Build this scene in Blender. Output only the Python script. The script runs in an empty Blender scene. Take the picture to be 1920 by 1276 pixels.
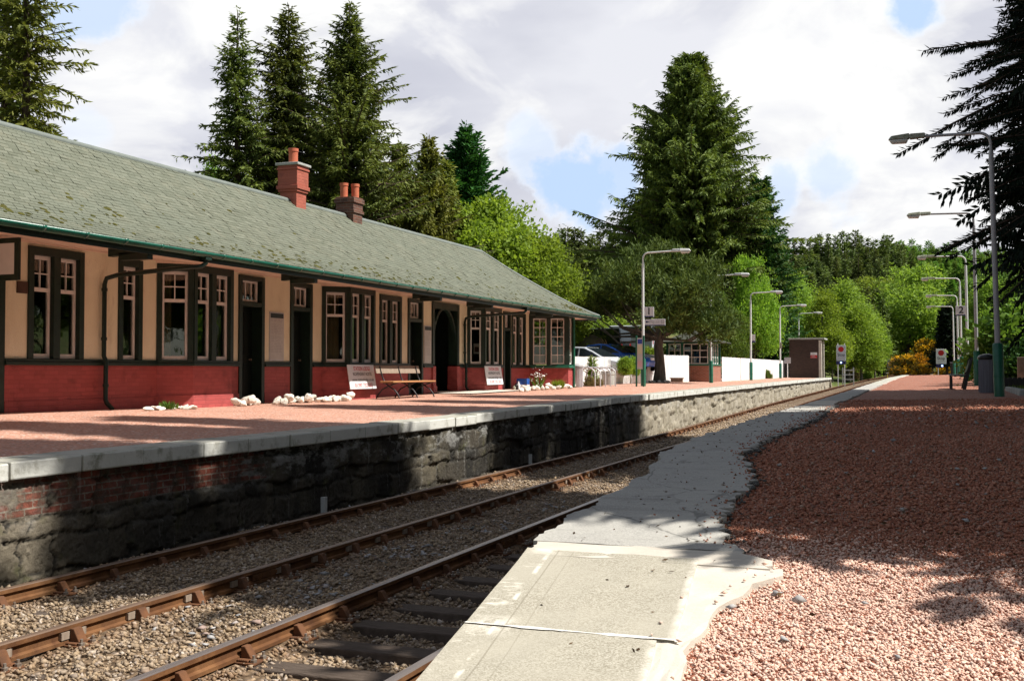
import bpy, math, random
import numpy as np
from mathutils import Vector, Matrix
R = math.radians
S = bpy.context.scene
COL = S.collection
rnd = random.Random(7)

# ------------------------------------------------------------------ survey helpers
EYE = 1.92                      # eye height above the near rail
F, U0, V0 = 2080.0, 1742.0, 694.0
YAW = math.atan((U0 - 960.0) / F)
CY, SY = math.cos(YAW), math.sin(YAW)
def Yof(u, X): return (F * X / (CY * (u - U0)) + X * SY) / CY         # where the sight line u meets the plane X
def at(u, d):                                                        # plan position at sight line u and depth d
    X = (u - U0) * CY * d / F
    return X, (d + X * SY) / CY
def zat(v, d): return EYE + (V0 - v) * d / F
def lerp(x, xs, ys): return float(np.interp(x, xs, ys))
def smooth(t):
    t = min(1, max(0, t)); return t * t * (3 - 2 * t)

TZ = ([-50, 35, 60, 97, 125, 150, 180, 230, 400], [0, 0, .25, .6, 1.0, 1.5, 1.8, 2.1, 2.4])
TX = ([-50, 60, 97, 125, 150, 165, 180, 200, 220, 240, 300], [0, 0, .45, 1.6, 4.2, 6.2, 8.4, 13.2, 21, 31, 75])
def tz(y): return lerp(y, *TZ)
def tx(y): return lerp(y, *TX)
def zl(x, y):                                                        # left platform surface
    e = lerp(y, [0, 18, 32, 97], [1.0, 1.01, 1.13, 1.27])
    w = lerp(y, [0, 15, 20, 26, 44, 100], [1.2, 1.2, 1.15, 1.15, 1.27, 1.3])
    t = min(1, max(0, (-8.4 - x) / 6.4))
    return e + (w - e) * t
HR = ([-3, 2, 4.1, 6.9, 9.2, 10.4, 12, 15.2, 22.6, 31, 70, 110], [1.5, 1.44, 1.3, 1.1, .9, .8, .73, .70, .68, .65, .47, .45])
def zr(x, y):                                                        # right platform surface, ramp at the near end
    return EYE - lerp(y, *HR) + .02 * max(0, min(4, x + 2.27)) * smooth((y - 12) / 10)
def XE(y): return lerp(y, [3, 4.1, 6.9, 9.2, 10.4, 13, 120], [-1.93, -1.97, -2.40, -2.25, -2.38, -2.28, -2.27])
def G(x, y):                                                         # terrain
    s = tx(y); a = x - s
    z0 = tz(y) - .34
    if a < -8.4:
        side = 1.0 + .12 * max(0, -15.5 - a)
        if a < -60: side += 0
        side = min(side, 9) 
    else:
        side = 1.05 + min(3.5, .035 * max(0, a - 2))
    hill = 13 * smooth((math.hypot(x * .8, y) - 135) / 170)
    k = smooth((-8.7 - a) / .5) if a < -5 else smooth((a + 2.1) / .4)
    if y > 100:
        w = smooth((y - 100) / 15)
        k2 = smooth((abs(a + 5.3) - 3.8) / 5)
        k = k * (1 - w) + k2 * w
        kh = smooth((abs(a + 5.3) - 5) / 26)
    else: kh = 1
    return z0 * (1 - k) + side * k + hill * kh

# ------------------------------------------------------------------ node helpers
def nd(nt, typ, ins=None, **props):
    n = nt.nodes.new(typ)
    for k, v in props.items(): setattr(n, k, v)
    for k, v in (ins or {}).items():
        s = n.inputs[k]
        if isinstance(v, bpy.types.NodeSocket): nt.links.new(v, s)
        elif isinstance(v, (tuple, list)) and len(v) == 3 and s.type == 'RGBA': s.default_value = (*v, 1)
        else: s.default_value = v
    return n
def newmat(name):
    m = bpy.data.materials.new(name); m.use_nodes = True
    nt = m.node_tree; nt.nodes.clear()
    out = nt.nodes.new('ShaderNodeOutputMaterial')
    return m, nt, out
def mixc(nt, fac, a, b, blend='MIX'):
    n = nt.nodes.new('ShaderNodeMix'); n.data_type = 'RGBA'; n.blend_type = blend
    for i, v in ((0, fac), (6, a), (7, b)):
        s = n.inputs[i]
        if isinstance(v, bpy.types.NodeSocket): nt.links.new(v, s)
        elif i == 0: s.default_value = v
        else: s.default_value = (*v, 1)
    return n.outputs[2]
def ramp(nt, fac, p0, p1, c0=(0, 0, 0), c1=(1, 1, 1)):
    if p0 > p1: p0, p1, c0, c1 = p1, p0, c1, c0
    n = nt.nodes.new('ShaderNodeValToRGB'); nt.links.new(fac, n.inputs[0])
    e = n.color_ramp.elements
    e[0].position, e[1].position = p0, p1
    e[0].color, e[1].color = (*c0, 1), (*c1, 1)
    return n.outputs[0]
def mth(nt, op, a, b=None, c=None):
    n = nt.nodes.new('ShaderNodeMath'); n.operation = op
    for i, v in enumerate((a, b, c)):
        if v is None: continue
        if isinstance(v, bpy.types.NodeSocket): nt.links.new(v, n.inputs[i])
        else: n.inputs[i].default_value = v
    return n.outputs[0]
def coords(nt, scale=(1, 1, 1), world=True):
    if world: v = nt.nodes.new('ShaderNodeNewGeometry').outputs['Position']
    else: v = nt.nodes.new('ShaderNodeTexCoord').outputs['Object']
    return nd(nt, 'ShaderNodeMapping', {'Vector': v, 'Scale': scale}).outputs[0]
def noise(nt, vec, scale, detail=5, rough=.6, dist=0):
    return nd(nt, 'ShaderNodeTexNoise', {'Vector': vec, 'Scale': scale, 'Detail': detail, 'Roughness': rough, 'Distortion': dist}).outputs[0]
def pmat(name, c1, c2=None, rough=.7, spec=.3, ns=3.0, lo=.35, hi=.65, bs=None, bump=.3, bd=.01, metal=0, stretch=(1, 1, 1), world=False, c3=None, ns3=1, lo3=.55, hi3=.7, island=0):
    m, nt, out = newmat(name)
    v = coords(nt, stretch, world)
    col = c1
    if c2: col = mixc(nt, ramp(nt, noise(nt, v, ns), lo, hi), c1, c2)
    if c3: col = mixc(nt, ramp(nt, noise(nt, v, ns3, 6, .65, .3), lo3, hi3), col, c3)
    if island:
        r = nt.nodes.new('ShaderNodeNewGeometry').outputs['Random Per Island']
        k = nd(nt, 'ShaderNodeMapRange', {'Value': r, 'To Min': 1 - island, 'To Max': 1 + island}).outputs[0]
        hs = nd(nt, 'ShaderNodeHueSaturation', {'Value': k, 'Color': col}); col = hs.outputs[0]
    p = nd(nt, 'ShaderNodeBsdfPrincipled', {'Base Color': col, 'Roughness': rough, 'Specular IOR Level': spec, 'Metallic': metal})
    if bs:
        b = nd(nt, 'ShaderNodeBump', {'Strength': bump, 'Distance': bd, 'Height': noise(nt, v, bs, 6, .65)})
        nt.links.new(b.outputs[0], p.inputs['Normal'])
    nt.links.new(p.outputs[0], out.inputs[0])
    return m
def leafmat(name, dark, light, trans=.35, rough=.6, ns=.9, spec=.13):
    m, nt, out = newmat(name)
    g = nt.nodes.new('ShaderNodeNewGeometry')
    v = coords(nt)
    f1 = ramp(nt, noise(nt, v, ns, 3), .38, .62)
    f = mth(nt, 'ADD', mth(nt, 'MULTIPLY', f1, .5), mth(nt, 'MULTIPLY', g.outputs['Random Per Island'], .5))
    col = mixc(nt, f, dark, light)
    orr = nt.nodes.new('ShaderNodeObjectInfo').outputs['Random']
    hs = nd(nt, 'ShaderNodeHueSaturation', {'Color': col, 'Hue': nd(nt, 'ShaderNodeMapRange', {'Value': orr, 'To Min': .485, 'To Max': .515}).outputs[0],
            'Value': nd(nt, 'ShaderNodeMapRange', {'Value': orr, 'To Min': .8, 'To Max': 1.2}).outputs[0]}).outputs[0]
    p = nd(nt, 'ShaderNodeBsdfPrincipled', {'Base Color': hs, 'Roughness': rough, 'Specular IOR Level': spec})
    t = nd(nt, 'ShaderNodeBsdfTranslucent', {'Color': mixc(nt, 1.0, hs, (1.25, 1.25, .6), 'MULTIPLY')})
    mx = nd(nt, 'ShaderNodeMixShader', {0: trans, 1: p.outputs[0], 2: t.outputs[0]})
    nt.links.new(mx.outputs[0], out.inputs[0])
    return m

M = {}
M['harl'] = pmat('harl', (.84, .80, .60), (.77, .72, .53), .9, .15, 2.5, bs=55, bump=.8, bd=.014, world=True, stretch=(1, 1, .45), c3=(.50, .43, .30), ns3=2.2, lo3=.58, hi3=.78)
M['soffit'] = pmat('soffit', (.78, .62, .50), (.70, .55, .44), .7, .25, 2, stretch=(8, .3, 1), bs=3, bump=.35, world=True)
M['trim'] = pmat('trim', (.008, .02, .014), (.012, .03, .02), .45, .4, 6, bs=30, bump=.15)
M['door'] = pmat('door', (.006, .012, .010), (.004, .008, .007), .5, .3, 5, bs=20, bump=.1)
M['green'] = pmat('green', (.012, .13, .075), (.009, .10, .06), .38, .5, 5, bs=25, bump=.12, c3=(.05, .09, .05), ns3=6, lo3=.66, hi3=.75)
M['gutter'] = pmat('gutter', (.012, .13, .085), (.010, .09, .06), .33, .5, 4, bs=18, bump=.2, c3=(.06, .07, .04), ns3=9, lo3=.62, hi3=.72)
M['white'] = pmat('white', (.78, .77, .74), (.70, .69, .66), .5, .4, 6, bs=30, bump=.1, c3=(.5, .48, .42), ns3=9, lo3=.68, hi3=.8)
M['fence'] = pmat('fence', (.80, .80, .80), (.70, .70, .69), .7, .25, 4, stretch=(3, 3, .4), bs=10, bump=.3, c3=(.38, .38, .33), ns3=3, lo3=.64, hi3=.8, world=True)
M['cast'] = pmat('cast', (.008, .009, .010), (.015, .015, .016), .4, .5, 6)
M['galv'] = pmat('galv', (.60, .61, .62), (.50, .51, .52), .45, .5, 5, metal=.3, bs=20, bump=.1)
M['polewhite'] = pmat('polewhite', (.72, .73, .72), (.62, .63, .62), .4, .45, 3, bs=15, bump=.1, c3=(.42, .45, .38), ns3=5, lo3=.64, hi3=.76)
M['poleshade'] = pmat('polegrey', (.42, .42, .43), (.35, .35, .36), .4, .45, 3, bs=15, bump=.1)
M['mossmetal'] = pmat('mossmetal', (.20, .21, .13), (.42, .43, .36), .7, .3, 8, bs=30, bump=.4)
M['lens'] = pmat('lens', (.75, .75, .70), (.6, .6, .55), .25, .5, 9)
M['redpot'] = pmat('redpot', (.56, .17, .09), (.48, .13, .07), .75, .25, 4, bs=30, bump=.2, c3=(.30, .12, .08), ns3=6, lo3=.6, hi3=.8)
M['stonecap'] = pmat('stonecap', (.42, .43, .40), (.34, .35, .32), .9, .2, 6, bs=25, bump=.5)
M['wood'] = pmat('wood', (.48, .24, .10), (.36, .17, .07), .5, .35, 3, stretch=(2, 25, 2), bs=6, bump=.2)
M['greywood'] = pmat('greywood', (.34, .27, .21), (.22, .17, .13), .8, .2, 3, stretch=(2, 18, 2), bs=6, bump=.5)
M['sleeper'] = pmat('sleeper', (.075, .055, .042), (.13, .10, .08), .9, .2, 4, stretch=(2, 16, 2), bs=7, bump=.9, bd=.02)
M['rust'] = pmat('rust', (.165, .074, .029), (.095, .042, .02), .85, .2, 4, bs=40, bump=.4, world=True, c3=(.25, .125, .055), ns3=1.4, lo3=.5, hi3=.7)
M['chair'] = pmat('chair', (.17, .075, .035), (.09, .045, .026), .9, .2, 7, bs=50, bump=.5, world=True)
M['railtop'] = pmat('railtop', (.21, .135, .09), (.14, .09, .06), .5, .5, 3, stretch=(20, .4, 1), metal=.45, world=True)
M['railsteel'] = pmat('railsteel', (.27, .23, .21), (.19, .155, .14), .33, .5, 3, stretch=(20, .4, 1), metal=.6, world=True)
M['bolt'] = pmat('bolt', (.35, .32, .28), (.22, .16, .12), .5, .5, 30, metal=.5, world=True)
M['rock'] = pmat('rock', (.80, .76, .68), (.62, .58, .50), .85, .25, 5, bs=12, bump=.6, bd=.03, world=True, c3=(.35, .33, .26), ns3=3, lo3=.6, hi3=.72)
M['bark'] = pmat('bark', (.13, .095, .07), (.07, .05, .04), .95, .15, 4, stretch=(3, 3, .6), bs=9, bump=.9, bd=.04)
M['barkgrey'] = pmat('barkgrey', (.20, .18, .15), (.10, .085, .07), .95, .15, 4, stretch=(3, 3, .6), bs=9, bump=.9, bd=.04)
M['moss'] = pmat('moss', (.085, .075, .018), (.045, .05, .014), .95, .1, 9, bs=60, bump=.7, world=True, island=.35)
M['litter'] = pmat('litter', (.13, .075, .035), (.07, .045, .025), .9, .15, 8, island=.5)
M['stick'] = pmat('straw', (.40, .29, .15), (.27, .18, .09), .9, .15, 8, island=.35)
M['black'] = pmat('black', (.012, .012, .013), (.02, .02, .02), .4, .45, 5)
M['dark'] = pmat('interior', (.025, .022, .02), (.015, .014, .013), .9, .1, 3)
M['curtain'] = pmat('curtain', (.42, .36, .22), (.30, .25, .15), .9, .1, 3, stretch=(1, 14, .3), world=True)
M['blue'] = pmat('bluepaint', (.02, .10, .42), (.02, .09, .38), .2, .6, 3)
M['silver'] = pmat('silverpaint', (.60, .63, .66), (.55, .58, .62), .22, .6, 3)
M['darkpaint'] = pmat('darkpaint', (.012, .016, .022), (.02, .024, .03), .2, .6, 3)
M['tyre'] = pmat('tyre', (.02, .02, .02), (.03, .03, .03), .85, .2, 8)
M['signwhite'] = pmat('signwhite', (.72, .73, .74), (.66, .67, .68), .4, .4, 4)
M['signshade'] = pmat('signshade', (.50, .55, .60), (.45, .50, .55), .4, .4, 4)  # sign white with shade mixed into its colour
M['navy'] = pmat('navy', (.012, .014, .10), (.012, .014, .09), .4, .4, 4)
M['ink'] = pmat('ink', (.012, .012, .016), (.02, .02, .025), .5, .3, 4)
M['redink'] = pmat('redink', (.55, .03, .03), (.48, .04, .04), .5, .3, 14)
M['red'] = pmat('reddisc', (.50, .008, .012), (.45, .01, .012), .45, .4, 4)
M['paper'] = pmat('paper', (.55, .56, .54), (.48, .49, .47), .5, .3, 3)
M['brownstone'] = pmat('plaque', (.09, .05, .035), (.06, .035, .025), .6, .3, 5)
M['yellow'] = pmat('yellowpaint', (.62, .50, .06), (.5, .4, .05), .5, .3, 5)
M['greywall'] = pmat('binwall', (.22, .22, .25), (.16, .16, .185), .6, .3, 4, stretch=(14, 14, .5), bs=5, bump=.3)
M['binlight'] = pmat('binlight', (.58, .58, .60), (.46, .46, .48), .6, .3, 4, bs=12, bump=.3)
M['cement'] = pmat('cement', (.61, .56, .485), (.50, .455, .39), .9, .2, 2.5, bs=40, bump=.35, world=True, c3=(.36, .31, .25), ns3=1.6, lo3=.62, hi3=.78)
M['dirtbank'] = pmat('dirtbank', (.16, .12, .08), (.10, .10, .045), .95, .1, 1.2, bs=8, bump=.8, bd=.08, world=True)

# foliage
M['spruce'] = leafmat('spruce', (0.035, 0.062, 0.016), (0.19, 0.225, 0.046), .22)
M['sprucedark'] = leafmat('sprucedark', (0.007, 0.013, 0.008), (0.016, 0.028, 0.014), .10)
M['golden'] = leafmat('golden', (0.075, 0.105, 0.02), (0.24, 0.26, 0.05), .25)
M['cypress'] = leafmat('cypress', (0.018, 0.065, 0.02), (0.07, 0.17, 0.04), .2)
M['pine'] = leafmat('pine', (.032,.066,.020), (.15,.205,.045), .2)
M['hillpine'] = leafmat('hillpine', (.055,.085,.025), (.175,.22,.06), .2, ns=.4)
M['larch'] = leafmat('larch', (0.1, 0.19, 0.035), (0.2, 0.34, 0.07), .35, ns=.4)
M['fresh'] = leafmat('fresh', (0.13, 0.23, 0.025), (0.31, 0.44, 0.07), .45)
M['birch'] = leafmat('birch', (0.14, 0.225, 0.035), (0.31, 0.42, 0.085), .42)
M['leafdeep'] = leafmat('leafdeep', (0.05, 0.105, 0.02), (0.17, 0.26, 0.05), .35)
M['gorse'] = leafmat('gorse', (.05, .055, .014), (.10, .10, .025), .25)
M['gorseflower'] = leafmat('gorseflower', (.50, .24, .015), (.68, .38, .02), .3)
M['tuft'] = leafmat('tuft', (.06, .11, .02), (.16, .22, .05), .35)
M['drygrass'] = leafmat('drygrass', (.16, .13, .06), (.30, .25, .12), .3)

def glassmat():
    m, nt, out = newmat('glass')
    fr = nd(nt, 'ShaderNodeFresnel', {'IOR': 1.55}).outputs[0]
    f = mth(nt, 'ADD', mth(nt, 'MULTIPLY', fr, 1.4), .06)
    w = noise(nt, coords(nt), 2.0, 2)
    b = nd(nt, 'ShaderNodeBump', {'Strength': .08, 'Distance': .02, 'Height': w})
    gl = nd(nt, 'ShaderNodeBsdfGlossy', {'Color': (.85, .9, .85), 'Roughness': .02, 'Normal': b.outputs[0]})
    tr = nd(nt, 'ShaderNodeBsdfTransparent', {'Color': (.62, .66, .62)})
    mx = nd(nt, 'ShaderNodeMixShader', {0: f, 1: tr.outputs[0], 2: gl.outputs[0]})
    nt.links.new(mx.outputs[0], out.inputs[0]); return m
M['glass'] = glassmat()
def ledmat():
    m, nt, out = newmat('led')
    e = nd(nt, 'ShaderNodeEmission', {'Color': (.35, .5, 1), 'Strength': 2.5})
    nt.links.new(e.outputs[0], out.inputs[0]); return m
M['led'] = ledmat()

def plinthmat(name='plinth', c1=(.42, .085, .08), c2=(.34, .068, .064), bw=.235, bh=.08, mortar=None, sc=1.0, bump=.5):
    m, nt, out = newmat(name)
    g = nt.nodes.new('ShaderNodeNewGeometry').outputs['Position']
    sp = nd(nt, 'ShaderNodeSeparateXYZ', {0: g})
    cb = nd(nt, 'ShaderNodeCombineXYZ', {0: mth(nt, 'ADD', sp.outputs[0], sp.outputs[1]), 1: sp.outputs[2]}).outputs[0]
    br = nd(nt, 'ShaderNodeTexBrick', {'Vector': cb, 'Scale': 1.0, 'Mortar Size': .008, 'Brick Width': bw, 'Row Height': bh, 'Color1': c1, 'Color2': c2, 'Mortar': mortar or c2, 'Mortar Smooth': .3})
    n = noise(nt, coords(nt), 3, 6)
    col = mixc(nt, ramp(nt, n, .55, .8), br.outputs[0], tuple(x * .55 for x in c2))
    hb = mth(nt, 'ADD', mth(nt, 'MULTIPLY', br.outputs[1], -1.0), mth(nt, 'MULTIPLY', noise(nt, coords(nt), 40, 5), .5))
    b = nd(nt, 'ShaderNodeBump', {'Strength': bump, 'Distance': .012, 'Height': hb})
    p = nd(nt, 'ShaderNodeBsdfPrincipled', {'Base Color': col, 'Roughness': .6, 'Specular IOR Level': .3, 'Normal': b.outputs[0]})
    nt.links.new(p.outputs[0], out.inputs[0]); return m
M['plinth'] = plinthmat()
M['brickred'] = plinthmat('paintedbrick', (.44, .13, .085), (.36, .10, .065))
M['brickold'] = plinthmat('oldbrick', (.18, .075, .048), (.10, .045, .032), mortar=(.16, .13, .10))
M['brickhut'] = plinthmat('hutbrick', (.34, .12, .075), (.26, .09, .055), mortar=(.35, .30, .25))
M['brickshed'] = plinthmat('shedbrick', (.062, .036, .028), (.042, .025, .02), mortar=(.055, .038, .03))

def slatemat():
    m, nt, out = newmat('slate')
    g = nt.nodes.new('ShaderNodeNewGeometry')
    v = coords(nt)
    c = mixc(nt, g.outputs['Random Per Island'], (.108, .117, .082), (.168, .176, .132))
    c = mixc(nt, ramp(nt, noise(nt, v, .5, 5), .35, .7), c, (.132, .145, .108))
    c = mixc(nt, mth(nt, 'MULTIPLY', ramp(nt, noise(nt, v, 2.2, 6, .7), .52, .75), .55), c, (.20, .19, .135))
    c = mixc(nt, mth(nt, 'MULTIPLY', ramp(nt, noise(nt, v, 30, 4), .55, .75), .5), c, (.07, .075, .05))
    b = nd(nt, 'ShaderNodeBump', {'Strength': .35, 'Distance': .01, 'Height': noise(nt, v, 35, 5)})
    p = nd(nt, 'ShaderNodeBsdfPrincipled', {'Base Color': c, 'Roughness': .75, 'Specular IOR Level': .3, 'Normal': b.outputs[0]})
    nt.links.new(p.outputs[0], out.inputs[0]); return m
M['slate'] = slatemat()

def gravelmat(name, ca, cb, cc, scale, bump=1.0, dist=.012, dirt=(.18, .09, .07)):
    m, nt, out = newmat(name)
    v = coords(nt)
    vo = nd(nt, 'ShaderNodeTexVoronoi', {'Vector': v, 'Scale': scale, 'Randomness': 1.0})
    r = nd(nt, 'ShaderNodeSeparateColor', {0: vo.outputs['Color']})
    c = mixc(nt, r.outputs[0], ca, cb)
    c = mixc(nt, ramp(nt, r.outputs[1], .86, .9), c, cc)
    c = mixc(nt, mth(nt, 'MULTIPLY', ramp(nt, noise(nt, v, .9, 6, .65), .45, .75), .55), c, dirt)
    edge = ramp(nt, vo.outputs['Distance'], .45, .75)
    c = mixc(nt, mth(nt, 'MULTIPLY', edge, .55), c, tuple(x * .35 for x in ca))
    h = mth(nt, 'ADD', mth(nt, 'MULTIPLY', vo.outputs['Distance'], -1.0), mth(nt, 'MULTIPLY', r.outputs[2], .7))
    b = nd(nt, 'ShaderNodeBump', {'Strength': bump, 'Distance': dist, 'Height': h})
    p = nd(nt, 'ShaderNodeBsdfPrincipled', {'Base Color': c, 'Roughness': .8, 'Specular IOR Level': .25, 'Normal': b.outputs[0]})
    nt.links.new(p.outputs[0], out.inputs[0]); return m
M['gravel'] = gravelmat('gravel', (.43, .175, .11), (.29, .105, .062), (.50, .36, .30), 38, dirt=(.16, .075, .05))
M['gravelfar'] = gravelmat('gravelfar', (.64, .36, .26), (.52, .26, .185), (.66, .50, .42), 26, .9, .02, (.44, .23, .175))
M['ballastbed'] = gravelmat('ballastbed', (.22, .15, .09), (.13, .085, .05), (.40, .31, .23), 19, 1.0, .04, (.10, .065, .04))
RAILX0 = (-7.65, -6.145, -4.66, -3.155)
def stonemat(name, cols, rough=.8, rails=None):
    m, nt, out = newmat(name)
    g = nt.nodes.new('ShaderNodeNewGeometry').outputs['Random Per Island']
    n = nt.nodes.new('ShaderNodeValToRGB'); nt.links.new(g, n.inputs[0])
    e = n.color_ramp.elements
    while len(e) < len(cols): e.new(.5)
    for i, (p, c) in enumerate(cols): e[i].position = p; e[i].color = (*c, 1)
    v = coords(nt)
    c = mixc(nt, mth(nt, 'MULTIPLY', ramp(nt, noise(nt, v, .8, 5), .45, .7), .35), n.outputs[0], tuple(x * .55 for x in cols[0][1]))
    c = mixc(nt, mth(nt, 'MULTIPLY', noise(nt, v, 160, 3), .3), c, tuple(x * .65 for x in cols[0][1]))
    if rails:
        sx = nd(nt, 'ShaderNodeSeparateXYZ', {0: nt.nodes.new('ShaderNodeNewGeometry').outputs['Position']}).outputs[0]; f = None
        for r_ in rails:
            k = nd(nt, 'ShaderNodeMapRange', {'Value': mth(nt, 'ABSOLUTE', mth(nt, 'SUBTRACT', sx, r_)), 'From Min': .42, 'From Max': .10}).outputs[0]
            f = k if f is None else mth(nt, 'MAXIMUM', f, k)
        c = mixc(nt, mth(nt, 'MULTIPLY', mth(nt, 'MULTIPLY', f, ramp(nt, noise(nt, v, 2.5, 4), .3, .6)), .7), c, (.20, .10, .045))
    p = nd(nt, 'ShaderNodeBsdfPrincipled', {'Base Color': c, 'Roughness': rough, 'Specular IOR Level': .25})
    nt.links.new(p.outputs[0], out.inputs[0]); return m
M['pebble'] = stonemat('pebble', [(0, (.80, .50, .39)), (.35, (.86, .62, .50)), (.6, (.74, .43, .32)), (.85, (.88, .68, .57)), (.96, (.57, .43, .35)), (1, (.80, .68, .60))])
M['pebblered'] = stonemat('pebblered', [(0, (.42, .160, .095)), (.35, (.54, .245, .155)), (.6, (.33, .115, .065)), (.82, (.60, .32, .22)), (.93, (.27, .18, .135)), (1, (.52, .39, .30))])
M['ballast'] = stonemat('ballaststone', [(0, (.30, .215, .135)), (.3, (.42, .315, .205)), (.5, (.19, .14, .10)), (.75, (.49, .385, .27)), (.9, (.27, .22, .185)), (1, (.66, .57, .48))], .9, RAILX0)
M['tarcrumb'] = stonemat('tarcrumb', [(0, (.10, .10, .095)), (.5, (.16, .155, .145)), (.8, (.07, .07, .065)), (1, (.20, .19, .17))], .95)
M['chip'] = stonemat('palechip', [(0, (.42, .41, .40)), (.5, (.28, .275, .28)), (.8, (.50, .49, .48)), (1, (.35, .22, .17))], .9)

def tarmacmat():
    m, nt, out = newmat('tarmac')
    v = coords(nt)
    vo = nd(nt, 'ShaderNodeTexVoronoi', {'Vector': v, 'Scale': 130.0})
    c = mixc(nt, nd(nt, 'ShaderNodeSeparateColor', {0: vo.outputs['Color']}).outputs[0], (.30, .29, .265), (.45, .435, .40))
    c = mixc(nt, ramp(nt, noise(nt, v, 1.1, 6), .4, .7), c, (.43, .415, .375))
    c = mixc(nt, mth(nt, 'MULTIPLY', ramp(nt, noise(nt, coords(nt, (.35, 4, 1)), 1.3, 5), .55, .75), .4), c, (.13, .125, .115))
    cr = nd(nt, 'ShaderNodeTexVoronoi', {'Vector': nd(nt, 'ShaderNodeMapping', {'Vector': v, 'Scale': (1, .7, 1)}).outputs[0], 'Scale': 1.15}, feature='DISTANCE_TO_EDGE')
    vv = mixc(nt, .12, v, nd(nt, 'ShaderNodeTexNoise', {'Vector': v, 'Scale': 3.5, 'Detail': 6.0}).outputs['Color']); nt.links.new(vv, cr.inputs['Vector'])
    crk = mth(nt, 'MULTIPLY', ramp(nt, cr.outputs['Distance'], .012, .003), ramp(nt, noise(nt, v, .9, 3), .45, .55))
    c = mixc(nt, mth(nt, 'MULTIPLY', crk, .5), c, (.05, .05, .045))
    c = mixc(nt, mth(nt, 'MULTIPLY', ramp(nt, noise(nt, v, 2.8, 7, .75), .58, .66), .5), c, (.15, .145, .13))
    b = nd(nt, 'ShaderNodeBump', {'Strength': .7, 'Distance': .006, 'Height': noise(nt, v, 90, 5, .7)})
    p = nd(nt, 'ShaderNodeBsdfPrincipled', {'Base Color': c, 'Roughness': .9, 'Specular IOR Level': .2, 'Normal': b.outputs[0]})
    nt.links.new(p.outputs[0], out.inputs[0]); return m
M['tarmac'] = tarmacmat()
def slabmat():
    m, nt, out = newmat('slab')
    v = coords(nt)
    vo = nd(nt, 'ShaderNodeTexVoronoi', {'Vector': v, 'Scale': 150.0})
    rr = nd(nt, 'ShaderNodeSeparateColor', {0: vo.outputs['Color']}).outputs[0]
    c = mixc(nt, rr, (.25, .225, .17), (.48, .45, .375))
    c = mixc(nt, ramp(nt, noise(nt, v, 1.6, 6), .4, .72), c, (.41, .38, .31))
    c = mixc(nt, mth(nt, 'MULTIPLY', ramp(nt, noise(nt, v, 420, 3), .60, .68), .7), c, (.12, .11, .09))
    ed = nd(nt, 'ShaderNodeSeparateColor', {0: nd(nt, 'ShaderNodeAttribute', attribute_name='edge').outputs['Color']}).outputs
    def band(x0, w): return nd(nt, 'ShaderNodeMapRange', {'Value': mth(nt, 'ABSOLUTE', mth(nt, 'SUBTRACT', ed[0], x0)), 'From Min': w, 'From Max': w * .4}).outputs[0]
    thr = lambda sc, st, a, b_: ramp(nt, noise(nt, coords(nt, st), sc, 6, .7), a, b_)
    p_ = mth(nt, 'MULTIPLY', band(.155, .018), thr(3.0, (1, 1, 1), .47, .55))
    p_ = mth(nt, 'MAXIMUM', p_, mth(nt, 'MULTIPLY', band(.07, .085), thr(4.5, (1, 2.2, 1), .56, .66)))
    p_ = mth(nt, 'MAXIMUM', p_, mth(nt, 'MULTIPLY', band(.14, .14), mth(nt, 'MULTIPLY', nd(nt, 'ShaderNodeMapRange', {'Value': ed[2], 'From Min': .16, 'From Max': .02}).outputs[0], thr(9, (1, 1, 1), .40, .55))))
    p_ = mth(nt, 'MAXIMUM', p_, mth(nt, 'MULTIPLY', nd(nt, 'ShaderNodeMapRange', {'Value': ed[1], 'From Min': .045, 'From Max': .012}).outputs[0], thr(6, (1, 1, 1), .35, .6)))
    c = mixc(nt, mth(nt, 'MULTIPLY', p_, .85), c, (.70, .66, .57))
    grv = mth(nt, 'MAXIMUM', band(.205, .006), mth(nt, 'MULTIPLY', band(.30, .005), .6))
    c = mixc(nt, mth(nt, 'MULTIPLY', grv, .45), c, (.16, .14, .10))
    b = nd(nt, 'ShaderNodeBump', {'Strength': .5, 'Distance': .004, 'Height': noise(nt, v, 140, 4, .7)})
    p = nd(nt, 'ShaderNodeBsdfPrincipled', {'Base Color': c, 'Roughness': .9, 'Specular IOR Level': .2, 'Normal': b.outputs[0]})
    nt.links.new(p.outputs[0], out.inputs[0]); return m
M['slab'] = slabmat()
M['wornpaint'] = pmat('wornpaint', (.74, .72, .68), (.66, .63, .57), .8, .2, 6, bs=60, bump=.3, world=True)
def copingmat():
    m, nt, out = newmat('coping')
    v = coords(nt)
    g = nt.nodes.new('ShaderNodeNewGeometry')
    c = mixc(nt, g.outputs['Random Per Island'], (.36, .35, .30), (.50, .49, .43))
    c = mixc(nt, ramp(nt, noise(nt, coords(nt, (1, 1, .35)), 3.5, 7, .7), .5, .68), c, (.17, .18, .12))
    sp = nd(nt, 'ShaderNodeSeparateXYZ', {0: g.outputs['Normal']})
    face = mth(nt, 'GREATER_THAN', sp.outputs[0], .6)
    paint = mth(nt, 'MULTIPLY', face, ramp(nt, noise(nt, v, 4, 6, .7), .64, .52))
    c = mixc(nt, mth(nt, 'MULTIPLY', paint, .8), c, (.66, .66, .62))
    b = nd(nt, 'ShaderNodeBump', {'Strength': .5, 'Distance': .012, 'Height': noise(nt, v, 18, 6)})
    p = nd(nt, 'ShaderNodeBsdfPrincipled', {'Base Color': c, 'Roughness': .85, 'Specular IOR Level': .2, 'Normal': b.outputs[0]})
    nt.links.new(p.outputs[0], out.inputs[0]); return m
M['coping'] = copingmat()
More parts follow.
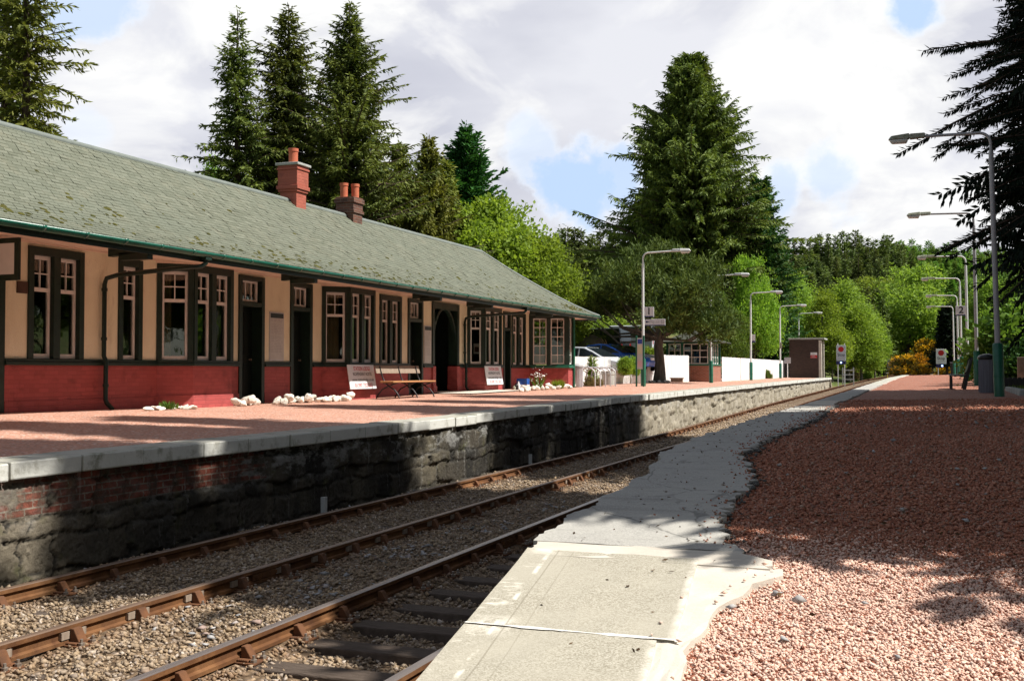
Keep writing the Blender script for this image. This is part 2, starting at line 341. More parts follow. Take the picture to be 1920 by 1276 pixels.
def masonrymat():
    m, nt, out = newmat('masonry')
    at_ = nd(nt, 'ShaderNodeAttribute', attribute_name='block')
    r = nd(nt, 'ShaderNodeSeparateColor', {0: at_.outputs['Color']})
    v = coords(nt)
    sp = nd(nt, 'ShaderNodeSeparateXYZ', {0: nt.nodes.new('ShaderNodeNewGeometry').outputs['Position']})
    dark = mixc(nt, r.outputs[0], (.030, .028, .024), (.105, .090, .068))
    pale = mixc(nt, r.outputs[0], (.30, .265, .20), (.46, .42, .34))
    far = nd(nt, 'ShaderNodeMapRange', {'Value': sp.outputs[1], 'From Min': 32.5, 'From Max': 35.5}).outputs[0]  # sunlit far stretch painted pale, shaded middle left dark
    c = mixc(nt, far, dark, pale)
    near = nd(nt, 'ShaderNodeMapRange', {'Value': sp.outputs[1], 'From Min': 10.5, 'From Max': 8.6}).outputs[0]  # sunshine on the near end put into the stone colour
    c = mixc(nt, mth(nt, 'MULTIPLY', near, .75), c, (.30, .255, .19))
    warm = nd(nt, 'ShaderNodeMapRange', {'Value': noise(nt, v, .8, 3), 'From Min': .5, 'From Max': .75}).outputs[0]
    c = mixc(nt, mth(nt, 'MULTIPLY', warm, .5), c, (.27, .235, .16))
    c = mixc(nt, mth(nt, 'MULTIPLY', at_.outputs['Alpha'], 1.0), mixc(nt, far, (.055, .050, .042), (.22, .19, .145)), c)
    # brick courses near the left end
    br = nd(nt, 'ShaderNodeTexBrick', {'Vector': nd(nt, 'ShaderNodeCombineXYZ', {0: sp.outputs[1], 1: sp.outputs[2]}).outputs[0], 'Scale': 1.0, 'Brick Width': .23, 'Row Height': .078, 'Mortar Size': .009, 'Color1': (.30, .075, .045), 'Color2': (.20, .05, .035), 'Mortar': (.30, .25, .2)})
    isb = mth(nt, 'MULTIPLY', r.outputs[1], ramp(nt, noise(nt, v, 2.2, 4), .66, .56))
    stain = ramp(nt, noise(nt, coords(nt, (1, .8, .5)), .9, 6, .7), .42, .62)
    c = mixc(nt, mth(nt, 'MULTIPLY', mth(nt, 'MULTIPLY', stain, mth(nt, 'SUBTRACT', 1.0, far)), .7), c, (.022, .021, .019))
    bc = mixc(nt, ramp(nt, noise(nt, v, 5, 6, .7), .42, .62), br.outputs[0], (.09, .06, .045)); bc = mixc(nt, mth(nt, 'MULTIPLY', ramp(nt, noise(nt, v, 2.6, 5), .60, .68), .6), bc, (.42, .38, .33))
    c = mixc(nt, mth(nt, 'MULTIPLY', isb, .85), c, bc)
    # lime runs and whitewash remnants under the coping
    run = ramp(nt, noise(nt, coords(nt, (1, 7, .55)), 1.5, 6, .7), .60, .70)
    c = mixc(nt, mth(nt, 'MULTIPLY', run, .45), c, (.46, .45, .42))
    top = nd(nt, 'ShaderNodeMapRange', {'Value': r.outputs[2], 'From Min': .55, 'From Max': .95}).outputs[0]
    ww = mth(nt, 'MULTIPLY', mth(nt, 'MULTIPLY', ramp(nt, noise(nt, coords(nt, (1, 1, 2)), 1.8, 6, .7), .50, .58), top), mth(nt, 'SUBTRACT', 1.0, mth(nt, 'MULTIPLY', r.outputs[1], .8)))
    c = mixc(nt, mth(nt, 'MULTIPLY', ww, .6), c, (.50, .50, .48))
    streak = ramp(nt, noise(nt, coords(nt, (1, 9, .8)), 2.6, 5, .7), .48, .62)
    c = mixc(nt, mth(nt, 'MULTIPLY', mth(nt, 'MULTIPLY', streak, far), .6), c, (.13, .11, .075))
    mossy = mth(nt, 'MULTIPLY', ramp(nt, noise(nt, v, 3.2, 5), .6, .72), .5)
    c = mixc(nt, mossy, c, (.09, .095, .03))
    b = nd(nt, 'ShaderNodeBump', {'Strength': 1.0, 'Distance': .035, 'Height': mth(nt, 'ADD', noise(nt, v, 9, 8, .75), mth(nt, 'MULTIPLY', noise(nt, v, 45, 4, .7), .3))})
    p = nd(nt, 'ShaderNodeBsdfPrincipled', {'Base Color': c, 'Roughness': .9, 'Specular IOR Level': .2, 'Normal': b.outputs[0]})
    nt.links.new(p.outputs[0], out.inputs[0]); return m
M['masonry'] = masonrymat()
def groundmat():
    m, nt, out = newmat('groundcover')
    v = coords(nt)
    c = mixc(nt, ramp(nt, noise(nt, v, .35, 6), .4, .6), (.055, .085, .022), (.10, .12, .035))
    c = mixc(nt, ramp(nt, noise(nt, v, .12, 4), .5, .65), c, (.16, .13, .06))
    b = nd(nt, 'ShaderNodeBump', {'Strength': 1, 'Distance': .1, 'Height': noise(nt, v, 7, 6)})
    p = nd(nt, 'ShaderNodeBsdfPrincipled', {'Base Color': c, 'Roughness': .95, 'Specular IOR Level': .1, 'Normal': b.outputs[0]})
    nt.links.new(p.outputs[0], out.inputs[0]); return m
M['ground'] = groundmat()
M['field'] = pmat('field', (.20, .26, .06), (.16, .22, .05), .95, .1, .6, bs=6, bump=.6, bd=.05, world=True)

# ------------------------------------------------------------------ mesh builder
def wloc(o):
    v = Vector((0, 0, 0))
    while o is not None: v = v + o.location; o = o.parent
    return v
def link(o, parent=None):
    COL.objects.link(o)
    if parent: o.parent = parent
    return o
class MB:
    def __init__(s): s.v = []; s.f = []; s.m = []; s.cur = 0
    def face(s, pts):
        i = len(s.v); s.v += [tuple(p) for p in pts]; s.f.append(tuple(range(i, i + len(pts)))); s.m.append(s.cur)
    def hexa(s, p):                     # 8 corners: bottom ring, top ring
        i = len(s.v); s.v += [tuple(q) for q in p]
        for q in ((3, 2, 1, 0), (4, 5, 6, 7), (0, 1, 5, 4), (1, 2, 6, 5), (2, 3, 7, 6), (3, 0, 4, 7)):
            s.f.append(tuple(i + k for k in q)); s.m.append(s.cur)
    def box(s, x0, x1, y0, y1, z0, z1):
        s.hexa([(x0, y0, z0), (x1, y0, z0), (x1, y1, z0), (x0, y1, z0), (x0, y0, z1), (x1, y0, z1), (x1, y1, z1), (x0, y1, z1)])
    def obox(s, fr, a0, a1, z0, z1, o0, o1):   # fr: origin (x,y), tangent, outward normal
        (ox, oy), (tx_, ty_), (nx, ny) = fr
        P = lambda a, o, z: (ox + tx_ * a + nx * o, oy + ty_ * a + ny * o, z)
        s.hexa([P(a0, o0, z0), P(a1, o0, z0), P(a1, o1, z0), P(a0, o1, z0), P(a0, o0, z1), P(a1, o0, z1), P(a1, o1, z1), P(a0, o1, z1)])
    def prism(s, poly, z0, z1, scale_top=None):
        n = len(poly); i = len(s.v)
        s.v += [(x, y, z0) for x, y in poly] + [(x, y, z1) for x, y in (scale_top or poly)]
        s.f.append(tuple(i + k for k in range(n - 1, -1, -1))); s.f.append(tuple(i + n + k for k in range(n)))
        for k in range(n): s.f.append((i + k, i + (k + 1) % n, i + n + (k + 1) % n, i + n + k))
        s.m += [s.cur] * (n + 2)
    def extrude(s, poly3, vec):         # planar polygon swept along vec
        n = len(poly3); i = len(s.v)
        s.v += [tuple(p) for p in poly3] + [tuple(Vector(p) + Vector(vec)) for p in poly3]
        s.f.append(tuple(i + k for k in range(n - 1, -1, -1))); s.f.append(tuple(i + n + k for k in range(n)))
        for k in range(n): s.f.append((i + k, i + (k + 1) % n, i + n + (k + 1) % n, i + n + k))
        s.m += [s.cur] * (n + 2)
    def tube(s, pts, rad, n=10, caps=True):
        pts = [Vector(p) for p in pts]; i = len(s.v); k = len(pts)
        if not hasattr(rad, '__len__'): rad = [rad] * k
        a = None
        for j, p in enumerate(pts):
            d = (pts[min(j + 1, k - 1)] - pts[max(j - 1, 0)]).normalized()
            if a is None:
                a = d.cross(Vector((0, 0, 1)) if abs(d.z) < .9 else Vector((1, 0, 0))).normalized()
            a = (a - d * a.dot(d)).normalized(); b = d.cross(a)
            for q in range(n):
                t = 2 * math.pi * q / n
                s.v.append(tuple(p + (a * math.cos(t) + b * math.sin(t)) * rad[j]))
        for j in range(k - 1):
            for q in range(n):
                s.f.append((i + j * n + q, i + j * n + (q + 1) % n, i + (j + 1) * n + (q + 1) % n, i + (j + 1) * n + q)); s.m.append(s.cur)
        if caps:
            s.f.append(tuple(i + q for q in range(n - 1, -1, -1))); s.f.append(tuple(i + (k - 1) * n + q for q in range(n))); s.m += [s.cur] * 2
    def lathe(s, c, prof, n=20):
        i = len(s.v); k = len(prof)
        for r_, z in prof:
            for q in range(n):
                t = 2 * math.pi * q / n; s.v.append((c[0] + r_ * math.cos(t), c[1] + r_ * math.sin(t), c[2] + z))
        for j in range(k - 1):
            for q in range(n):
                s.f.append((i + j * n + q, i + j * n + (q + 1) % n, i + (j + 1) * n + (q + 1) % n, i + (j + 1) * n + q)); s.m.append(s.cur)
        s.f.append(tuple(i + q for q in range(n - 1, -1, -1))); s.f.append(tuple(i + (k - 1) * n + q for q in range(n))); s.m += [s.cur] * 2
    def build(s, name, mats, parent=None, smooth=False, bevel=0, segs=2):
        me = bpy.data.meshes.new(name)
        off = wloc(parent) if parent else Vector((0, 0, 0))
        vs = [(a - off.x, b - off.y, c - off.z) for a, b, c in s.v] if off.length else s.v
        me.from_pydata(vs, [], s.f)
        mats = mats if isinstance(mats, (list, tuple)) else [mats]
        for m in mats: me.materials.append(M[m] if isinstance(m, str) else m)
        if len(mats) > 1: me.polygons.foreach_set('material_index', s.m)
        if smooth:
            me.polygons.foreach_set('use_smooth', [True] * len(s.f))
            try: me.set_sharp_from_angle(angle=R(40))
            except Exception: pass
        me.update()
        o = link(bpy.data.objects.new(name, me), parent)
        if bevel:
            b = o.modifiers.new('bevel', 'BEVEL'); b.width = bevel; b.segments = segs; b.limit_method = 'ANGLE'; b.angle_limit = R(40)
        return o
def tag(o, label=None, cat=None, group=None, kind=None):
    if label: o['label'] = label
    if cat: o['category'] = cat
    if group: o['group'] = group
    if kind: o['kind'] = kind
    return o
def thing(name, loc, label, cat, group=None):
    o = bpy.data.objects.new(name, None); o.location = loc; o.empty_display_size = .3
    return tag(link(o), label, cat, group)
def copy_tree(o, parent=None):
    c = o.copy(); link(c, parent)
    for ch in list(o.children): copy_tree(ch, c)
    return c
def instance(o, loc, rz=0, sc=1, label=None, group=None):
    c = copy_tree(o); c.location = loc; c.rotation_euler = (0, 0, rz)
    c.scale = (sc, sc, sc) if not hasattr(sc, '__len__') else sc
    if label: c['label'] = label
    if group: c['group'] = group
    return c
def npmesh(name, V, mats, parent=None, k=4, midx=None):             # V: (n,k,3) loose polygons
    n = len(V); me = bpy.data.meshes.new(name)
    me.vertices.add(n * k); me.vertices.foreach_set('co', np.ascontiguousarray(V, dtype=np.float32).ravel())
    me.loops.add(n * k); me.loops.foreach_set('vertex_index', np.arange(n * k, dtype=np.int32))
    me.polygons.add(n); me.polygons.foreach_set('loop_start', np.arange(0, n * k, k, dtype=np.int32))
    try: me.polygons.foreach_set('loop_total', np.full(n, k, dtype=np.int32))
    except Exception: pass
    for m in (mats if isinstance(mats, list) else [mats]): me.materials.append(M[m])
    if midx is not None: me.polygons.foreach_set('material_index', np.ascontiguousarray(midx, dtype=np.int32))
    me.update(calc_edges=True); me.validate()
    return link(bpy.data.objects.new(name, me), parent)
def grid(name, xs, ys, zf, mat, kind='structure', cut=None):
    mb = MB(); nx = len(xs)
    mb.v = [(x, y, zf(x, y)) for y in ys for x in xs]
    for j in range(len(ys) - 1):
        for i in range(nx - 1):
            mb.f.append((j * nx + i, j * nx + i + 1, (j + 1) * nx + i + 1, (j + 1) * nx + i)); mb.m.append(0)
    o = mb.build(name, mat, smooth=True); o['kind'] = kind
    return o
TXT = {}
def text_mesh(body, size, name='lettering', mat='ink', parent=None, loc=(0, 0, 0), rot=(R(90), 0, 0), depth=.002, width=None, bold=0):
    cu = bpy.data.curves.new('t', 'FONT'); cu.body = body; cu.size = size; cu.align_x = 'CENTER'; cu.align_y = 'CENTER'; cu.extrude = depth; cu.offset = bold
    ob = bpy.data.objects.new('t', cu); COL.objects.link(ob)
    bpy.context.view_layer.update()
    me = bpy.data.meshes.new_from_object(ob.evaluated_get(bpy.context.evaluated_depsgraph_get()))
    bpy.data.objects.remove(ob); me.name = name
    me.materials.clear(); me.materials.append(M[mat])
    o = link(bpy.data.objects.new(name, me), parent); o.location = loc; o.rotation_euler = rot
    if width:
        xs = [v.co.x for v in me.vertices]; w = max(xs) - min(xs); o.scale = (width / w, 1, 1)
    return o

# ------------------------------------------------------------------ plant generators
def unit(v): return v / np.maximum(np.linalg.norm(v, axis=-1, keepdims=True), 1e-9)
def diamonds(P, D, L, W, rng, mid=.45):
    P = np.asarray(P); D = unit(np.asarray(D)); L = np.asarray(L)[:, None]; W = np.asarray(W)[:, None]
    Sd = unit(np.cross(D, rng.normal(size=P.shape) + np.array([.35, -.1, .9])))
    m = P + D * L * mid
    return np.stack([P, m + Sd * W, P + D * L, m - Sd * W], 1)
def trunk_mb(h, r, rng, lean=.15, top=.02, n=9, base=0):
    mb = MB(); pts = []; rad = []
    ox, oy = rng.normal(size=2) * lean
    for i in range(9):
        t = i / 8; pts.append((ox * t * t + .03 * math.sin(5 * t), oy * t * t, base + (h - base) * t - (.25 if i == 0 else 0)))
        rad.append(r * (1 - t) ** .8 * (1.35 if i == 0 else 1) + top)
    mb.tube(pts, rad, n); return mb
def conifer(seed, h, r, base=.08, whorl=.45, nb=6, droop=.35, spray=.45, width=.075, step=.22, power=.9, elev0=-.12, elev1=.75, irregular=.25, hang=.35, crowd=1, jit=.09, zmax=1e9):
    rng = np.random.default_rng(seed); P = []; D = []; L = []; W = []
    r = r * 1.22; z = h * base; mbb = MB()
    while z < min(h - .25, zmax):
        t = z / h
        Lw = r * (1 - t) ** power * rng.uniform(1 - irregular, 1 + irregular * .5) + .12
        n = max(3, int(nb * (1 if t < .85 else .7)))
        a0 = rng.uniform(0, 6.28)
        for b in range(n):
            az = a0 + 6.283 * b / n + rng.normal() * .25
            Lb = Lw * rng.uniform(1 - 1.3 * irregular, 1.1)
            el = elev0 + (elev1 - elev0) * t ** 1.6 + rng.normal() * jit
            Lb *= 1 + .22 * math.sin(az * 2 + z * .7 + seed) + .15 * math.sin(az * 3 - z * 1.3 + seed * 2)
            d = np.array([math.cos(az), math.sin(az), 0]); side = np.array([-d[1], d[0], 0])
            zz = z + rng.normal() * whorl * .3
            pt = lambda s_: d * s_ * math.cos(el) + np.array([0, 0, zz + s_ * math.sin(el) - droop * s_ * s_ / max(Lb, .5) * .55 + .12 * droop * s_ ** 3 / max(Lb, .5) ** 2])
            if Lb > 1.0:
                q = [pt(Lb * k / 4) for k in range(5)]
                mbb.tube(q, [max(.012, .016 * Lb * (1 - k / 4.3)) for k in range(5)], 4, False)
            s = max(.12, .12 * Lb)
            while s < Lb:
                p = pt(s); tw = spray * (1.15 - .5 * s / Lb) * rng.uniform(.6, 1.2) * min(1, .45 + Lb / 2)
                for sg in (1, -1):
                    for c in range(crowd):
                        ang = rng.uniform(.6, 1.1)
                        dd = d * math.cos(ang) + side * sg * math.sin(ang) + np.array([0, 0, rng.normal() * .15 - hang + .35 * t])
                        P.append(p); D.append(dd); L.append(tw); W.append(width * rng.uniform(.7, 1.3))
                        if tw > .3:
                            P.append(p + dd * tw * .5); D.append(dd + np.array([0, 0, -hang * 1.2]) + rng.normal(size=3) * .3); L.append(tw * .7); W.append(width * .8)
                P.append(p); D.append(d + rng.normal(size=3) * .25 + np.array([0, 0, .1])); L.append(tw * 1.0); W.append(width)
                s += step * rng.uniform(.7, 1.3)
            P.append(pt(Lb)); D.append(d * .9 + np.array([0, 0, .15])); L.append(spray * .7); W.append(width * .7)
        z += whorl * rng.uniform(.75, 1.25) * (1 - .45 * t)
    for k in range(14):
        zz = h - .03 - .09 * k
        P.append(np.array([0, 0, zz - .1])); D.append(np.append(rng.normal(size=2) * (.25 + .05 * k), 1)); L.append(.28); W.append(width * .6)
    return diamonds(P, D, L, W, rng), trunk_mb(h, h * .0125 + .03, rng, .05), mbb
def broadleaf(seed, lobes, nclump, nleaf, leaf, spread=.38, up=.25, shell=.55, narrow=.55):
    """lobes: list of (cx,cy,cz,rx,ry,rz)"""
    rng = np.random.default_rng(seed)
    vol = np.array([l[3] * l[4] + l[4] * l[5] + l[3] * l[5] for l in lobes]); vol = vol / vol.sum()
    li = rng.choice(len(lobes), nclump, p=vol); Lb = np.array(lobes)[li]
    dirs = unit(rng.normal(size=(nclump, 3)) + np.array([0, 0, .15])); rad = rng.uniform(shell, 1.06, nclump)[:, None]
    C = Lb[:, :3] + dirs * Lb[:, 3:] * rad
    sc = rng.uniform(.5, 1.4, nclump)
    P = np.repeat(C, nleaf, 0) + rng.normal(size=(nclump * nleaf, 3)) * spread * np.repeat(sc, nleaf)[:, None] * np.array([1, 1, .7])
    D = rng.normal(size=P.shape) + np.repeat(dirs, nleaf, 0) * .6 + np.array([0, 0, up])
    n = len(P); L = leaf * rng.uniform(.6, 1.35, n); W = L * narrow * .5 * rng.uniform(.7, 1.2, n)
    return diamonds(P, D, L, W, rng, .5), C
def limbs(mb, C, origin, rng, k=14, r=.06):
    for c in C[rng.choice(len(C), min(k, len(C)), replace=False)]:
        a = np.array(origin, float); m = a * .5 + c * .5 + np.array([0, 0, -.12 * np.linalg.norm(c - a)]) + rng.normal(size=3) * .12
        mb.tube([a, (a + m) / 2 + rng.normal(size=3) * .05, m, (m + c) / 2 + rng.normal(size=3) * .05, c], [r, r * .75, r * .55, r * .35, r * .15], 6)
def tree(name, quads, trunk, leafm, barkm, label, cat, group=None, branches=None, loc=(0, 0, 0)):
    t = thing(name, loc, label, cat, group)
    tb = trunk
    o = tb.build('trunk', barkm, None, smooth=True); o.parent = t
    c = npmesh('crown', quads, leafm); c.parent = t
    if branches and branches.f:
        b = branches.build('branches', barkm, None, smooth=True); b.parent = t
    return t
def place(t, u, d, top, rz=0, wide=1.0, native=10.0, first=False, label=None, group=None, cp=True):
    """stand a copy of t on the terrain at (u,d) so that its top reaches the height seen"""
    x, y = at(u, d); g = G(x, y) - .1; h = zat(top, d) - g; s = h / native
    c = copy_tree(t) if cp else t
    c.location = (x, y, g); c.rotation_euler = (0, 0, rz); c.scale = (s * wide, s * wide, s)
    if label: c['label'] = label
    if group: c['group'] = group
    return c
# ================================================================== SETTING: terrain, ballast, platforms
def build_terrain():
    xs = list(np.arange(-260, -40, 11)) + list(np.arange(-40, -18, 2)) + list(np.arange(-18, -8.2, .6)) + list(np.arange(-8.2, 6, .6)) + list(np.arange(6, 40, 2.5)) + list(np.arange(40, 300, 11))
    ys = list(np.arange(-30, 100, 3.0)) + list(np.arange(100, 260, 3.0)) + list(np.arange(260, 620, 14))
    def g(x, y):
        z = G(x, y)
        if y < 101 and -16 < x < -9: z = min(z, .7)
        if y < 107 and -2.1 < x < 3.4: z = min(z, zr(x, y) - .35)
        if y < 16 and x >= 3.4: z = min(z, zr(3, y) - .08)
        n = .25 * math.sin(x * .23 + 1) * math.sin(y * .19) if abs(x - tx(y) + 5.3) > 14 else 0
        return z + n
    grid('terrain', xs, ys, g, 'ground')
build_terrain()
XB = list(np.arange(-8.75, -1.7, .16))
def zbed(x, y):
    return tz(y) - (.152 if x < -3.9 else .17) + .02 * math.sin(x * 3.1 + y * .7) * math.sin(y * 2.3 + x) + .018 * math.sin(x * 9 + y * 5) * math.sin(y * 7.7) - (.10 if x < -8.2 else 0) - (.075 * smooth((x + 4.55) / .25) if x > -4.6 else 0)
mb = MB(); ysb = list(np.arange(2.5, 30, .16)) + list(np.arange(30, 110, 1.0)) + list(np.arange(110, 300, 4.0))
nx = len(XB)
mb.v = [(x + tx(y), y, zbed(x, y)) for y in ysb for x in XB]
for j in range(len(ysb) - 1):
    for i in range(nx - 1):
        mb.f.append((j * nx + i, j * nx + i + 1, (j + 1) * nx + i + 1, (j + 1) * nx + i)); mb.m.append(0)
mb.build('track_bed', 'ballastbed', smooth=True)['kind'] = 'structure'

def stones(name, pts, sizes, mat, seed, flat=.7):
    """loose angular stones, each an irregular octahedron"""
    rng = np.random.default_rng(seed); n = len(pts)
    base = np.array([[1, 0, 0], [0, 1, 0], [-1, 0, 0], [0, -1, 0], [0, 0, 1], [0, 0, -1.0]])
    V = base[None] * rng.uniform(.65, 1.25, (n, 6, 1)) + rng.normal(size=(n, 6, 3)) * .22
    V = V * np.stack([rng.uniform(.8, 1.35, n), rng.uniform(.7, 1.0, n), np.full(n, flat)], 1)[:, None, :]
    a = rng.uniform(0, 6.283, n); b = rng.normal(size=n) * .5
    c, s_ = np.cos(b)[:, None], np.sin(b)[:, None]
    x, y, z = V[..., 0], V[..., 1], V[..., 2]
    y, z = y * c - z * s_, y * s_ + z * c
    c, s_ = np.cos(a)[:, None], np.sin(a)[:, None]
    x, y = x * c - y * s_, x * s_ + y * c
    V = np.stack([x, y, z], -1) * (np.asarray(sizes) * .5)[:, None, None] + np.asarray(pts)[:, None, :]
    tri = np.array([[0, 1, 4], [1, 2, 4], [2, 3, 4], [3, 0, 4], [1, 0, 5], [2, 1, 5], [3, 2, 5], [0, 3, 5]])
    me = bpy.data.meshes.new(name)
    me.vertices.add(n * 6); me.vertices.foreach_set('co', V.astype(np.float32).ravel())
    F_ = (np.arange(n)[:, None, None] * 6 + tri[None]).reshape(-1, 3).astype(np.int32)
    me.loops.add(len(F_) * 3); me.loops.foreach_set('vertex_index', F_.ravel())
    me.polygons.add(len(F_)); me.polygons.foreach_set('loop_start', np.arange(0, len(F_) * 3, 3, dtype=np.int32))
    try: me.polygons.foreach_set('loop_total', np.full(len(F_), 3, dtype=np.int32))
    except Exception: pass
    me.materials.append(M[mat]); me.update(calc_edges=True)
    return link(bpy.data.objects.new(name, me))
RAILX = (-7.65, -6.145, -4.66, -3.155)
rng = np.random.default_rng(3)
def scatter(n, x0, x1, y0, y1, zf, keep=None):
    x = rng.uniform(x0, x1, n); y = rng.uniform(y0, y1, n)
    if keep is not None: k = keep(x, y); x, y = x[k], y[k]
    return np.stack([x, y, [zf(a, b) for a, b in zip(x, y)]], 1)
offrail = lambda x, y: np.min(np.abs(x[:, None] - np.array(RAILX)), 1) > .075
B = np.concatenate([scatter(52000, -8.35, -2.3, 3.5, 13, zbed, offrail), scatter(34000, -8.35, -2.4, 13, 26, zbed, offrail), scatter(14000, -8.3, -5.2, 26, 60, zbed, offrail)])
B[:, 2] += rng.uniform(-.012, .022, len(B))
sz = np.where(B[:, 1] < 26, rng.uniform(.02, .054, len(B)) * rng.choice([.8, 1, 1.25], len(B)), rng.uniform(.05, .09, len(B)))
tag(stones('ballast', B, sz, 'ballast', 5, .75), 'grey brown broken stone ballast between the rails', 'ballast', kind='stuff')
# spilt pale slate chips in loose heaps on the ballast
C = []
for cx, cy, n, sx, sy in ((-8.1, 10.6, 60, .12, .5), (-8.05, 13.2, 40, .12, .6), (-5.45, 9.1, 46, .28, .40), (-5.5, 11.2, 50, .2, .35), (-5.3, 13.6, 36, .2, .4), (-5.35, 7.6, 26, .25, .35), (-8.05, 9.0, 36, .12, .3), (-8.1, 16.5, 40, .1, .7), (-5.4, 16.0, 30, .2, .4)):
    p = rng.normal(size=(n, 2)) * (sx, sy) + (cx, cy)
    C += [(a, b, zbed(a, b) + .03) for a, b in p if abs(a + 8.4) > .08 and a > -8.38]
tag(stones('slate_chip', C, rng.uniform(.03, .10, len(C)), 'chip', 8, .2), 'pale flakes of broken slate spilt over the ballast', 'slate chips', kind='stuff')

# ---- right platform
ys_ = list(np.arange(-2, 30, .4)) + list(np.arange(30, 108, 2))
grid('right_platform', [-2.0, -1.6, -1.2, -.8, -.4, 0, .5, 1, 1.6, 2.3, 3.2], ys_, lambda x, y: zr(x, y) - .02 + .008 * math.sin(x * 7 + y * 5) * math.sin(y * 3.1), 'gravel')
grid('ramp_verge', [3.2, 4, 5, 7, 10, 14, 20], list(np.arange(-2, 26, 1.5)), lambda x, y: zr(x, y) - .03, 'gravel')
mb = MB()
yy = list(np.arange(-2, 108, 1.0))
for a, b in zip(yy[:-1], yy[1:]):
    za, zb = zr(-2.2, a) - .09, zr(-2.2, b) - .09
    mb.face([(XE(a) + .10, a, -.4), (XE(b) + .10, b, -.4), (XE(b) + .10, b, zb), (XE(a) + .10, a, za)])
mb.build('right_platform_wall', 'masonry')['kind'] = 'structure'
XI = lambda y: lerp(y, [6.2, 6.6, 7.1, 7.7, 8.4, 9.2, 10.3, 11.5, 13, 16, 20, 27, 40, 110], [-.95, -1.05, -1.22, -1.36, -1.38, -1.33, -1.62, -1.60, -1.54, -1.5, -1.62, -1.72, -1.75, -1.75])
def strip(name, y0, y1, step, left, right, mat, lift, thick, jag, seed, kind='structure', ncol=6):
    rg = random.Random(seed); mb = MB(); rows = []
    for y in np.linspace(y0, y1, max(2, int(round((y1 - y0) / step)) + 1)):
        y = float(y)
        l = left(y) + rg.uniform(-jag[0], jag[0]); r_ = right(y) + rg.uniform(-jag[1], jag[1])
        rows.append([(l + (r_ - l) * i / ncol, y, zr(l, y) + lift + rg.uniform(-.004, .004)) for i in range(ncol + 1)])
    for a, b in zip(rows[:-1], rows[1:]):
        for i in range(ncol): mb.face([a[i], a[i + 1], b[i + 1], b[i]])
        for p, q in ((a[0], b[0]), (b[-1], a[-1])):
            mb.face([(q[0], q[1], q[2] - thick), (p[0], p[1], p[2] - thick), p, q])
    a = rows[0]; mb.face([(a[0][0], a[0][1], a[0][2] - thick), (a[-1][0], a[-1][1], a[-1][2] - thick), a[-1], a[0]])
    o = mb.build(name, mat); o['kind'] = kind
    at_ = o.data.color_attributes.new('edge', 'FLOAT_COLOR', 'POINT')
    for i, v in enumerate(o.data.vertices): at_.data[i].color = (v.co.x - left(v.co.y), right(v.co.y) - v.co.x, min(v.co.y - y0, y1 - v.co.y), 1)
    return o
strip('tarmac_strip', 6.72, 21.9, .055, lambda y: XE(y) + (.03 * math.sin(y * 9) if y > 7 else 0), XI, 'tarmac', .028, .10, (.015, .06), 3)
strip('tarmac_strip', 24.6, 46, .3, XE, XI, 'tarmac', .024, .10, (.02, .05), 4)
strip('concrete_strip', 21.9, 24.6, .3, XE, lambda y: XI(y) - .1, 'cement', .026, .1, (.01, .03), 5)
strip('concrete_strip', 46, 107, 1.0, XE, XI, 'coping', .026, .1, (.01, .06), 6)
strip('paving_slab', 1.4, 2.9, .3, XE, lambda y: XE(y) + .92, 'slab', .03, .12, (.002, .002), 7)
strip('paving_slab', 2.9, 4.93, .3, XE, lambda y: XE(y) + .94, 'slab', .031, .12, (.002, .002), 8)
strip('paving_slab', 4.955, 6.50, .3, XE, lambda y: XE(y) + 1.02 + .03 * (y - 5), 'slab', .030, .12, (.002, .002), 9)
strip('cement_patch', 1.4, 6.40, .12, lambda y: XE(y) + .90 + .02 * math.sin(y * 3), lambda y: lerp(y, [1, 3, 4.2, 5.0, 5.6, 6.0, 6.3, 6.6], [-.55, -.70, -.90, -1.02, -1.0, -.88, -.74, -.95]) + .02 * math.sin(y * 9), 'cement', .020, .06, (.005, .03), 10)
strip('cement_patch', 6.36, 6.74, .05, lambda y: XE(y) + .02, lambda y: -.85 - .9 * max(0, y - 6.5), 'cement', .026, .1, (.012, .04), 11)
# cement joint and worn white edge line on the slabs
def ground_mark(mb, pts, w, lift, jag, rg):
    pr = None
    for (x0, y0), (x1, y1) in zip(pts[:-1], pts[1:]):
        n = max(2, int(math.hypot(x1 - x0, y1 - y0) / .05))
        for k in range(n + 1):
            t = k / n; x, y = x0 + (x1 - x0) * t, y0 + (y1 - y0) * t
            dx, dy = x1 - x0, y1 - y0; l = math.hypot(dx, dy); ww = w * rg.uniform(1 - jag, 1 + jag)
            a = (x - dy / l * ww, y + dx / l * ww); b = (x + dy / l * ww, y - dx / l * ww)
            cur = ((a[0], a[1], zr(x, y) + lift), (b[0], b[1], zr(x, y) + lift))
            if pr and k > 0: mb.face([pr[0], pr[1], cur[1], cur[0]])
            pr = cur
rg = random.Random(4)
mb = MB()
ground_mark(mb, [(-2.10, 4.945), (-1.6, 4.94), (-1.06, 4.945)], .016, .034, .7, rg)
mb.build('cement_joint', 'wornpaint')['kind'] = 'structure'
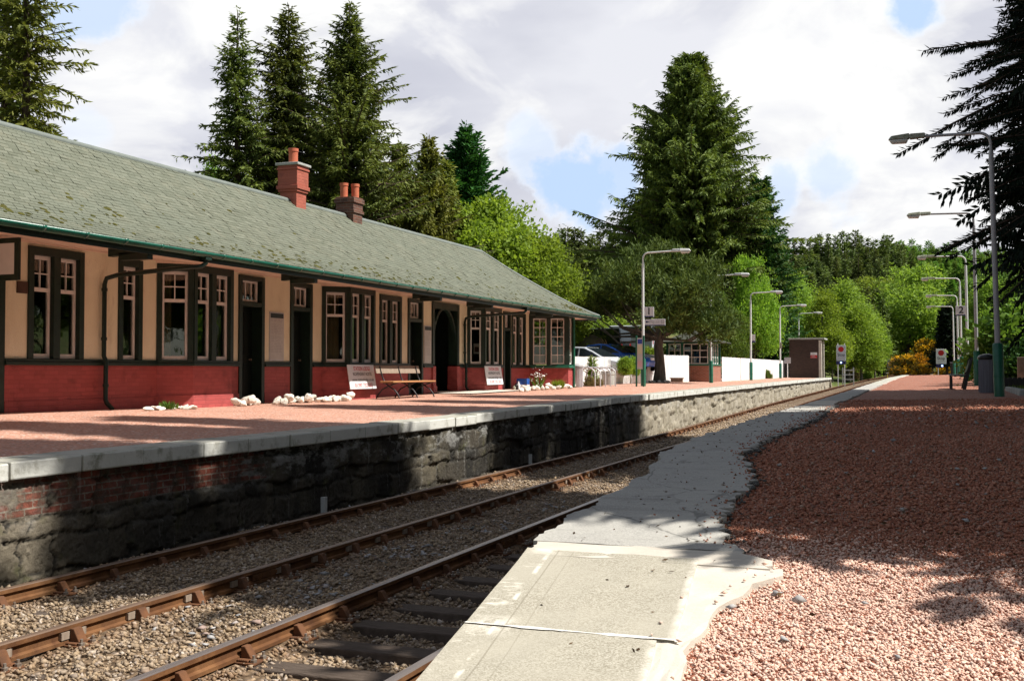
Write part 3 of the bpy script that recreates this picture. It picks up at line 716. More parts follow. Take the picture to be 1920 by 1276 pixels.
# ---- loose pink gravel near the camera
def inside(x, y):
    xi = np.array([max(lerp(b, [1, 3, 4.2, 5.0, 5.6, 6.0, 6.3, 6.6], [-.55, -.70, -.90, -1.02, -1.0, -.88, -.74, -.95]) if b < 6.6 else XI(b), -2) for b in y])
    return (x > xi + rng.normal(size=len(x)) * .035)
zg = lambda a, b: zr(a, b) - .012
P1 = np.concatenate([scatter(105000, -1.3, 2.2, 2.6, 7.6, zg, inside), scatter(62000, -1.7, 3.1, 7.6, 15, zg, inside), scatter(12000, -1.7, 3.1, 15, 26, zg, inside)])
P1[:, 2] += rng.uniform(-.004, .009, len(P1))
s1 = rng.uniform(.012, .024, len(P1)) * rng.choice([.85, 1, 1.3], len(P1)) * np.where(P1[:, 1] < 7.6, 1, np.where(P1[:, 1] < 15, 1.35, 1.9))
edge = scatter(90, -1.6, -.7, 3.5, 7.5, lambda a, b: zr(a, b) + .036)
edge2 = scatter(26, -2.3, -1.0, 7, 20, lambda a, b: zr(a, b) + .036)
k = np.array([abs(x - lerp(y, [3, 4.2, 5, 5.6, 6, 6.4], [-.70, -.90, -1.02, -1.0, -.88, -.75])) < .22 for x, y in edge[:, :2]])
P1 = np.concatenate([P1, edge[k], edge2]); s1 = np.concatenate([s1, rng.uniform(.016, .034, len(P1) - len(s1))])
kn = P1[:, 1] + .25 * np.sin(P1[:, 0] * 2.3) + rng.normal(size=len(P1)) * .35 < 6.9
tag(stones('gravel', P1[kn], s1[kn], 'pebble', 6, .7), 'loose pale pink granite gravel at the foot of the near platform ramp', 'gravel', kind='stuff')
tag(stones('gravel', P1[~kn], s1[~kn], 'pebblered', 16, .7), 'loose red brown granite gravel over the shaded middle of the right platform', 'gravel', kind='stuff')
e = [(XI(b) + rng.normal() * .05, b) for b in rng.uniform(6.6, 21, 700)]
tag(stones('tarmac_crumb', [(a, b, zr(a, b) + .012) for a, b in e], rng.uniform(.02, .055, 700), 'tarcrumb', 19, .6), 'crumbled tarmac bits along the ragged edge of the grey strip', 'tarmac crumbs', kind='stuff')
e = [(XI(b) - abs(rng.normal()) * .10, b) for b in rng.uniform(6.8, 21, 420)]
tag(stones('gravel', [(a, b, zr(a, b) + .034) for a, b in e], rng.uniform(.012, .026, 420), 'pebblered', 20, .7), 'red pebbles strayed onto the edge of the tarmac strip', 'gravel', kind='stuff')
P3 = np.concatenate([scatter(2200, -2.2, 3, 5.5, 20, lambda a, b: zr(a, b) + (.033 if a < XI(b) and b > 6.7 else .014)), scatter(14, -2.0, -1.1, 3.6, 6.5, lambda a, b: zr(a, b) + .036)])
D3 = rng.normal(size=P3.shape) * [1, 1, .12]
tag(npmesh('leaf_litter', diamonds(P3, D3, rng.uniform(.012, .045, len(P3)), rng.uniform(.003, .011, len(P3)), rng), 'litter'), 'brown needles and dead leaves strewn over the right platform', 'leaf litter', kind='stuff')
P2 = scatter(130, -1.4, 3, 5, 20, lambda a, b: zr(a, b) + .012, inside)
tag(stones('grey_stone', P2, rng.uniform(.03, .07, len(P2)), 'chip', 9, .5), 'odd pale grey stones lying among the pink gravel', 'stones', kind='stuff')

# ---- left platform
xs_ = [-8.95, -9.6, -10.4, -11.2, -12, -13, -14, -15, -16.2][::-1]
grid('left_platform', xs_, list(np.arange(2, 101, 1.0)), lambda x, y: zl(x + 0, y) - .012, 'gravelfar')
w = thing('platform_wall', (-8.4, 20, 0), 'long dark stained stone platform wall with pale coping beside the track', 'wall')
def xw(y): return -8.42 + .6 * tx(y)
def zc(y): return zl(-8.4, y) + .0
def masonry(y0, y1, step, nz, seed, name='masonry'):
    rg = np.random.default_rng(seed); Y = np.arange(y0, y1 + 1e-6, step); ny = len(Y)
    rows = [0]; 
    while rows[-1] < 1.25: rows.append(rows[-1] + rg.uniform(.16, .38))
    rows = np.array(rows)
    blocks = []
    for r_ in range(len(rows)):
        e = [y0 - .5]
        while e[-1] < y1 + .5: e.append(e[-1] + rg.uniform(.25, .95))
        blocks.append((np.array(e), rg.uniform(0, 1, len(e) + 1), rg.normal(size=len(e) + 1) * .022))
    V = np.zeros((nz, ny, 3)); A = np.zeros((nz, ny, 4)); A[..., 3] = 1
    ztop = np.array([zc(y) - .15 for y in Y]); zbot = np.array([tz(y) - .42 for y in Y]); xx = np.array([xw(y) for y in Y])
    for k in range(nz):
        t = k / (nz - 1); z = zbot + (ztop - zbot) * t
        zz = z - np.array([tz(y) for y in Y]) + .42 + .03 * np.sin(Y * 1.9 + 1) + .018 * np.sin(Y * 5.3) + .012 * np.sin(Y * 11 + k * .2); YW = Y + .03 * np.sin(k * .35 + Y * .7) + .02 * np.sin(k * .9 + Y * 3)
        ri = np.clip(np.searchsorted(rows, zz) - 1, 0, len(rows) - 2)
        out = np.zeros(ny); col = np.zeros(ny); jn = np.ones(ny)
        for r_ in np.unique(ri):
            mk = ri == r_; e, c, dsp = blocks[r_]
            bi = np.searchsorted(e, YW[mk])
            ed = np.minimum(YW[mk] - e[bi - 1], e[np.minimum(bi, len(e) - 1)] - YW[mk])
            ez = np.minimum(zz[mk] - rows[r_], rows[r_ + 1] - zz[mk])
            g_ = np.minimum(ed, ez) + rg.normal(size=mk.sum()) * .008; jn[mk] = np.clip((g_ - .004) / .016, 0, 1)
            out[mk] = dsp[bi] + .028 * np.clip(g_ / .022, 0, 1) - .016; col[mk] = c[bi]
        V[k, :, 0] = xx + out + rg.normal(size=ny) * .006; V[k, :, 1] = Y; V[k, :, 2] = z
        A[k, :, 0] = col; A[k, :, 2] = t; A[k, :, 3] = jn
        A[k, :, 1] = np.where((Y < 12.6 - .3 * np.sin(k)) & (t > .70), 1, 0)
    mb = MB(); off = w.location
    me = bpy.data.meshes.new(name)
    idx = np.arange(nz * ny).reshape(nz, ny)
    Fq = np.stack([idx[:-1, :-1], idx[:-1, 1:], idx[1:, 1:], idx[1:, :-1]], -1).reshape(-1, 4)
    me.from_pydata((V.reshape(-1, 3) - np.array(off)).tolist(), [], Fq.tolist())
    at_ = me.color_attributes.new('block', 'FLOAT_COLOR', 'POINT'); at_.data.foreach_set('color', A.ravel())
    me.polygons.foreach_set('use_smooth', [True] * len(Fq)); me.materials.append(M['masonry']); me.update()
    return link(bpy.data.objects.new(name, me), w)
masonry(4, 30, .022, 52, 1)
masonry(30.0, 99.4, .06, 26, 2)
# coping slabs, one after another along the edge
k = 0; y = 4.0; rg = random.Random(11)
while y < 99 and k < 95:
    ln = rg.uniform(.95, 1.25); mb = MB(); z1 = zc(y) + .025 + rg.uniform(-.008, .008); j = rg.uniform(-.012, .012)
    x1 = xw(y) + .085 + j + (.05 if y > 34 else 0)
    z2 = zc(y + ln) + .025 + (z1 - zc(y) - .025)
    mb.hexa([(x1 - .58, y + .006, z1 - .18), (x1, y + .006, z1 - .18), (x1 + xw(y + ln) - xw(y), y + ln - .006, z2 - .18), (x1 - .58, y + ln - .006, z2 - .18),
             (x1 - .58, y + .006, z1), (x1, y + .006, z1), (x1 + xw(y + ln) - xw(y), y + ln - .006, z2), (x1 - .58, y + ln - .006, z2)])
    mb.build('coping_stone', 'coping', w, bevel=.018); y += ln; k += 1
mb = MB()   # end ramp face of the platform
mb.hexa([(-16.2, 99.3, .3), (-7.9, 99.3, .3), (-7.9, 100.4, .3), (-16.2, 100.4, .3), (-16.2, 99.3, 1.28), (-8, 99.3, 1.27), (-8, 99.8, 1.2), (-16.2, 99.8, 1.2)])
mb.build('end_face', 'masonry', w)
# concrete apron in front of the porch
def apron(y0, y1, x0, x1):
    mb = MB(); mb.face([(x0, y0, zl(x0, y0) + .02), (x1, y0, zl(x1, y0) + .02), (x1, y1, zl(x1, y1) + .02), (x0, y1, zl(x0, y1) + .02)])
    mb.build('porch_apron', 'cement')['kind'] = 'structure'

# ================================================================== TRACK
def rail_profile():
    return [(-.035, -.145), (.035, -.145), (.035, -.118), (.011, -.105), (.010, -.055), (.034, -.040), (.035, -.008), (.026, 0), (-.026, 0), (-.035, -.008), (-.034, -.040), (-.010, -.055), (-.011, -.105), (-.035, -.118)]
def rail(x0, ya, yb, parent, top, step=1.0, bend=None, y_first=None):
    prof = rail_profile(); mb = MB(); n = len(prof); Y = [ya]
    while Y[-1] < yb: Y.append(Y[-1] + (step if Y[-1] < 60 else 3))
    for y in Y:
        sx = tx(y) + (bend(y) if bend else 0); z = tz(y)
        for a, b in prof: mb.v.append((x0 + sx + a, y, z + b))
    for j in range(len(Y) - 1):
        for q in range(n):
            mb.f.append((j * n + q, j * n + (q + 1) % n, (j + 1) * n + (q + 1) % n, (j + 1) * n + q)); mb.m.append(1 if q in (6, 7, 8) else 0)
    mb.f.append(tuple(range(n - 1, -1, -1))); mb.m.append(0); mb.f.append(tuple(range((len(Y) - 1) * n, len(Y) * n))); mb.m.append(0)
    return mb.build('rail', ['rust', top], parent)
t1 = thing('railway_track', (-6.9, 4, -.16), 'rust brown track with two rails nearest the left platform wall', 'railway track')
t2 = thing('railway_track', (-3.9, 4, -.16), 'second track with steel topped rails and bare sleepers beside the near platform', 'railway track')
merge = lambda y: -1.7 * smooth((y - 95) / 75)
rail(RAILX[0], 2.5, 240, t1, 'railtop'); rail(RAILX[1], 2.5, 240, t1, 'railtop')
rail(RAILX[2], 2.5, 150, t2, 'railsteel', bend=merge); rail(RAILX[3], 2.5, 150, t2, 'railsteel', bend=merge)
def chair_mb(side):
    """cast chair: base plate, two jaws and an oak key; side=+1 puts the tall outer jaw towards +x"""
    mb = MB(); s = side
    mb.box(-.19, .19, -.10, .10, -.165, -.145)
    mb.box(-.13, .13, -.085, .085, -.145, -.128)
    for sg, h, wd in ((s, -.030, .045), (-s, -.045, .038)):
        x0 = .042 if sg * s < 0 else .042
        p = [(sg * .04, -wd, -.128), (sg * .13, -wd, -.128), (sg * .075, -wd, h), (sg * .04, -wd, h)]
        if sg < 0: p = p[::-1]
        mb.extrude(p, (0, 2 * wd, 0))
    return mb
def key_mb(side):
    mb = MB(); mb.box(min(side * .012, side * .04), max(side * .012, side * .04), -.13, .13, -.105, -.05); return mb
def bolt_mb(side):
    mb = MB()
    for sx in (-1, 1):
        for sy in (-.06, .06):
            mb.lathe((sx * .165, sy, -.146), [(.024, 0), (.024, .022), (.012, .023), (.012, .05)], 6)
    return mb
proto = None
def sleeper_proto(half, bed):
    sl = MB(); sl.box(-1.27, 1.27, -.125, .125, -.29, -.168)
    o = sl.build('sleeper', 'sleeper', bevel=.012)
    for sg in (-1, 1):
        for nm, f, m in (('chair', chair_mb, 'chair'), ('key', key_mb, 'greywood'), ('bolt', bolt_mb, 'bolt')):
            c = f(sg).build(nm, m, None, bevel=.006 if nm == 'chair' else 0); c.parent = o; c.location = (sg * half, 0, 0)
    return o
pr = sleeper_proto(.7525, 0)
def lay(track, x, y0, n, first):
    o = first; y = y0; rg = random.Random(int(-x * 10))
    for k in range(n):
        c = o if (k == 0 and o.parent is None and not o.get('used')) else copy_tree(pr)
        if c is o: o['used'] = 1
        c.parent = track; c.location = Vector((x + tx(y), y, tz(y))) - track.location; c.rotation_euler = (0, 0, rg.uniform(-.008, .008)); y += rg.choice((.70, .72, .74))
    return y
ye1 = lay(t1, -6.8975, 3.1, 66, pr)
ye2 = lay(t2, -3.9075, 3.2, 40, pr)
for o in [q for q in bpy.data.objects if 'used' in q]: del o['used']
def far_sleepers(track, x, y0, y1):
    mb = MB(); y = y0
    while y < y1:
        for sg in (-1, 1):
            cx = x + tx(y) + sg * .7525
            mb.box(cx - .12, cx + .12, y - .09, y + .09, tz(y) - .18, tz(y) - .05)
        mb.box(x + tx(y) - 1.27, x + tx(y) + 1.27, y - .125, y + .125, tz(y) - .3, tz(y) - .163); y += .73
    o = mb.build('sleeper', 'chair', track); o['kind'] = 'stuff'
far_sleepers(t1, -6.8975, ye1, 150)
# fishplates at a rail joint
for y0, rx, tr in ((9.4, RAILX[1], t1), (16.0, RAILX[0], t1), (12.2, RAILX[2], t2)):
    mb = MB(); mb.box(rx + .012, rx + .034, y0 - .23, y0 + .23, -.108, -.048)
    for k in range(4): mb.lathe((rx + .034, y0 - .17 + k * .113, -.09), [(.016, 0), (.016, .03)], 6)
    mb.build('fishplate', 'rust', tr)
# small white marker stakes beside the wall
def marker(x, y, h, wdt, label):
    t = thing('marker_post', (x, y, zbed(x, y)), label, 'marker post', 'white marker stakes along the platform wall')
    mb = MB(); z = zbed(x, y); mb.hexa([(x - .03, y - wdt, z - .1), (x + .03, y - wdt, z - .1), (x + .03, y + wdt, z - .1), (x - .03, y + wdt, z - .1), (x - .03, y - wdt, z + h), (x + .03, y - wdt, z + h), (x + .03, y + wdt, z + h), (x - .03, y + wdt, z + h * .97)])
    mb.build('stake', 'paper', t, bevel=.006)
marker(-8.12, Yof(611, -8.1), .26, .045, 'pale wooden stake beside the nearest dark stretch of platform wall')
marker(-8.12, Yof(996, -8.1), .26, .035, 'pale stake at the wall foot between the two sunlit patches')
# ================================================================== STATION BUILDING
WX = -15.0
sb = thing('station_building', (-16.3, 24, 1.2), 'long low station building with cream walls red plinth and slate roof', 'building')
Yw = lambda u: Yof(u, WX)
ZS, ZT = 2.13, 4.147            # top of sill band, top of window and door frames
WFR = lambda y0: ((WX, y0), (0, 1), (1, 0))
Y_BEG, Y_END = 5.0, Yof(992, WX)
BAYX = -14.48
DARK = 'trim'
def window(fr, wdt, n, parent=sb, mull=.17, jamb=.13, zb=ZS, zt=ZT, small=False, bars=True, mid=3.38, head=.15, curtain=None, wide=None):
    """dark outer frame > white sashes > panes"""
    f = MB()
    f.obox(fr, 0, jamb, zb, zt, -.16, .035); f.obox(fr, wdt - jamb, wdt, zb, zt, -.16, .035)
    f.obox(fr, jamb, wdt - jamb, zt - head, zt, -.16, .032)
    sw = (wdt - 2 * jamb - (n - 1) * mull) / n
    for k in range(1, n):
        a = jamb + k * sw + (k - 1) * mull; f.obox(fr, a, a + mull, zb, zt - head, -.16, .030)
    w = f.build('window', DARK, parent, bevel=.008)
    for k in range(n):
        a = jamb + k * (sw + mull); b = a + sw; z0, z1 = zb + .005, zt - head
        m = MB(); st = .05; o0, o1 = -.115, -.06
        m.obox(fr, a, a + st, z0, z1, o0, o1); m.obox(fr, b - st, b, z0, z1, o0, o1)
        m.obox(fr, a + st, b - st, z0, z0 + .085, o0, o1); m.obox(fr, a + st, b - st, z1 - .07, z1, o0, o1)
        m.obox(fr, a + st, b - st, mid - .035, mid + .035, o0, o1 + .01)
        c = (a + b) / 2
        m.obox(fr, c - .011, c + .011, mid + .035, z1 - .07, o0 + .012, o1 - .008)
        zz = (mid + z1 - .035) / 2; m.obox(fr, a + st, c - .011, zz - .011, zz + .011, o0 + .012, o1 - .008); m.obox(fr, c + .011, b - st, zz - .011, zz + .011, o0 + .012, o1 - .008)
        m.build('sash', 'white', w, bevel=.004, segs=1)
        g = MB(); (ox, oy), (t0, t1_), (n0, n1) = fr
        Pp = lambda s_, o_, z: (ox + t0 * s_ + n0 * o_, oy + t1_ * s_ + n1 * o_, z)
        g.face([Pp(a + st * .5, -.095, z0 + .04), Pp(b - st * .5, -.095, z0 + .04), Pp(b - st * .5, -.095, z1 - .03), Pp(a + st * .5, -.095, z1 - .03)])
        g.build('pane', 'glass', w)
        if curtain and k == 0:
            cm = MB(); q = 9
            s0, s1 = curtain
            for i in range(q):
                ta, tb = s0 + (s1 - s0) * i / q, s0 + (s1 - s0) * (i + 1) / q
                A = a + (b - a) * ta; Bq = a + (b - a) * tb
                cm.face([Pp(A, -.22 - .03 * (i % 2), z0), Pp(Bq, -.22 - .03 * ((i + 1) % 2), z0), Pp(Bq, -.22 - .03 * ((i + 1) % 2), z1), Pp(A, -.22 - .03 * (i % 2), z1)])
            cm.build('curtain', 'curtain', w)
    return w
def doorway(y0, y1, label=None):
    fr = WFR(y0); wd = y1 - y0; f = MB(); j = .13; zb = zl(WX, y0) - .02
    f.obox(fr, 0, j, zb, ZT, -.30, .04); f.obox(fr, wd - j, wd, zb, ZT, -.30, .04); f.obox(fr, j, wd - j, ZT - .10, ZT, -.30, .037); f.obox(fr, j, wd - j, 3.43, 3.53, -.30, .034)
    d = f.build('doorway', DARK, sb, bevel=.008)
    m = MB(); z0, z1 = 3.55, ZT - .11; a, b = j + .05, wd - j - .05; st = .045
    m.obox(fr, a, a + st, z0, z1, -.14, -.06); m.obox(fr, b - st, b, z0, z1, -.14, -.06); m.obox(fr, a + st, b - st, z0, z0 + st, -.14, -.06); m.obox(fr, a + st, b - st, z1 - st, z1, -.14, -.06)
    for k in (1, 2):
        c = a + (b - a) * k / 3; m.obox(fr, c - .012, c + .012, z0 + st, z1 - st, -.125, -.075)
    m.build('transom_window', 'white', d, bevel=.004, segs=1)
    g = MB(); g.face([(WX - .1, y0 + a, z0), (WX - .1, y0 + b, z0), (WX - .1, y0 + b, z1), (WX - .1, y0 + a, z1)]); g.build('pane', 'glass', d)
    l = MB(); l.obox(fr, j, wd - j, zb + .02, 3.43, -.30, -.25)
    for za, zb_ in ((zb + .2, zb + .95), (zb + 1.15, 3.3)):
        for s0, s1 in ((j + .08, wd / 2 - .04), (wd / 2 + .04, wd - j - .08)):
            if s1 - s0 > .08: l.obox(fr, s0, s1, za, zb_, -.25, -.235)
    l.build('door_leaf', 'door', d, bevel=.006)
    h = MB(); h.tube([(WX - .25, y1 - j - .09, zb + 1.05), (WX - .19, y1 - j - .09, zb + 1.05)], .025, 8); h.build('door_knob', 'bolt', d)
    return d
OPEN = []                                                    # stretches of wall left open, with what breaks the plinth too
def win_u(u0, u1, n, **k):
    y0, y1 = Yw(u0), Yw(u1); OPEN.append((y0, y1, 0)); return window(WFR(y0), y1 - y0, n, **k)
def door_u(u0, u1):
    y0, y1 = Yw(u0), Yw(u1); OPEN.append((y0, y1, 1)); return doorway(y0, y1)
def bay_u(u0, u1, u2, curtains=(None, None)):
    ya = Yw(u0); yb, yc = Yof(u1, BAYX), Yof(u2, BAYX); yd = yc + (yb - ya)
    OPEN.append((ya, yd, 2))
    P = [(WX, ya), (BAYX, yb), (BAYX, yc), (WX, yd)]
    for k, n in ((0, 1), (1, 2), (2, 1)):
        a, b = Vector(P[k]), Vector(P[k + 1]); t = (b - a).normalized(); nn = Vector((t.y, -t.x))
        window((tuple(a), tuple(t), tuple(nn)), (b - a).length, n, mull=.16, jamb=.11, curtain=(curtains[0] if k == 0 else None))
    def poly(e):
        return [(WX, ya - e * 1.3), (BAYX + e, yb - e * .45), (BAYX + e, yc + e * .45), (WX, yd + e * 1.3)]
    m = MB(); m.prism(poly(0), .9, 2.012); m.prism(poly(.05), .9, 1.40, poly(.03)); m.build('bay_plinth', 'plinth', sb)
    m = MB(); m.prism(poly(.06), 2.012, 2.075); m.prism(poly(.035), 2.075, ZS); m.build('bay_sill', DARK, sb, bevel=.01)
    m = MB(); m.prism(poly(.03), ZT, ZT + .09); m.build('bay_cornice', 'soffit', sb)
    m = MB(); m.prism([(WX - 1.2, ya), (WX - 1.2, yd), (WX - 1.15, yd), (WX - 1.15, ya)][::-1], 1.2, 4.2); m.build('interior', 'dark', sb)
    return ya, yb, yc, yd
win_u(50, 155, 2); win_u(220, 265, 1)
y_left = Yw(6); OPEN.append((Y_BEG + 2, Y_BEG + 3.4, 0)); window(WFR(Y_BEG + 2), 1.4, 2)
OPEN.append((y_left - 1.1, y_left, 1)); doorway(y_left - 1.1, y_left)
b1 = bay_u(293, 362, 435, ((.0, .42), None))
door_u(446, 494); door_u(543, 584)
b2 = bay_u(603, 655, 702, ((.0, .8), None))
win_u(711, 752, 2); door_u(764, 792)
# porch
yp0, yp1 = Yw(809), Yw(859); OPEN.append((yp0, yp1, 1))
b3 = bay_u(876, 908, 940)
door_u(943, 957); win_u(959, 985, 2)
OPEN.sort()
# ---- wall, plinth and sill band between the openings
wl = MB(); y = Y_BEG; yq = Y_BEG
for a, b, k in OPEN + [(Y_END, Y_END, 9)]:
    if a > y + .01: wl.box(WX - .25, WX, y, a, ZS, 4.35)
    y = max(y, b)
    if k in (1, 2, 9):
        if a > yq + .01:
            pl, sl = MB(), MB(); pl.box(WX - .25, WX + .015, yq, a, .8, 2.01); pl.hexa([(WX - .2, yq, .8), (WX + .06, yq, .8), (WX + .06, a, .8), (WX - .2, a, .8), (WX - .2, yq, 1.38), (WX + .045, yq, 1.38), (WX + .045, a, 1.38), (WX - .2, a, 1.38)])
            e0, e1 = (yq - .05 if yq > Y_BEG else yq), a + .05
            sl.box(WX - .1, WX + .075, e0 + .052, e1 - .052, 2.012, 2.075); sl.box(WX - .1, WX + .05, e0 + .052, e1 - .052, 2.075, ZS); pl.build('plinth', 'plinth', sb); sl.build('sill_band', DARK, sb, bevel=.01)
        yq = max(yq, b)
for a, b, k in OPEN: wl.box(WX - .25, WX - .002, a, b, ZT + .002, 4.36)
wl.box(-17.6, WX - .25, Y_BEG, Y_BEG + .25, .8, 4.3); wl.box(-17.85, -17.6, Y_BEG, 42.9, .8, 4.3)
wl.build('wall', 'harl', sb)
m = MB(); m.box(-17.5, -16.2, Y_BEG + .3, 41.5, 1.1, 1.2); m.box(-16.35, -16.3, Y_BEG + .3, yp0 - .2, 1.2, 4.2); m.box(-16.35, -16.3, yp1 + .2, 41.6, 1.2, 4.2); m.build('interior', 'dark', sb)
# porch: frame with pointed arch braces, dark recess
m = MB(); zb = zl(WX, yp0) - .02; fr = WFR(yp0); wp = yp1 - yp0
m.obox(fr, 0, .16, 2.1, ZT, -.3, .05); m.obox(fr, wp - .16, wp, 2.1, ZT, -.3, .05); m.obox(fr, .16, wp - .16, ZT - .22, ZT, -.3, .045)
for sg in (0, 1):
    pts = []
    for k in range(9):
        t = k / 8; pts.append((.16 + (wp / 2 - .16) * (1 - math.cos(t * math.pi / 2)) , 2.55 + (ZT - .22 - 2.55) * math.sin(t * math.pi / 2)))
    for (s0, z0), (s1, z1) in zip(pts[:-1], pts[1:]):
        a0, a1 = (s0, s1) if not sg else (wp - s0, wp - s1)
        w_ = .10 if not sg else -.10
        q = [(WX - .12, yp0 + a0, z0), (WX - .12, yp0 + a1, z1), (WX - .12, yp0 + a1 - w_ * .2, z1 + .12), (WX - .12, yp0 + a0 - w_, z0 + .05)]
        m.extrude(q if not sg else q[::-1], (.12, 0, 0))
pch = m.build('porch_frame', DARK, sb)
for s0, s1 in ((.0, .2), (wp - .2, wp)):
    m = MB()
    m.obox(fr, s0 - .02, s1 + .02, .9, 2.06, -.3, .07); m.obox(fr, s0 - .05, s1 + .05, .9, 1.42, -.3, .10)
    m.build('porch_pier', 'plinth', sb, bevel=.02)
m = MB(); m.obox(fr, -.1, wp + .1, 1.1, 3.55, -1.75, -1.7); m.obox(fr, -.1, -.02, 1.1, 4.2, -1.7, -.26); m.obox(fr, wp + .02, wp + .1, 1.1, 4.2, -1.7, -.26); m.build('porch_recess', 'door', sb)
m = MB(); m.obox(fr, -.02, wp + .02, 3.55, 4.25, -1.74, -1.69); m.build('porch_back', 'harl', sb)
apron(yp0 - .4, b3[0] + 1.4, -15.4, -13.4)
# ---- end bay: glazed corner room
E = [(WX, Y_END), (-13.52, Y_END + .52), (-13.52, Y_END + 1.15), (-14.3, Y_END + 1.75), (-17.5, Y_END + 1.75)]
def grid_window(a, b, n, parent, cols=2, rows=5, zb=2.17, zt=4.0, jamb=.16, mull=.16, proud=.03):
    a, b = Vector(a), Vector(b); t = (b - a).normalized(); nn = Vector((t.y, -t.x)); fr = (tuple(a), tuple(t), tuple(nn)); wd = (b - a).length
    f = MB(); f.obox(fr, 0, jamb, ZS, ZT, -.14, proud); f.obox(fr, wd - jamb, wd, ZS, ZT, -.14, proud); f.obox(fr, jamb, wd - jamb, zt, ZT, -.14, proud - .003)
    sw = (wd - 2 * jamb - (n - 1) * mull) / n
    for k in range(1, n): f.obox(fr, jamb + k * sw + (k - 1) * mull, jamb + k * (sw + mull), ZS, zt, -.14, proud - .005)
    w = f.build('window', DARK, parent, bevel=.008)
    for k in range(n):
        s0 = jamb + k * (sw + mull); s1 = s0 + sw; m = MB(); st = .045
        m.obox(fr, s0, s0 + st, zb, zt, -.10, -.04); m.obox(fr, s1 - st, s1, zb, zt, -.10, -.04); m.obox(fr, s0 + st, s1 - st, zb, zb + st, -.1, -.04); m.obox(fr, s0 + st, s1 - st, zt - st, zt, -.1, -.04)
        for c in range(1, cols): x = s0 + (s1 - s0) * c / cols; m.obox(fr, x - .014, x + .014, zb + st, zt - st, -.09, -.05)
        for r_ in range(1, rows): z = zb + (zt - zb) * r_ / rows; m.obox(fr, s0 + st, s1 - st, z - .013, z + .013, -.088, -.052)
        m.build('sash', 'white', w)
        g = MB(); P = lambda s_, z: (a.x + t.x * s_ - nn.x * .07, a.y + t.y * s_ - nn.y * .07, z)
        g.face([P(s0 + .02, zb), P(s1 - .02, zb), P(s1 - .02, zt), P(s0 + .02, zt)]); g.build('pane', 'glass', w)
    return fr, wd, w
fr_e, wd_e, we = grid_window(E[0], E[1], 2, sb)
grid_window(E[1], E[2], 1, sb, jamb=.10, cols=1); grid_window(E[3], E[4], 2, sb, cols=3, jamb=.3)
grid_window(E[2], E[3], 1, sb, jamb=.2)
m = MB()
for s0, s1 in ((.22, .62), (.86, 1.28)): m.obox(fr_e, s0, s1, ZS + .02, 2.55, -.25, -.24)
m.build('window_blind', 'white', we)
m = MB(); m.prism(E, .9, 2.012); m.build('bay_plinth', 'plinth', sb)
m = MB(); Eo = [(WX, Y_END - .03), (-13.45, Y_END + .46), (-13.44, Y_END + 1.19), (-14.27, Y_END + 1.83), (-17.5, Y_END + 1.83)]; m.prism(Eo, 2.012, 2.075); m.prism([(WX, Y_END - .01), (-13.48, Y_END + .49), (-13.47, Y_END + 1.17), (-14.28, Y_END + 1.79), (-17.5, Y_END + 1.79)], 2.075, ZS); m.build('bay_sill', 'green', sb, bevel=.01)
m = MB(); m.prism(E, ZT, 4.3); m.build('bay_cornice', DARK, sb)
m = MB(); m.tube([(-13.47, Y_END + 1.12, 1.2), (-13.47, Y_END + 1.12, 4.05)], .045, 10); m.build('downpipe', 'green', sb)
# ---- roof
RX, RZ, EX, EZ, R0, R1, EY0, EY1 = -16.3, 6.54, -12.62, 4.13, 8.5, 39.9, 4.4, 43.7
PROF = [(0, 0.0), (.10, .052), (.22, .135), (.40, .285), (.7, .575), (1.0, 1.0)]
PROF = [(t, lerp(t, [0, .15, .3, .5, .75, 1], [0, .105, .235, .435, .70, 1.0])) for t in np.linspace(0, 1, 24)]
def roof_z(t): return EZ + (RZ - EZ) * lerp(t, [0, .15, .3, .5, .75, 1], [0, .105, .235, .435, .70, 1.0])
V = []; rs = np.random.default_rng(21)
def slate_rows(p_eave0, p_eave1, p_r0, p_r1, rows=32, sw=.215):
    """rows of slates from the eave line to the ridge line; both lines given as (x,y)"""
    for k in range(rows):
        ta, tb = k / rows, min(1, (k + 1.12) / rows)
        A0, A1 = np.array(p_eave0) + (np.array(p_r0) - p_eave0) * ta, np.array(p_eave1) + (np.array(p_r1) - p_eave1) * ta
        B0, B1 = np.array(p_eave0) + (np.array(p_r0) - p_eave0) * tb, np.array(p_eave1) + (np.array(p_r1) - p_eave1) * tb
        za, zb = roof_z(ta) + .022, roof_z(tb) + .008
        ln = np.linalg.norm(A1 - A0); n = max(1, int(ln / sw)); o = .5 / n if k % 2 else 0
        for i in range(n + (1 if k % 2 else 0)):
            s0, s1 = max(0, (i / n) - o), min(1, (i + 1) / n - o)
            if s1 - s0 < .02 / n: continue
            g = .004 / ln; j = rs.normal() * .004; j2 = rs.normal() * .006; s0 += g; s1 -= g
            a0, a1, b0, b1 = A0 + (A1 - A0) * s0, A0 + (A1 - A0) * s1, B0 + (B1 - B0) * s0, B0 + (B1 - B0) * s1
            dv = (b0 - a0) * (j2 / max(.05, np.linalg.norm(b0 - a0)))
            a0 = a0 + dv; a1 = a1 + dv
            V.append([(*a0, za + j), (*a1, za + j * .3), (*b1, zb), (*b0, zb)])
            V.append([(*a0, za + j - .016), (*a1, za + j * .3 - .016), (*a1, za + j * .3), (*a0, za + j)])
slate_rows((EX, EY0), (EX, EY1), (RX, R0), (RX, R1))
slate_rows((EX, EY1), (2 * RX - EX, EY1), (RX, R1), (RX, R1 + .001))
slate_rows((2 * RX - EX, EY1), (2 * RX - EX, EY0), (RX, R1), (RX, R0), rows=12, sw=.8)
slate_rows((2 * RX - EX, EY0), (EX, EY0), (RX, R0), (RX, R0 + .001), rows=12, sw=.8)
Vn = np.array(V) - np.array(sb.location)
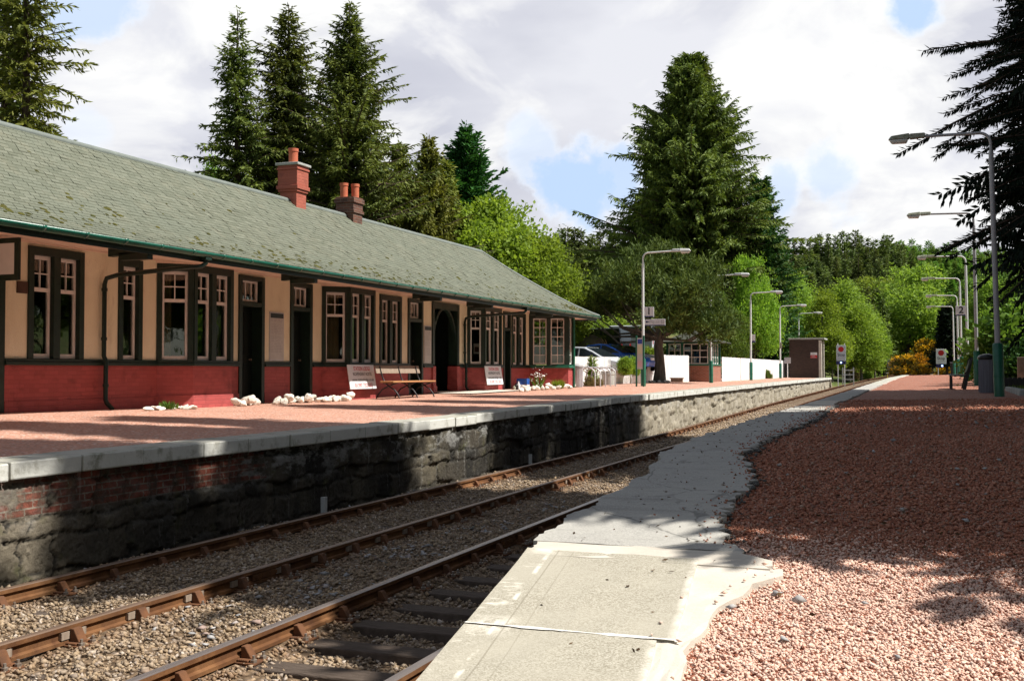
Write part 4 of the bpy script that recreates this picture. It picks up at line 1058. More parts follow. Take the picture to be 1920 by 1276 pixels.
roof = npmesh('roof', Vn, 'slate', sb)
m = MB()                                                     # boarding under the slates
tt = np.linspace(0, 1, 12)
for e0, e1, r0, r1 in (((EX, EY0), (EX, EY1), (RX, R0), (RX, R1)), ((EX, EY1), (2 * RX - EX, EY1), (RX, R1), (RX, R1)), ((2 * RX - EX, EY1), (2 * RX - EX, EY0), (RX, R1), (RX, R0)), ((2 * RX - EX, EY0), (EX, EY0), (RX, R0), (RX, R0))):
    for a, b in zip(tt[:-1], tt[1:]):
        L = lambda e, r_, t: (e[0] + (r_[0] - e[0]) * t, e[1] + (r_[1] - e[1]) * t, roof_z(t) - .03)
        m.face([L(e0, r0, a), L(e1, r1, a), L(e1, r1, b), L(e0, r0, b)])
m.build('roof_boarding', 'dark', sb)
m = MB(); m.tube([(RX, R0 - .1, RZ - .02), (RX, R1 + .05, RZ - .02)], .085, 10)
for sg in (0, 1):
    pts = []
    for t in np.linspace(0, 1, 10):
        ex = EX if sg == 0 else 2 * RX - EX
        pts.append((ex + (RX - ex) * t, EY1 + (R1 - EY1) * t, roof_z(t) + .015))
    m.tube(pts, .05, 6)
m.build('ridge_cap', pmat('ridgelead', (.19, .215, .195), (.15, .17, .155), .6, .3, 4, bs=20, bump=.3), sb, smooth=True)
# moss cushions
mm = MB(); rg = random.Random(5); P = []
for cl in range(75):
    cy, t0 = rg.uniform(9, 43), abs(rg.gauss(0, 1)) * .13 + .05
    if cy < 17 and rg.random() < .4: continue
    for k in range(rg.randint(2, 9)):
        P.append((cy + rg.gauss(0, .6), t0 + rg.gauss(0, .035), rg.uniform(.02, .048) * (1.25 if k == 0 else 1)))
for k in range(60): P.append((rg.uniform(10, 41), rg.uniform(.1, .8), rg.uniform(.02, .05)))
for y, t, s_ in P:
    if not .01 < t < .9 or y > EY1 - (EY1 - R1) * t - .1: continue
    x = EX + (RX - EX) * t; z = roof_z(t) + .02; i = len(mm.v); n = 7
    a = rg.uniform(0, 6); sy = rg.uniform(1.2, 2.0)
    slope = (roof_z(t + .02) - roof_z(t)) / ((RX - EX) * .02)
    for rr, hh in ((1, 0), (.75, .5), (.3, .75)):
        for q in range(n):
            al = a + 6.283 * q / n; k = rg.uniform(.75, 1.2)
            dx, dy = math.cos(al) * s_ * rr * k, math.sin(al) * s_ * rr * k * sy
            mm.v.append((x + dx, y + dy, z + slope * dx + hh * s_ * .55))
    for j in range(2):
        for q in range(n): mm.f.append((i + j * n + q, i + j * n + (q + 1) % n, i + (j + 1) * n + (q + 1) % n, i + (j + 1) * n + q)); mm.m.append(0)
    mm.f.append(tuple(i + 2 * n + q for q in range(n))); mm.m.append(0)
mo = mm.build('moss', 'moss', sb, smooth=True); mo['kind'] = 'stuff'
# soffit, fascia, gutter, beam ends
m = MB()
for x0, z0, x1, z1 in ((WX - .1, 4.235, -13.95, 4.13), (-13.95, 4.13, EX - .1, 4.00)):
    m.face([(x0, EY0 + .1, z0), (x0, EY1 - .1, z0), (x1, EY1 - .1, z1), (x1, EY0 + .1, z1)])
m.box(WX, WX + .05, EY0 + .2, Y_END, 4.19, 4.225)
m.face([(-17.6, EY1 - 1.2, 4.20), (-17.6, EY1 - .1, 4.0), (EX - .1, EY1 - .1, 4.0), (WX, EY1 - 1.2, 4.20)])
m.build('soffit', 'soffit', sb)
m = MB(); m.box(EX - .11, EX - .075, EY0, EY1 - .05, 3.945, 4.12); m.box(2 * RX - EX, EX - .11, EY1 - .11, EY1 - .075, 3.945, 4.12); m.build('fascia', DARK, sb)
m = MB()
def half_round(mb, p0, p1, r, out):
    n = 10; P0, P1 = Vector(p0), Vector(p1); i = len(mb.v)
    for p in (P0, P1):
        for k in range(n + 1):
            a = math.pi * k / n
            mb.v.append(tuple(p + Vector(out) * (math.cos(a) * r) - Vector((0, 0, 1)) * math.sin(a) * r))
    for k in range(n): mb.f.append((i + k, i + k + 1, i + n + 2 + k, i + n + 1 + k)); mb.m.append(0)
half_round(m, (EX - .005, EY0, 4.115), (EX - .005, EY1, 4.115), .088, (1, 0, 0)); half_round(m, (EX, EY1 + .005, 4.115), (2 * RX - EX, EY1 + .005, 4.115), .075, (0, 1, 0))
y = EY0 + .5
while y < EY1:
    half_round(m, (EX - .005, y, 4.118), (EX - .005, y + .07, 4.118), .098, (1, 0, 0)); y += .92
o = m.build('gutter', 'gutter', sb, smooth=True); sm = o.modifiers.new('s', 'SOLIDIFY'); sm.thickness = .008
for y in (b1[3] + .12, b2[3] + .1, Yw(800), Yw(938) - .6, 15.9, 9.0):
    m = MB(); m.extrude([(EX - .13, y - .07, 3.99), (-13.6, y - .07, 3.93), (-13.6, y - .07, 4.08), (EX - .13, y - .07, 4.0)], (0, .14, 0)); m.box(EX - .75, EX - .12, y - .07, y + .07, 3.86, 3.99)
    m.build('beam_end', DARK, sb, bevel=.01)
# downpipes with raking arm from the gutter
for yg, yw, zt_ in ((Yof(387, EX), Yof(194, -14.93), 3.72), (Yof(988, EX), Yof(871, -14.93), 3.72)):
    m = MB(); xg = EX - .03; r_ = .045
    m.tube([(xg, yg, 4.05), (xg, yg, 3.92), (xg - .05, yg - .06, 3.86), (xg - .2, yg - .2, 3.84), (-14.75, yw + .16, zt_ + .05), (-14.90, yw + .03, zt_ - .02), (-14.92, yw, zt_ - .14), (-14.92, yw, 2.2), (-14.87, yw, 2.1), (-14.87, yw, 1.36), (-14.83, yw, 1.28), (-14.70, yw, 1.17)], r_, 10)
    for z in (3.45, 2.5, 1.6): m.lathe((-14.92 if z > 2.2 else -14.87, yw, z), [(.058, 0), (.058, .06)], 10)
    m.box(xg - .07, xg + .07, yg - .09, yg + .09, 3.98, 4.10)
    m.build('downpipe', 'trim', sb, smooth=True)
# chimneys
def chimney(u, w1, w2, parts, pots, mat, cap):
    yc = Yof(u, RX); m = MB()
    for z0, z1, k in parts: m.box(RX - w1 / 2 - k, RX + w1 / 2 + k, yc - w2 / 2 - k, yc + w2 / 2 + k, z0, z1)
    c = m.build('chimney', mat, sb, bevel=.008)
    if cap:
        m = MB(); m.box(RX - w1 / 2 - .10, RX + w1 / 2 + .10, yc - w2 / 2 - .10, yc + w2 / 2 + .10, parts[-1][1], parts[-1][1] + .07); m.build('chimney_cap', 'stonecap', c, bevel=.012)
    for dx, dy, zb, h, r_ in pots:
        m = MB(); m.lathe((RX + dx, yc + dy, zb), [(r_ * .98, 0), (r_, h - .09), (r_ * 1.12, h - .085), (r_ * 1.12, h), (r_ * .85, h), (r_ * .8, h - .25)], 20); m.build('chimney_pot', 'redpot', c, smooth=True)
chimney(548, .52, .50, [(6.2, 6.78, 0), (6.78, 6.85, .04), (6.85, 6.95, .075), (6.95, 7.38, .045), (7.38, 7.44, .07), (7.44, 7.5, .045)], [(0, 0, 7.56, .44, .125)], 'brickred', True)
chimney(654, .58, .56, [(6.0, 6.62, 0), (6.62, 6.70, .04), (6.70, 6.92, .01), (6.92, 7.06, .05), (7.06, 7.10, .02)], [(-.13, -.1, 7.09, .45, .115), (.13, .12, 7.09, .44, .115)], 'brickold', False)
# ---- boards on the wall
def notice(u0, u1, label, nrows, seed):
    y0, y1 = Yw(u0), Yw(u1); z0, z1 = 2.15, 3.35; t = thing('notice_board', (WX, (y0 + y1) / 2, z0), label, 'notice board', 'timetable boards on the station wall')
    m = MB(); m.box(WX - .005, WX + .02, y0, y1, z0, z1); m.build('backing', 'galv', t, bevel=.006)
    m = MB(); m.box(WX + .0205, WX + .024, y0 + .03, y1 - .03, z0 + .04, z1 - .03); m.build('poster', 'paper', t)
    m = MB(); m.box(WX + .0245, WX + .026, y0 + .035, y1 - .035, z1 - .15, z1 - .035); m.build('heading', 'cast', t)
    m = MB(); rg = random.Random(seed); z = z1 - .2
    while z > z0 + .2:
        y = y0 + .07
        while y < y1 - .12:
            l = rg.uniform(.05, .16); l = min(l, y1 - .07 - y); m.box(WX + .0245, WX + .0255, y, y + l, z, z + .014); y += l + rg.uniform(.02, .06)
        z -= .038 if rg.random() < .8 else .07
    m.build('text_line', 'poleshade', t)['kind'] = 'stuff'
notice(504, 531, 'tall narrow timetable poster on the cream wall between two dark doors', 26, 1)
notice(794.5, 808, 'tall pale poster beside the arched porch behind the bench', 22, 2)
t = thing('name_plaque', (WX, Yw(40), 3.3), 'small dark brown wooden plaque on the wall beside the paired window', 'plaque')
m = MB(); m.box(WX - .005, WX + .03, Yw(29), Yw(49), 3.28, 3.49); m.build('plaque_board', 'brownstone', t, bevel=.01)
t = thing('hanging_sign', (-14.6, Yw(12), 3.4), 'black framed board on a bracket above the door, cut by the frame edge', 'sign')
m = MB(); yy_ = Yof(13, -14.4); m.box(-14.95, -14.15, yy_ - .03, yy_ + .03, 3.42, 4.13); m.build('board', DARK, t, bevel=.01)
m = MB(); m.box(-14.88, -14.24, yy_ - .034, yy_ - .031, 3.52, 4.04); m.build('panel', 'signwhite', t)
t = thing('poster', (BAYX, b3[0] + .2, 2.6), 'small printed poster behind the glass of the farthest canted bay', 'poster')
fr_ = ((WX, b3[0]), ((BAYX - WX) / math.hypot(BAYX - WX, b3[1] - b3[0]), (b3[1] - b3[0]) / math.hypot(BAYX - WX, b3[1] - b3[0])), ((b3[1] - b3[0]) / math.hypot(BAYX - WX, b3[1] - b3[0]), -(BAYX - WX) / math.hypot(BAYX - WX, b3[1] - b3[0])))
m = MB(); m.obox(fr_, .24, .46, 2.5, 2.86, -.13, -.125); m.build('sheet', 'paper', t)
m = MB(); m.obox(fr_, .28, .42, 2.56, 2.74, -.1245, -.123); m.build('picture', 'brownstone', t)
# hostel boards leaning on the bay plinths
def hostel(y0, y1, x, zb, label):
    zc_, w_, h_ = zb, y1 - y0, .66
    t = thing('hostel_sign', (x, (y0 + y1) / 2, zb), label, 'sign', 'white hostel boards leaning on the bays')
    m = MB(); m.box(-w_ / 2, w_ / 2, -.012, .012, 0, h_); b = m.build('board', 'signwhite', None, bevel=.005); b.parent = t
    for s_, z, sz, mt, wd, bd in (('STATION LODGE', .545, .155, 'redink', .62, .002), ('INDEPENDENT HOSTEL', .40, .13, 'ink', .72, .0), ('www.stationlodge.co.uk', .25, .115, 'ink', .82, 0), ('01397 732 333', .095, .15, 'redink', .66, .001)):
        text_mesh(s_, sz, 'lettering', mt, b, (0.03, -.0135, z), (R(90), 0, 0), .001, wd * w_ , bd)
    t.rotation_euler = (R(-9), 0, R(90)); return t
hostel(Yof(655, -14.3), Yof(704, -14.3), -14.27, 1.42, 'white painted hostel board leaning on the middle bay beside the bench')
hostel(Yof(912, -14.3), Yof(942, -14.3), -14.27, 1.42, 'white painted hostel board leaning on the farthest canted bay')
# ================================================================== PLATFORM FURNITURE
def lamp_proto(h, arm, mats, moss):
    """post with green sleeve, bent arm along +x, lantern on its end"""
    t = thing('lamp_post', (0, 0, 0), 'x', 'lamp post')
    m = MB(); m.lathe((0, 0, -.1), [(.115, 0), (.115, 1.28), (.10, 1.31), (.07, 1.32)], 16); m.lathe((0, 0, .42), [(.122, 0), (.122, .05)], 16); m.build('sleeve', 'green', t, smooth=True)
    m = MB(); pts = [(0, 0, 1.1), (0, 0, h * .55), (0, 0, h - .85)]; rad = [.062, .06, .056]
    m.tube(pts + [(0, 0, h - .55)], rad + [.055], 12)
    q = [(0, 0, h - .56), (0, 0, h - .35)]
    for k in range(1, 7):
        a = k / 6 * R(84); q.append((.26 * (1 - math.cos(a)), 0, h - .35 + .26 * math.sin(a)))
    q.append((arm - .55, 0, h - .09 + .02 * arm)); m.tube(q, .036, 10); m.build('pole', mats[0], t, smooth=True)
    m = MB(); x0, x1, zc_ = arm - .62, arm + .22, h - .065 + .02 * arm
    m.hexa([(x0, -.06, zc_ - .06), (x0 + .35, -.10, zc_ - .07), (x0 + .35, .10, zc_ - .07), (x0, .06, zc_ - .06), (x0, -.045, zc_ + .06), (x0 + .35, -.07, zc_ + .06), (x0 + .35, .07, zc_ + .06), (x0, .045, zc_ + .06)])
    m.hexa([(x0 + .352, -.12, zc_ - .06), (x1, -.09, zc_ - .05), (x1, .09, zc_ - .05), (x0 + .352, .12, zc_ - .06), (x0 + .352, -.075, zc_ + .075), (x1 - .07, -.05, zc_ + .045), (x1 - .07, .05, zc_ + .045), (x0 + .352, .075, zc_ + .075)])
    hd = m.build('lantern', moss, t, bevel=.025)
    m = MB(); m.hexa([(x0 + .42, -.07, zc_ - .16), (x1 - .08, -.06, zc_ - .15), (x1 - .08, .06, zc_ - .15), (x0 + .42, .07, zc_ - .16), (x0 + .38, -.11, zc_ - .062), (x1 - .02, -.085, zc_ - .052), (x1 - .02, .085, zc_ - .052), (x0 + .38, .11, zc_ - .062)])
    m.build('lens', 'lens', hd, bevel=.03)
    return t
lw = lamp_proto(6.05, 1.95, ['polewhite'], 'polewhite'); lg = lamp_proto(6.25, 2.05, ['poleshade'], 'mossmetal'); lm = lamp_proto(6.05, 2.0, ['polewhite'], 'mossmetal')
LL = []
def lamp(pr, u, d, label, flip, zf, group, tilt=0):
    x, y = at(u, d); o = instance(pr, (x, y, zf(x, y)), R(180) if flip else 0, 1, label, group)
    o.rotation_euler = (0, R(tilt), R(180) if flip else 0); LL.append(o); return o
gl, gr = 'lamp posts along the left platform', 'lamp posts along the right platform'
for u, d, l in ((1206, 49.7, 'white lamp post carrying the platform one board and the way out sign'), (1333, 62, 'white lamp post in front of the brick hut with loudspeakers below the pine'),
                (1408, 76, 'white lamp post with a small boxed sign halfway along the white fence'), (1463, 92, 'white lamp post beside the grey square sign at the fence end'), (1498, 104, 'white lamp post in front of the dark brick shelter')):
    lamp(lw, u, d, l, False, lambda x, y: zl(x, y), gl)
for k, (u, d, l) in enumerate(((1873, 25.8, 'tall grey lamp post with thick dark green sleeve in front of the dark spruce'), (1832, 39.6, 'lamp post hidden behind the round bin with its lantern poking out of the spruce'),
                (1815, 53.4, 'white lamp post standing behind the dark bench'), (1803, 67, 'white lamp post carrying the platform two board'), (1797, 82.6, 'slim white lamp post right behind the platform two board'), (1789, 97, 'farthest lamp post of the right platform near the gorse'))):
    lamp(lg if k < 2 else lm, u, d, l, True, lambda x, y: zr(x, y), gr, tilt=1.2 if k == 0 else .6)
for o in (lw, lg, lm):
    for c in list(o.children_recursive): bpy.data.objects.remove(c)
    bpy.data.objects.remove(o)
def board(name, x, y, z, w, h, label, cat, base='signshade', band='navy', bandh=.12, txt=None, size=.3, tw=None, mat='ink'):
    """flat sign facing down the platform towards the camera; z is its bottom edge"""
    t = thing(name, (x, y, z), label, cat)
    m = MB(); m.box(x - w / 2, x + w / 2, y - .02, y + .02, z, z + h); b = m.build('panel', base, t, bevel=.006)
    if band: m = MB(); m.box(x - w / 2 + .003, x + w / 2 - .003, y - .023, y - .0205, z, z + h * bandh); m.build('band', band, t)
    if txt:
        text_mesh(txt, size, 'lettering', mat, t, (0, -.0225, h * (.5 + bandh / 2)), (R(90), 0, 0), .001, tw, .022 * size)
    return t
x, y = at(1206, 49.7); y -= .09
board('platform_number_sign', x + .075 + .22, y, zat(595, 49.7), .44, .46, 'white platform number board reading 1 above the way out sign', 'sign', 'signwhite', 'navy', .12, '1', .42)
t = board('way_out_sign', x + .085 + .47, y, zat(611, 49.7), .94, .30, 'long way out sign with arrow under the platform one board', 'sign', 'signwhite', 'navy', .14)
text_mesh('Way out', .21, 'lettering', 'poleshade', t, (-.02, -.0225, .18), (R(90), 0, 0), .001, .48)
m = MB(); X0, Z0 = x + .085 + .05, zat(611, 49.7) + .18
m.extrude([(X0, y - .0215, Z0), (X0 + .08, y - .0215, Z0 + .06), (X0 + .08, y - .0215, Z0 - .06)][::-1], (0, -.002, 0)); m.box(X0 + .08, X0 + .15, y - .0235, y - .0215, Z0 - .018, Z0 + .018); m.build('arrow', 'navy', t)
m = MB(); X0 = x + .085 + .75; m.box(X0, X0 + .15, y - .0225, y - .021, Z0 - .075, Z0 + .075); m.build('emblem_ground', 'poleshade', t)
m = MB()
for dz in (-.02, .02): m.box(X0 + .015, X0 + .135, y - .0245, y - .0228, Z0 + dz - .008, Z0 + dz + .008)
m.extrude([(X0 + .05, y - .0228, Z0 - .05), (X0 + .07, y - .0228, Z0 - .05), (X0 + .11, y - .0228, Z0), (X0 + .09, y - .0228, Z0)], (0, -.0015, 0)); m.extrude([(X0 + .04, y - .0228, Z0), (X0 + .06, y - .0228, Z0), (X0 + .10, y - .0228, Z0 + .05), (X0 + .08, y - .0228, Z0 + .05)], (0, -.0015, 0))
m.build('emblem', 'signwhite', t)
x, y = at(1803, 66.6); board('platform_number_sign', x - .0, y - .1, zat(592, 66.6), .62, .60, 'white platform number board reading 2 on the right platform lamp', 'sign', 'signwhite', 'navy', .12, '2', .55)
x, y = at(1410.5, 75.8); board('lamp_sign', x + .1, y - .09, zat(642, 75.8), .22, .55, 'small upright boxed sign on the middle lamp post of the fence', 'sign', 'signwhite', 'navy', .22)
x, y = at(1464.5, 91.8); board('lamp_sign', x, y - .09, zat(653, 91.8), .16, .5, 'small narrow sign on the lamp post by the grey square sign', 'sign', 'mossmetal', None)
t = thing('loudspeaker', (*at(1334, 61.8), zat(630, 61.8)), 'small white loudspeaker pair strapped to the lamp post by the hut', 'loudspeaker')
x, y = at(1334, 61.8); z = zat(630, 61.8); m = MB(); m.tube([(x + .05, y - .08, z + .35), (x + .18, y - .2, z + .33)], [.08, .14], 14); m.tube([(x + .05, y - .08, z + .12), (x + .2, y - .02, z + .10)], [.08, .14], 14); m.build('horn', 'polewhite', t); m = MB(); m.box(x - .09, x + .16, y - .1, y - .06, z - .12, z - .02); m.build('plate', 'navy', t)
# stop boards
def stop(u, d, ytop, ybot, wpx, posts, label, lx, zf, lit=.5):
    x, y = at(u, d); w = wpx * d / F; z1, z0 = zat(ytop, d), zat(ybot, d); h = z1 - z0; t = thing('stop_sign', (x, y, z0), label, 'stop sign', 'stop boards at the platform ends')
    m = MB(); m.box(x - w / 2, x + w / 2, y - .02, y + .02, z0 + h * .2, z1); m.build('panel', 'signshade' if lx else 'signwhite', t, bevel=.015)
    m = MB(); m.lathe((0, 0, 0), [(w * .29, 0), (w * .29, .004)], 28); o = m.build('disc', 'red', None); o.parent = t; o.location = (0, -.0215, h * .79); o.rotation_euler = (R(90), 0, 0)
    text_mesh('Stop', w * .42, 'lettering', 'ink', t, (0, -.0225, h * .50), (R(90), 0, 0), .001, w * .74, .004)
    m = MB()
    for k in range(4): m.box(x - w * (.38 - .05 * (k % 2)), x + w * (.38 - .06 * (k % 3 == 1)), y - .0225, y - .0205, z0 + h * (.385 - .04 * k), z0 + h * (.385 - .04 * k) + h * .012)
    m.build('text_line', 'poleshade', t)
    m = MB(); m.box(x - w / 2, x + w * .5 * (1 if lx else .2), y - .10, y + .02, z0, z0 + h * .18); bx = m.build('light_box', 'navy', t, bevel=.01)
    m = MB(); m.lathe((0, 0, 0), [(w * .10, 0), (w * .08, .03), (w * .02, .04)], 14); o = m.build('blue_light', 'led', None); o.parent = bx; o.location = (w * (0 if lx else .10), -.101, h * .10); o.rotation_euler = (R(90), 0, 0)
    for dx, top in posts:
        m = MB(); m.tube([(x + dx * w, y + .05, zf(x, y) - .2), (x + dx * w, y + .05, z1 + top)], .035, 8); m.build('post', 'galv', t)
stop(1577, 92, 647, 683, 17.2, ((-.34, .17), (.36, .17)), 'stop board tinted as if shaded, on two posts at the end of the left platform', 1, lambda x, y: .8)
stop(1764.5, 108, 654, 689, 18, ((-.30, 0),), 'white stop board in front of the yellow gorse', 0, lambda x, y: 1.3)
# benches
def bench_left():
    x = -13.75; y0, y1 = Yof(723, x), Yof(815, x); z = zl(x, (y0 + y1) / 2); t = thing('park_bench', (x, (y0 + y1) / 2, z), 'long bench with orange seat plank and curly iron legs before the dark door', 'bench')
    y1 = y0 + 2.75
    m = MB(); m.box(x - .18, x + .24, y0, y1, z + .43, z + .475); m.build('seat', 'wood', t, bevel=.012)
    m = MB(); m.hexa([(x - .30, y0, z + .68), (x - .265, y0, z + .68), (x - .265, y1, z + .68), (x - .30, y1, z + .68), (x - .36, y0, z + .90), (x - .325, y0, z + .90), (x - .325, y1, z + .90), (x - .36, y1, z + .90)]); m.build('backrest', 'greywood', t, bevel=.01)
    for k in range(3):
        y = y0 + .25 + k * (y1 - y0 - .5) / 2; m = MB()
        def arc(pts): m.tube(pts, .019, 8)
        arc([(x - .40 + .0, y, z), (x - .34, y, z + .12), (x - .22, y, z + .25), (x - .02, y, z + .34), (x + .15, y, z + .40), (x + .22, y, z + .425)])
        arc([(x + .30, y, z), (x + .26, y, z + .10), (x + .16, y, z + .22), (x + .0, y, z + .32), (x - .14, y, z + .42), (x - .22, y, z + .58), (x - .27, y, z + .74), (x - .312, y, z + .88)])
        arc([(x - .2, y, z + .42), (x + .23, y, z + .42)])
        m.build('iron_frame', 'cast', t, smooth=True)
bench_left()
def bench_right():
    X0, Y0 = at(1815, 33.5); z = zr(X0, Y0); t = thing('park_bench', (X0, Y0, z), 'dark silhouetted bench between the lamp sleeves on the right platform', 'bench')
    Y1 = Y0 + 1.9
    m = MB(); m.box(X0 - .52, X0 - .05, Y0, Y1, z + .38, z + .43); m.build('seat', 'black', t, bevel=.01)
    m = MB(); m.hexa([(X0 - .06, Y0, z + .5), (X0 - .02, Y0, z + .5), (X0 - .02, Y1, z + .5), (X0 - .06, Y1, z + .5), (X0 + .10, Y0, z + .92), (X0 + .14, Y0, z + .92), (X0 + .14, Y1, z + .92), (X0 + .10, Y1, z + .92)]); m.build('backrest', 'black', t, bevel=.01)
    for y in (Y0 + .05, Y1 - .1):
        m = MB(); m.hexa([(X0 - .16, y, z - .02), (X0 - .06, y, z - .02), (X0 - .06, y + .05, z - .02), (X0 - .16, y + .05, z - .02), (X0 + .06, y, z + .95), (X0 + .15, y, z + .95), (X0 + .15, y + .05, z + .95), (X0 + .06, y + .05, z + .95)])
        m.box(X0 - .50, X0 - .44, y, y + .05, z - .02, z + .375); m.build('leg', 'black', t)
bench_right()
# bins
def bin_(u, d, r, h, wall, lid, label, zf):
    x, y = at(u, d); z = zf(x, y); t = thing('litter_bin', (x, y, z), label, 'litter bin')
    m = MB(); m.lathe((x, y, z - .03), [(r * .92, 0), (r * .95, h * .86), (r * .97, h * .88), (r * .88, h * .89)], 28); m.build('drum', wall, t, smooth=True)
    m = MB()
    for k in range(18):
        a = k * 6.283 / 18; m.box(x + r * .975 * math.cos(a) - .012, x + r * .975 * math.cos(a) + .012, y + r * .975 * math.sin(a) - .012, y + r * .975 * math.sin(a) + .012, z, z + h * .85)
    m.build('slatted_cage', wall, t)
    m = MB(); m.lathe((x, y, z + h * .86), [(r * .5, 0), (r * 1.12, .01), (r * 1.14, .06), (r * .95, .11), (r * .3, .15), (.01, .155)], 28); m.build('lid', lid, t, smooth=True)
bin_(1850, 29.5, .205, 1.0, 'greywall', 'black', 'round slatted grey bin with black domed lid beside the thick lamp sleeve', lambda x, y: zr(x, y))
bin_(1083, 45.5, .21, .93, 'binlight', 'poleshade', 'pale round bin at the corner of the station building', zl)
# cycle hoops
x, y = at(1096, 46.2)
for k in range(5):
    X0, Y0 = x + .05 * k, y + .1 + k * .62; z = zl(X0, Y0); t = thing('cycle_hoop', (X0, Y0, z), f'pale metal cycle hoop, {("nearest the bin", "second from the bin", "middle one of the row", "fourth from the bin", "farthest from the bin")[k]}', 'cycle stand', 'row of metal cycle hoops')
    m = MB(); q = [(X0 - .42, Y0, z - .1), (X0 - .42, Y0, z + .55)]
    for i in range(1, 8): a = math.pi * i / 8; q.append((X0 - .42 * math.cos(a) * 1, Y0, z + .55 + .26 * math.sin(a)))
    q += [(X0 + .42, Y0, z + .55), (X0 + .42, Y0, z - .1)]; m.tube(q, .027, 10); m.build('hoop', 'galv', t, smooth=True)
# stone planter
x, y = at(1140, 51.5); z = zl(x, y) - .05; t = thing('stone_planter', (x, y, z), 'round weathered stone planter beside the cycle hoops', 'planter')
m = MB(); m.lathe((x, y, z), [(.30, 0), (.31, .5), (.33, .52), (.33, .68), (.26, .68), (.25, .6)], 22); m.build('tub', 'stonecap', t, smooth=True)
# white board wall, picket fence, board fence
def pale_fence(name, pts, h, label, cat, board_w=.145, gap=.004, picket=False, mat='fence', top=None):
    t = thing(name, (pts[0][0], pts[0][1], zl(*pts[0]) if pts[0][1] < 101 else 1.2), label, cat); mb = MB(); rl = MB(); ps = MB(); rg = random.Random(len(label))
    for (x0, y0), (x1, y1) in zip(pts[:-1], pts[1:]):
        a = Vector((x0, y0)); d = Vector((x1 - x0, y1 - y0)); ln = d.length; d.normalize(); n = Vector((d.y, -d.x)); fr = ((x0, y0), tuple(d), tuple(n)); s = 0
        while s < ln - .02:
            w_ = min(board_w, ln - s); p = a + d * s; z = zl(p.x, p.y); hh = h + rg.uniform(-.012, .012); o = rg.uniform(0, .006)
            if picket:
                P = lambda q, oo, zz: (p.x + d.x * q + n.x * oo, p.y + d.y * q + n.y * oo, zz)
                f = [P(0, 0, z - .05), P(w_, 0, z - .05), P(w_, 0, z + hh - .07), P(w_ / 2, 0, z + hh), P(0, 0, z + hh - .07)]
                mb.extrude(f, (n.x * .02, n.y * .02, 0))
            else: mb.obox(fr, s, s + w_, z - .08, z + hh, o, o + .022)
            s += board_w + gap
        for zr_ in (.3, h - .35):
            z = zl(x0, y0); rl.obox(fr, 0, ln, z + zr_, z + zr_ + .09, -.055, -.002)
        s = 0
        while s < ln: z = zl(x0, y0); ps.obox(fr, s, s + .09, z - .2, z + h - .06, -.15, -.057); s += 2.4
    mb.build('boards' if not picket else 'pickets', mat, t); rl.build('rail', mat, t); ps.build('post', mat, t); return t
x0, y0 = at(1068, 50.6); x1, y1 = at(1139, 52.4)
pale_fence('board_fence', [(x0, y0), (x1, y1)], 1.27, 'short white board wall beside the station building corner', 'fence')
pk0, pk1 = at(1128, 52.9), at(1186, 56.5)
x, y = pk0; fp = pale_fence('picket_fence', [pk0, pk1], 1.25, 'white picket fence panel with pointed pales and a bush growing through', 'fence', .075, .085, True)
g0, g1 = at(1186, 56.2), at(1197, 56.2)
tg = thing('gate_pillar', (*g0, zl(*g0)), 'white panelled gate end beside the picket fence', 'gate'); m = MB(); x, y = g0
m.box(x - .04, x + .06, y - .05, y + .05, zl(x, y) - .1, zl(x, y) + 1.28); m.box(x + .06, x + .42, y - .02, y + .02, zl(x, y) + .02, zl(x, y) + .42); m.box(x + .42, x + .54, y - .05, y + .05, zl(x, y) - .1, zl(x, y) + 1.28); m.build('frame', 'fence', tg); m = MB(); m.box(x + .06, x + .42, y - .012, y + .012, zl(x, y) + .42, zl(x, y) + 1.2); m.build('panel', 'galv', tg)
fa, fb = at(1204, 61.2), at(1291, 64.9)
pale_fence('board_fence', [fa, fb], 1.52, 'white vertical board fence behind the pine trunk, shaded in patches', 'fence')
fc, fd, fe = at(1353, 69), at(1440, 90), at(1486, 105)
pale_fence('board_fence', [fc, fd, fe], 1.5, 'long white board fence between the brick hut and the dark shelter', 'fence')
# info board
x, y = at(1200, 48.6); z = zl(x, y); t = thing('information_board', (x, y, z), 'upright poster board in a green frame just left of the lamp post', 'information board')
m = MB()
for dx in (-.16, .16): m.box(x + dx - .035, x + dx + .035, y - .035, y + .035, z - .1, z + 2.22)
m.build('post', 'green', t, bevel=.006); m = MB(); m.box(x - .124, x + .124, y - .02, y + .02, z + .75, z + 2.12); m.build('panel', 'paper', t)
for z0, z1, mt in ((1.86, 2.06, 'navy'), (1.42, 1.8, 'yellow'), (.85, 1.12, 'redpot')): m = MB(); m.box(x - .10, x + .10, y - .0225, y - .0205, z + z0, z + z1); m.build('printed_panel', pmat('print' + mt, {'navy': (.05, .08, .35), 'yellow': (.62, .58, .40), 'redpot': (.62, .42, .45)}[mt], None), t)
# timber trough by the fence
x, y = at(1269, 62.6); z = zl(x, y); t = thing('wooden_trough', (x, y, z), 'low weathered wooden trough against the white board fence', 'trough'); m = MB(); m.box(x - .33, x + .33, y - .15, y + .15, z, z + .2); m.box(x - .38, x + .38, y - .18, y + .18, z + .2, z + .25); m.build('box', 'greywood', t, bevel=.01)
